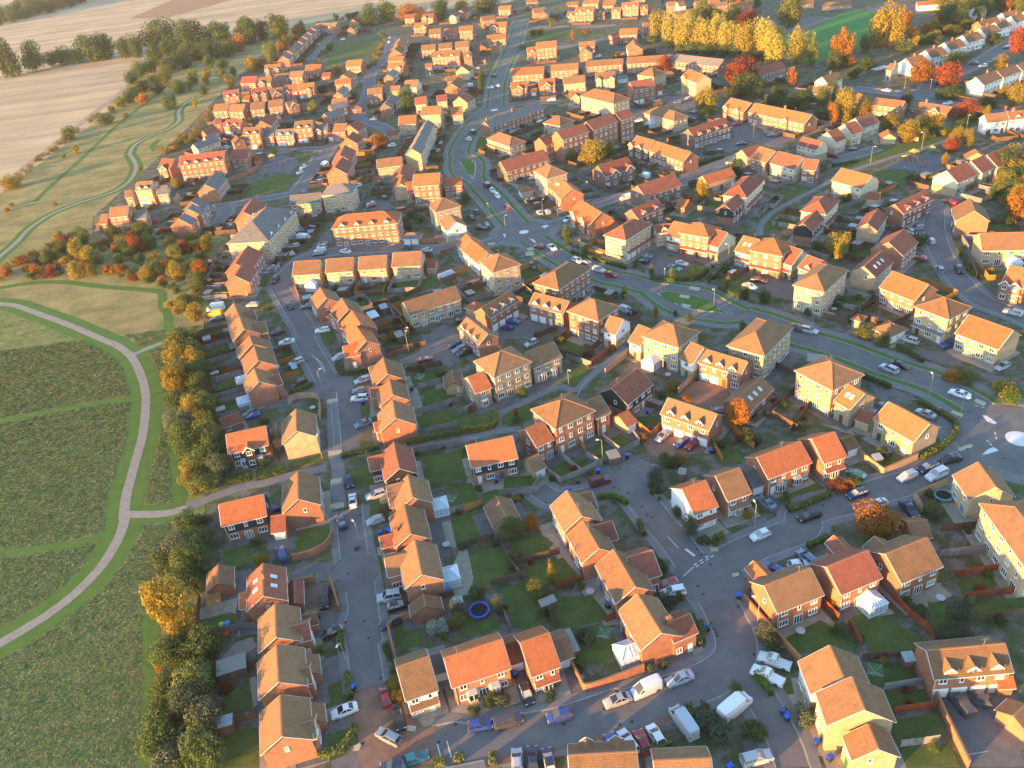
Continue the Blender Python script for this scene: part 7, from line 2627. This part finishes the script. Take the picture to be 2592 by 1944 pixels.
def bean_bag(sh, x, y, r, col, name):
    P = sp(sh, x, y, r * .5)
    m = MB()
    n = 12
    rings = [(.6, 0), (1.0, .25), (.95, .55), (.6, .85), (.15, .95)]
    for i in range(len(rings) - 1):
        for k in range(n):
            a, b = 2 * math.pi * k / n, 2 * math.pi * (k + 1) / n
            (r0, z0), (r1, z1) = rings[i], rings[i + 1]
            m.face([(math.cos(a) * r0 * r, math.sin(a) * r0 * r, z0 * r), (math.cos(b) * r0 * r, math.sin(b) * r0 * r, z0 * r), (math.cos(b) * r1 * r, math.sin(b) * r1 * r, z1 * r), (math.cos(a) * r1 * r, math.sin(a) * r1 * r, z1 * r)], 0)
    o = put('bean_bag', m.mesh('bean_bag', [M['obj']], True), None, (P.x, P.y, .1), 0, col)
    reg(o, '%s bean bag on the dark garden lawn' % name, 'bean bag', 'bean bags')

def play_frame(sh, x, y, c1, c2, desc, s=1.0):
    P = sp(sh, x, y)
    o = bpy.data.objects.new('climbing_frame', None)
    COL.objects.link(o)
    o.location = (P.x, P.y, .08)
    o.rotation_euler = (0, 0, x % 6)
    o.scale = (s, s, s)
    for sx in (-1, 1):
        for sy in (-1, 1):
            m = MB()
            m.tube((sx, sy, 0), (sx, sy, 2.6), .07, .07, 8)
            put('post', m.mesh('post', [M['obj']]), o, (0, 0, 0), 0, c1)
    m = MB(); m.box(-1.05, 1.05, -1.05, 1.05, 1.25, 1.35, 0, True)
    put('deck', m.mesh('deck', [M['obj']]), o, (0, 0, 0), 0, (.2, .12, .07))
    m = MB()
    e = [(-1.2, -1.2, 2.5), (1.2, -1.2, 2.5), (1.2, 1.2, 2.5), (-1.2, 1.2, 2.5)]
    for k in range(4):
        m.face([e[k], e[(k + 1) % 4], (0, 0, 3.4)], 0)
    put('roof', m.mesh('roof', [M['obj']]), o, (0, 0, 0), 0, c2)
    m = MB()
    m.face([(1.05, -.4, 1.3), (1.05, .4, 1.3), (3.4, .4, .25), (3.4, -.4, .25)][::-1], 0)
    for q in (-.4, .4):
        m.bar((1.05, q, 1.4), (3.4, q, .35), .05, .25)
    put('slide', m.mesh('slide', [M['obj']]), o, (0, 0, 0), 0, c2)
    m = MB()
    for q in (-.35, .35):
        m.bar((-1.05, q, 1.3), (-2.0, q, 0), .06, .06)
    for k in range(5):
        t = (k + .5) / 5
        m.bar((-2.0 + .95 * t, -.35, 1.3 * t), (-2.0 + .95 * t, .35, 1.3 * t), .05, .05)
    put('ladder', m.mesh('ladder', [M['obj']]), o, (0, 0, 0), 0, c1)
    reg(o, desc, 'climbing frame', 'playground frames')

def swing_set(sh, x, y, c1):
    P = sp(sh, x, y)
    o = bpy.data.objects.new('swing_set', None)
    COL.objects.link(o)
    o.location = (P.x, P.y, .08)
    for s in (-1.6, 1.6):
        m = MB()
        for q in (-1, 1):
            m.tube((s, q, 0), (s, 0, 2.4), .05, .05, 6)
        put('leg_frame', m.mesh('leg_frame', [M['obj']]), o, (0, 0, 0), 0, c1)
    m = MB(); m.bar((-1.7, 0, 2.4), (1.7, 0, 2.4), .1, .1)
    put('top_bar', m.mesh('top_bar', [M['obj']]), o, (0, 0, 0), 0, c1)
    for s in (-.6, .6):
        m = MB()
        for q in (-.2, .2):
            m.bar((s + q, 0, 2.4), (s + q, 0, .5), .02, .02, 0, Vector((1, 0, 0)))
        m.box(s - .25, s + .25, -.1, .1, .45, .5, 0, True)
        put('swing', m.mesh('swing', [M['tyre']]), o)
    reg(o, 'painted swing set with two seats', 'swing set', 'swing sets')

def dome(sh, x, y, r):
    P = sp(sh, x, y)
    m = MB()
    n = 28
    rings = [(1.0, .01), (.85, .05), (.55, .09), (.2, .11)]
    for i in range(3):
        for k in range(n):
            a, b = 2 * math.pi * k / n, 2 * math.pi * (k + 1) / n
            (r0, z0), (r1, z1) = rings[i], rings[i + 1]
            m.face([(math.cos(a) * r0 * r, math.sin(a) * r0 * r, z0), (math.cos(b) * r0 * r, math.sin(b) * r0 * r, z0), (math.cos(b) * r1 * r, math.sin(b) * r1 * r, z1), (math.cos(a) * r1 * r, math.sin(a) * r1 * r, z1)], 0)
    m.face([(math.cos(2 * math.pi * k / n) * .2 * r, math.sin(2 * math.pi * k / n) * .2 * r, .11) for k in range(n)], 0)
    o = put('roundabout_dome', m.mesh('roundabout_dome', [M['paint_w']], True), None, (P.x, P.y, .005))
    reg(o, 'white painted roundabout dome in the road', 'roundabout', 'roundabout domes')

# ------------------------------------------------------------------ people
def person(sh, x, y, top, trousers, hair, desc, rz):
    P = sp(sh, x, y, .9)
    bm_v = [(0, 0, .95), (0, 0, 1.15), (0, 0, 1.38), (0, 0, 1.5), (0, 0, 1.62), (0, .01, 1.74),
            (-.1, 0, .9), (-.11, .06, .5), (-.11, .0, .1), (-.11, .12, .05), (.1, 0, .9), (.11, -.08, .5), (.11, -.2, .12), (.11, -.08, .05),
            (-.2, 0, 1.38), (-.25, -.04, 1.12), (-.24, .08, .88), (.2, 0, 1.38), (.25, .05, 1.12), (.24, .14, .9)]
    ed = [(0, 1), (1, 2), (2, 3), (3, 4), (4, 5), (0, 6), (6, 7), (7, 8), (8, 9), (0, 10), (10, 11), (11, 12), (12, 13), (2, 14), (14, 15), (15, 16), (2, 17), (17, 18), (18, 19)]
    rad = [.14, .13, .16, .06, .1, .08, .1, .065, .045, .04, .1, .065, .045, .04, .06, .045, .035, .06, .045, .035]
    me = bpy.data.meshes.new('person')
    me.from_pydata(bm_v, ed, [])
    o = bpy.data.objects.new('person', me)
    COL.objects.link(o)
    sk = o.modifiers.new('skin', 'SKIN')
    for k, r in enumerate(rad):
        me.skin_vertices[0].data[k].radius = (r, r * .8)
    me.skin_vertices[0].data[0].use_root = True
    ss = o.modifiers.new('smooth', 'SUBSURF')
    ss.levels = ss.render_levels = 1
    m, n, l, b = new_mat('clothing', .9, .1)
    tc = n.new('ShaderNodeTexCoord')
    sx = n.new('ShaderNodeSeparateXYZ')
    l.new(tc.outputs['Object'], sx.inputs[0])
    mp = n.new('ShaderNodeMath'); mp.operation = 'DIVIDE'; mp.inputs[1].default_value = 1.85
    l.new(sx.outputs['Z'], mp.inputs[0])
    rp = _ramp(n, l, mp.outputs[0], [(0, (.03, .03, .03)), (.06, trousers), (.52, top), (.81, (.5, .32, .24)), (.93, hair)])
    rp.color_ramp.interpolation = 'CONSTANT'
    l.new(rp.outputs['Color'], b.inputs['Base Color'])
    me.materials.append(m)
    o.location = (P.x, P.y, .11)
    o.rotation_euler = (0, 0, rz)
    reg(o, desc, 'person', 'people out walking')

M['paint_w'] = plain('white_road_paint', (.66, .66, .65), .7, .2, .1)
for row in FENCES.splitlines():
    sh_, rest_ = row.split(' ', 1)
    for q_ in rest_.split('|'):
        c_, t_ = q_.split(' ', 1)
        fence(c_, pts('@' + sh_ + ' ' + t_))
_rg = random.Random(12)
_far = MB()
for i_, (P_, sc_, u_) in enumerate(GARDENS):
    if i_ < 165:
        fence(_rg.choice('bbbggo'), P_, 2.6 if sc_ > 5 else 3.8)
    else:                              # too far to pick one from another
        for a_, b_ in zip(P_, P_[1:]):
            n_ = max(1, round((b_ - a_).length / 3.5))
            for k_ in range(n_):
                z_ = Vector((0, 0, .9 + _rg.uniform(-.05, .05)))
                _far.bar(a_.lerp(b_, k_ / n_ + .01) + z_, a_.lerp(b_, (k_ + 1) / n_ - .01) + z_, .06, 1.7)
kind(tag(put('garden_fencing', _far.mesh('garden_fencing', [M['wood']]), None, (0, 0, 0), 0, FCOL['b']), 'brown timber fencing round the far back gardens', 'fencing'), 'stuff')
for q_ in WALLS_.split('|'):
    c_, sh_, t_ = q_.split(' ', 2)
    brick_wall(c_, pts('@' + sh_ + ' ' + t_))
garden_bushes()
build_lamps()
build_bins()
build_sheds()
trampoline('D2', 725, 1170, 1.9, (.03, .09, .55), 'bright blue')
trampoline('B1', 1705, 1390, 1.8, (.04, .12, .45), 'mid blue')
trampoline('F4', 1310, 545, 1.7, (.05, .28, .32), 'teal')
for a_ in (('E3', 410, 600), ('D2', 1680, 1010), ('C1', 1060, 720), ('D2', 440, 605), ('B4', 575, 1300), ('E3', 1490, 345), ('C3', 650, 435)):
    garden_table(*a_, 0)
for a_ in (('D2', 1805, 1400), ('D2', 485, 240), ('E3', 980, 930), ('C1', 1985, 480)):
    rotary_dryer(*a_)
pergola('D1', 205, 1085, .3)
bean_bag('D1', 272, 1293, .55, (.25, .75, .06), 'lime green')
bean_bag('D1', 325, 1282, .55, (.05, .35, .8), 'sky blue')
bean_bag('D1', 315, 1372, .6, (.75, .07, .02), 'tomato red')
play_frame('A1', 650, 1400, (.05, .12, .5), (.8, .5, .03), 'blue and yellow climbing tower with slide', 1.3)
play_frame('A4', 1250, 1380, (.7, .35, .03), (.65, .42, .05), 'big orange climbing tower with slide', 1.3)
play_frame('A4', 1410, 1320, (.05, .3, .12), (.6, .45, .05), 'green-posted small climbing tower', .9)
swing_set('A1', 740, 1430, (.6, .2, .05))
swing_set('A4', 1360, 1450, (.6, .05, .04))
swing_set('B4', 2000, 1500, (.1, .3, .2))
dome('B2', 1110, 637, 1.75)
dome('C4', 2172, 988, 2.6)
dome('A2', 855, 947, 2.0)
person('B2', 1530, 775, (.02, .02, .025), (.02, .02, .03), (.03, .02, .015), 'walker in dark coat on the pavement', 2.0)
person('A4', 1180, 1450, (.6, .6, .62), (.05, .06, .12), (.05, .03, .02), 'person in white top under the play tower', 1.0)
person('A4', 1212, 1462, (.1, .15, .5), (.03, .03, .04), (.08, .05, .03), 'person in blue top under the play tower', 2.6)
person('A4', 1270, 1478, (.03, .03, .035), (.03, .03, .05), (.03, .02, .02), 'person in black clothes at the lawn edge', 4.0)
person('A4', 1320, 1440, (.5, .05, .04), (.04, .05, .1), (.05, .03, .02), 'person in red top beside the swing set', 5.0)
person('B1', 1185, 1085, (.5, .5, .5), (.04, .05, .1), (.04, .03, .02), 'person in pale top behind buff houses', 1.2)

# ------------------------------------------------------------------ evening haze: the air of the whole place
hz = bpy.data.materials.new('haze_air')
hz.use_nodes = True
hn, hl = hz.node_tree.nodes, hz.node_tree.links
hn.remove(hn['Principled BSDF'])
pv = hn.new('ShaderNodeVolumePrincipled')
pv.inputs['Color'].default_value = (.86, .88, .95, 1)
pv.inputs['Density'].default_value = 0.00006
pv.inputs['Anisotropy'].default_value = 0.15
hl.new(pv.outputs['Volume'], hn['Material Output'].inputs['Volume'])
hb = MB()
hb.box(-3500, 3500, -400, 6500, -1.3, 116.0, 0, True)
ho = put('haze', hb.mesh('haze', [hz]))
kind(tag(ho, 'thin evening haze over the whole estate and fields', 'haze'), 'stuff')

# ------------------------------------------------------------------ names for everything: look first, then the landmark it stands by
MARKS = [('the white-domed mini roundabout', 'B2', 1110, 640), ('the wide corner roundabout', 'C4', 2170, 985), ('the far little roundabout', 'A2', 855, 947), ('the long traffic island', 'B3', 850, 1240),
 ('the teardrop traffic island', 'A2', 620, 1430), ('the brick-paved garage court', 'C3', 980, 600), ('the dashed T junction', 'D3', 950, 750), ('the sharp road bend', 'F3', 1560, 350), ('the block-paved crossing', 'E1', 1420, 1350),
 ('the pinched footway street', 'C1', 1240, 870), ('the path gap in the shrub belt', 'C0', 1740, 50), ('the stepped slate-roofed block', 'B1', 530, 620), ('the dark playground', 'A1', 700, 1420), ('the hedged green', 'A1', 1350, 430),
 ('the golden poplar row', 'A3', 1100, 420), ('the playing field', 'P5', 1400, 500), ('the pale playground', 'A4', 1300, 1400), ('the scarlet tree', 'A4', 1560, 690), ('the long brick wall', 'E3', 1550, 1300), ('the blue trampoline', 'D2', 725, 1165),
 ('the gravel path fork', 'C0', 1150, 265), ('the lower path junction', 'YY', 270, 1130), ('the stubble field corner', 'A0', 1290, 460), ('the four-storey terrace', 'A2', 1700, 1130), ('the parked pickups', 'F3', 2000, 540),
 ('the orange play tower', 'A4', 1250, 1380), ('the far spine road', 'A2', 1040, 330), ('the far tree hedge', 'A0', 300, 80), ('the farm track', 'A0', 500, 1220), ('the garage court dormers', 'B2', 1100, 1470), ('the curving side street', 'B4', 1500, 850), ('the red flats', 'B1', 1450, 600)]
MARKW = [(n, sp(s, x, y)) for n, s, x, y in MARKS]
ORD = 'first second third fourth fifth sixth seventh eighth ninth tenth eleventh twelfth thirteenth fourteenth fifteenth sixteenth seventeenth eighteenth nineteenth twentieth'.split()
ORD += ['twenty-' + w for w in ORD[:9]] + ['thirtieth'] + ['thirty-' + w for w in ORD[:9]]

def label_all(items):
    """items: (object, description, category, group)"""
    sets = {}
    for o, desc, cat, grp in items:
        n, d = min(((n, (p - o.location).length) for n, p in MARKW), key=lambda t: t[1])
        if len(desc.split()) + len(n.split()) > 13:
            desc = desc.replace(' and front gables', '').replace(' and conservatory', '').replace(' and dormers', '').replace(' with coping', '')
        sets.setdefault((desc, n), []).append((d, o, cat, grp))
    for (desc, n), lst in sets.items():
        lst.sort(key=lambda t: t[0])
        for k, (d, o, cat, grp) in enumerate(lst):
            if len(lst) == 1:
                lab = '%s by %s' % (desc, n)
            elif k < len(ORD) and len(lst) <= len(ORD):
                lab = '%s, %s from %s' % (desc, ORD[k], n)
            else:
                lab = '%s, one of many by %s' % (desc, n)
                grp = (grp or cat) + ' by ' + n
            tag(o, lab, cat, grp)

items = []
for h in HOUSE_LIST:
    e, g = h['e'], h['g']
    st = int(e['st'] + .4) if e['st'] > 1.3 else 1
    nm = h['o'].name.split('.')[0]
    extra = ''
    ops = ' '.join(e['opts'])
    if ' d' in ' ' + ops:
        extra = ' and dormers' if not g['hip'] else ''
    elif 'V' in e['opts'] or 'v' in e['opts']:
        extra = ' and conservatory'
    elif ':' in ops:
        extra = ' and front gables'
    elif g['hip'] and st > 1:
        extra = ''
    kindn = {'house': 'house', 'terrace': 'terrace', 'garage': 'garage'}[nm]
    hipn = 'hipped ' if g['hip'] else ''
    stn = '' if nm == 'garage' else STN[min(st, 4)] + ' '
    items.append((h['o'], '%s%s %s with %s%s roof%s' % (stn, WALLS[e['wall']][2], kindn, hipn, ROOFN[e['roof']], extra), 'garage' if nm == 'garage' else 'house', {'house': 'houses of the estate', 'terrace': 'long terraces', 'garage': 'small garages'}[nm]))
for v in VEG:
    if v.get('hedge'):
        items.append((v['o'], 'clipped %s hedge' % TNAME[v['kd']], 'hedge', 'clipped hedges'))
    elif v.get('bush'):
        items.append((v['o'], '%s garden bush' % TNAME[v['kd']], 'bush', 'garden bushes'))
    elif v['shrub']:
        items.append((v['o'], '%s %s shrub' % ('small' if v['R'] < 1.5 else 'broad', TNAME[v['kd']]), 'shrub', 'shrubs'))
    else:
        items.append((v['o'], '%s %s %stree' % ('tall' if v['h'] > 11 else ('low' if v['h'] < 5.5 else 'rounded'), TNAME[v['kd']], 'columnar ' if v['key'] == 'p' else ''), 'tree', 'trees'))
for c in CARLIST:
    items.append((c['o'], '%s %s' % (CNAME[c['c']], c['t']), 'van' if 'van' in c['t'] else ('pickup' if c['t'] == 'pickup' else 'car'), 'cars and vans'))
label_all(items + THINGS)
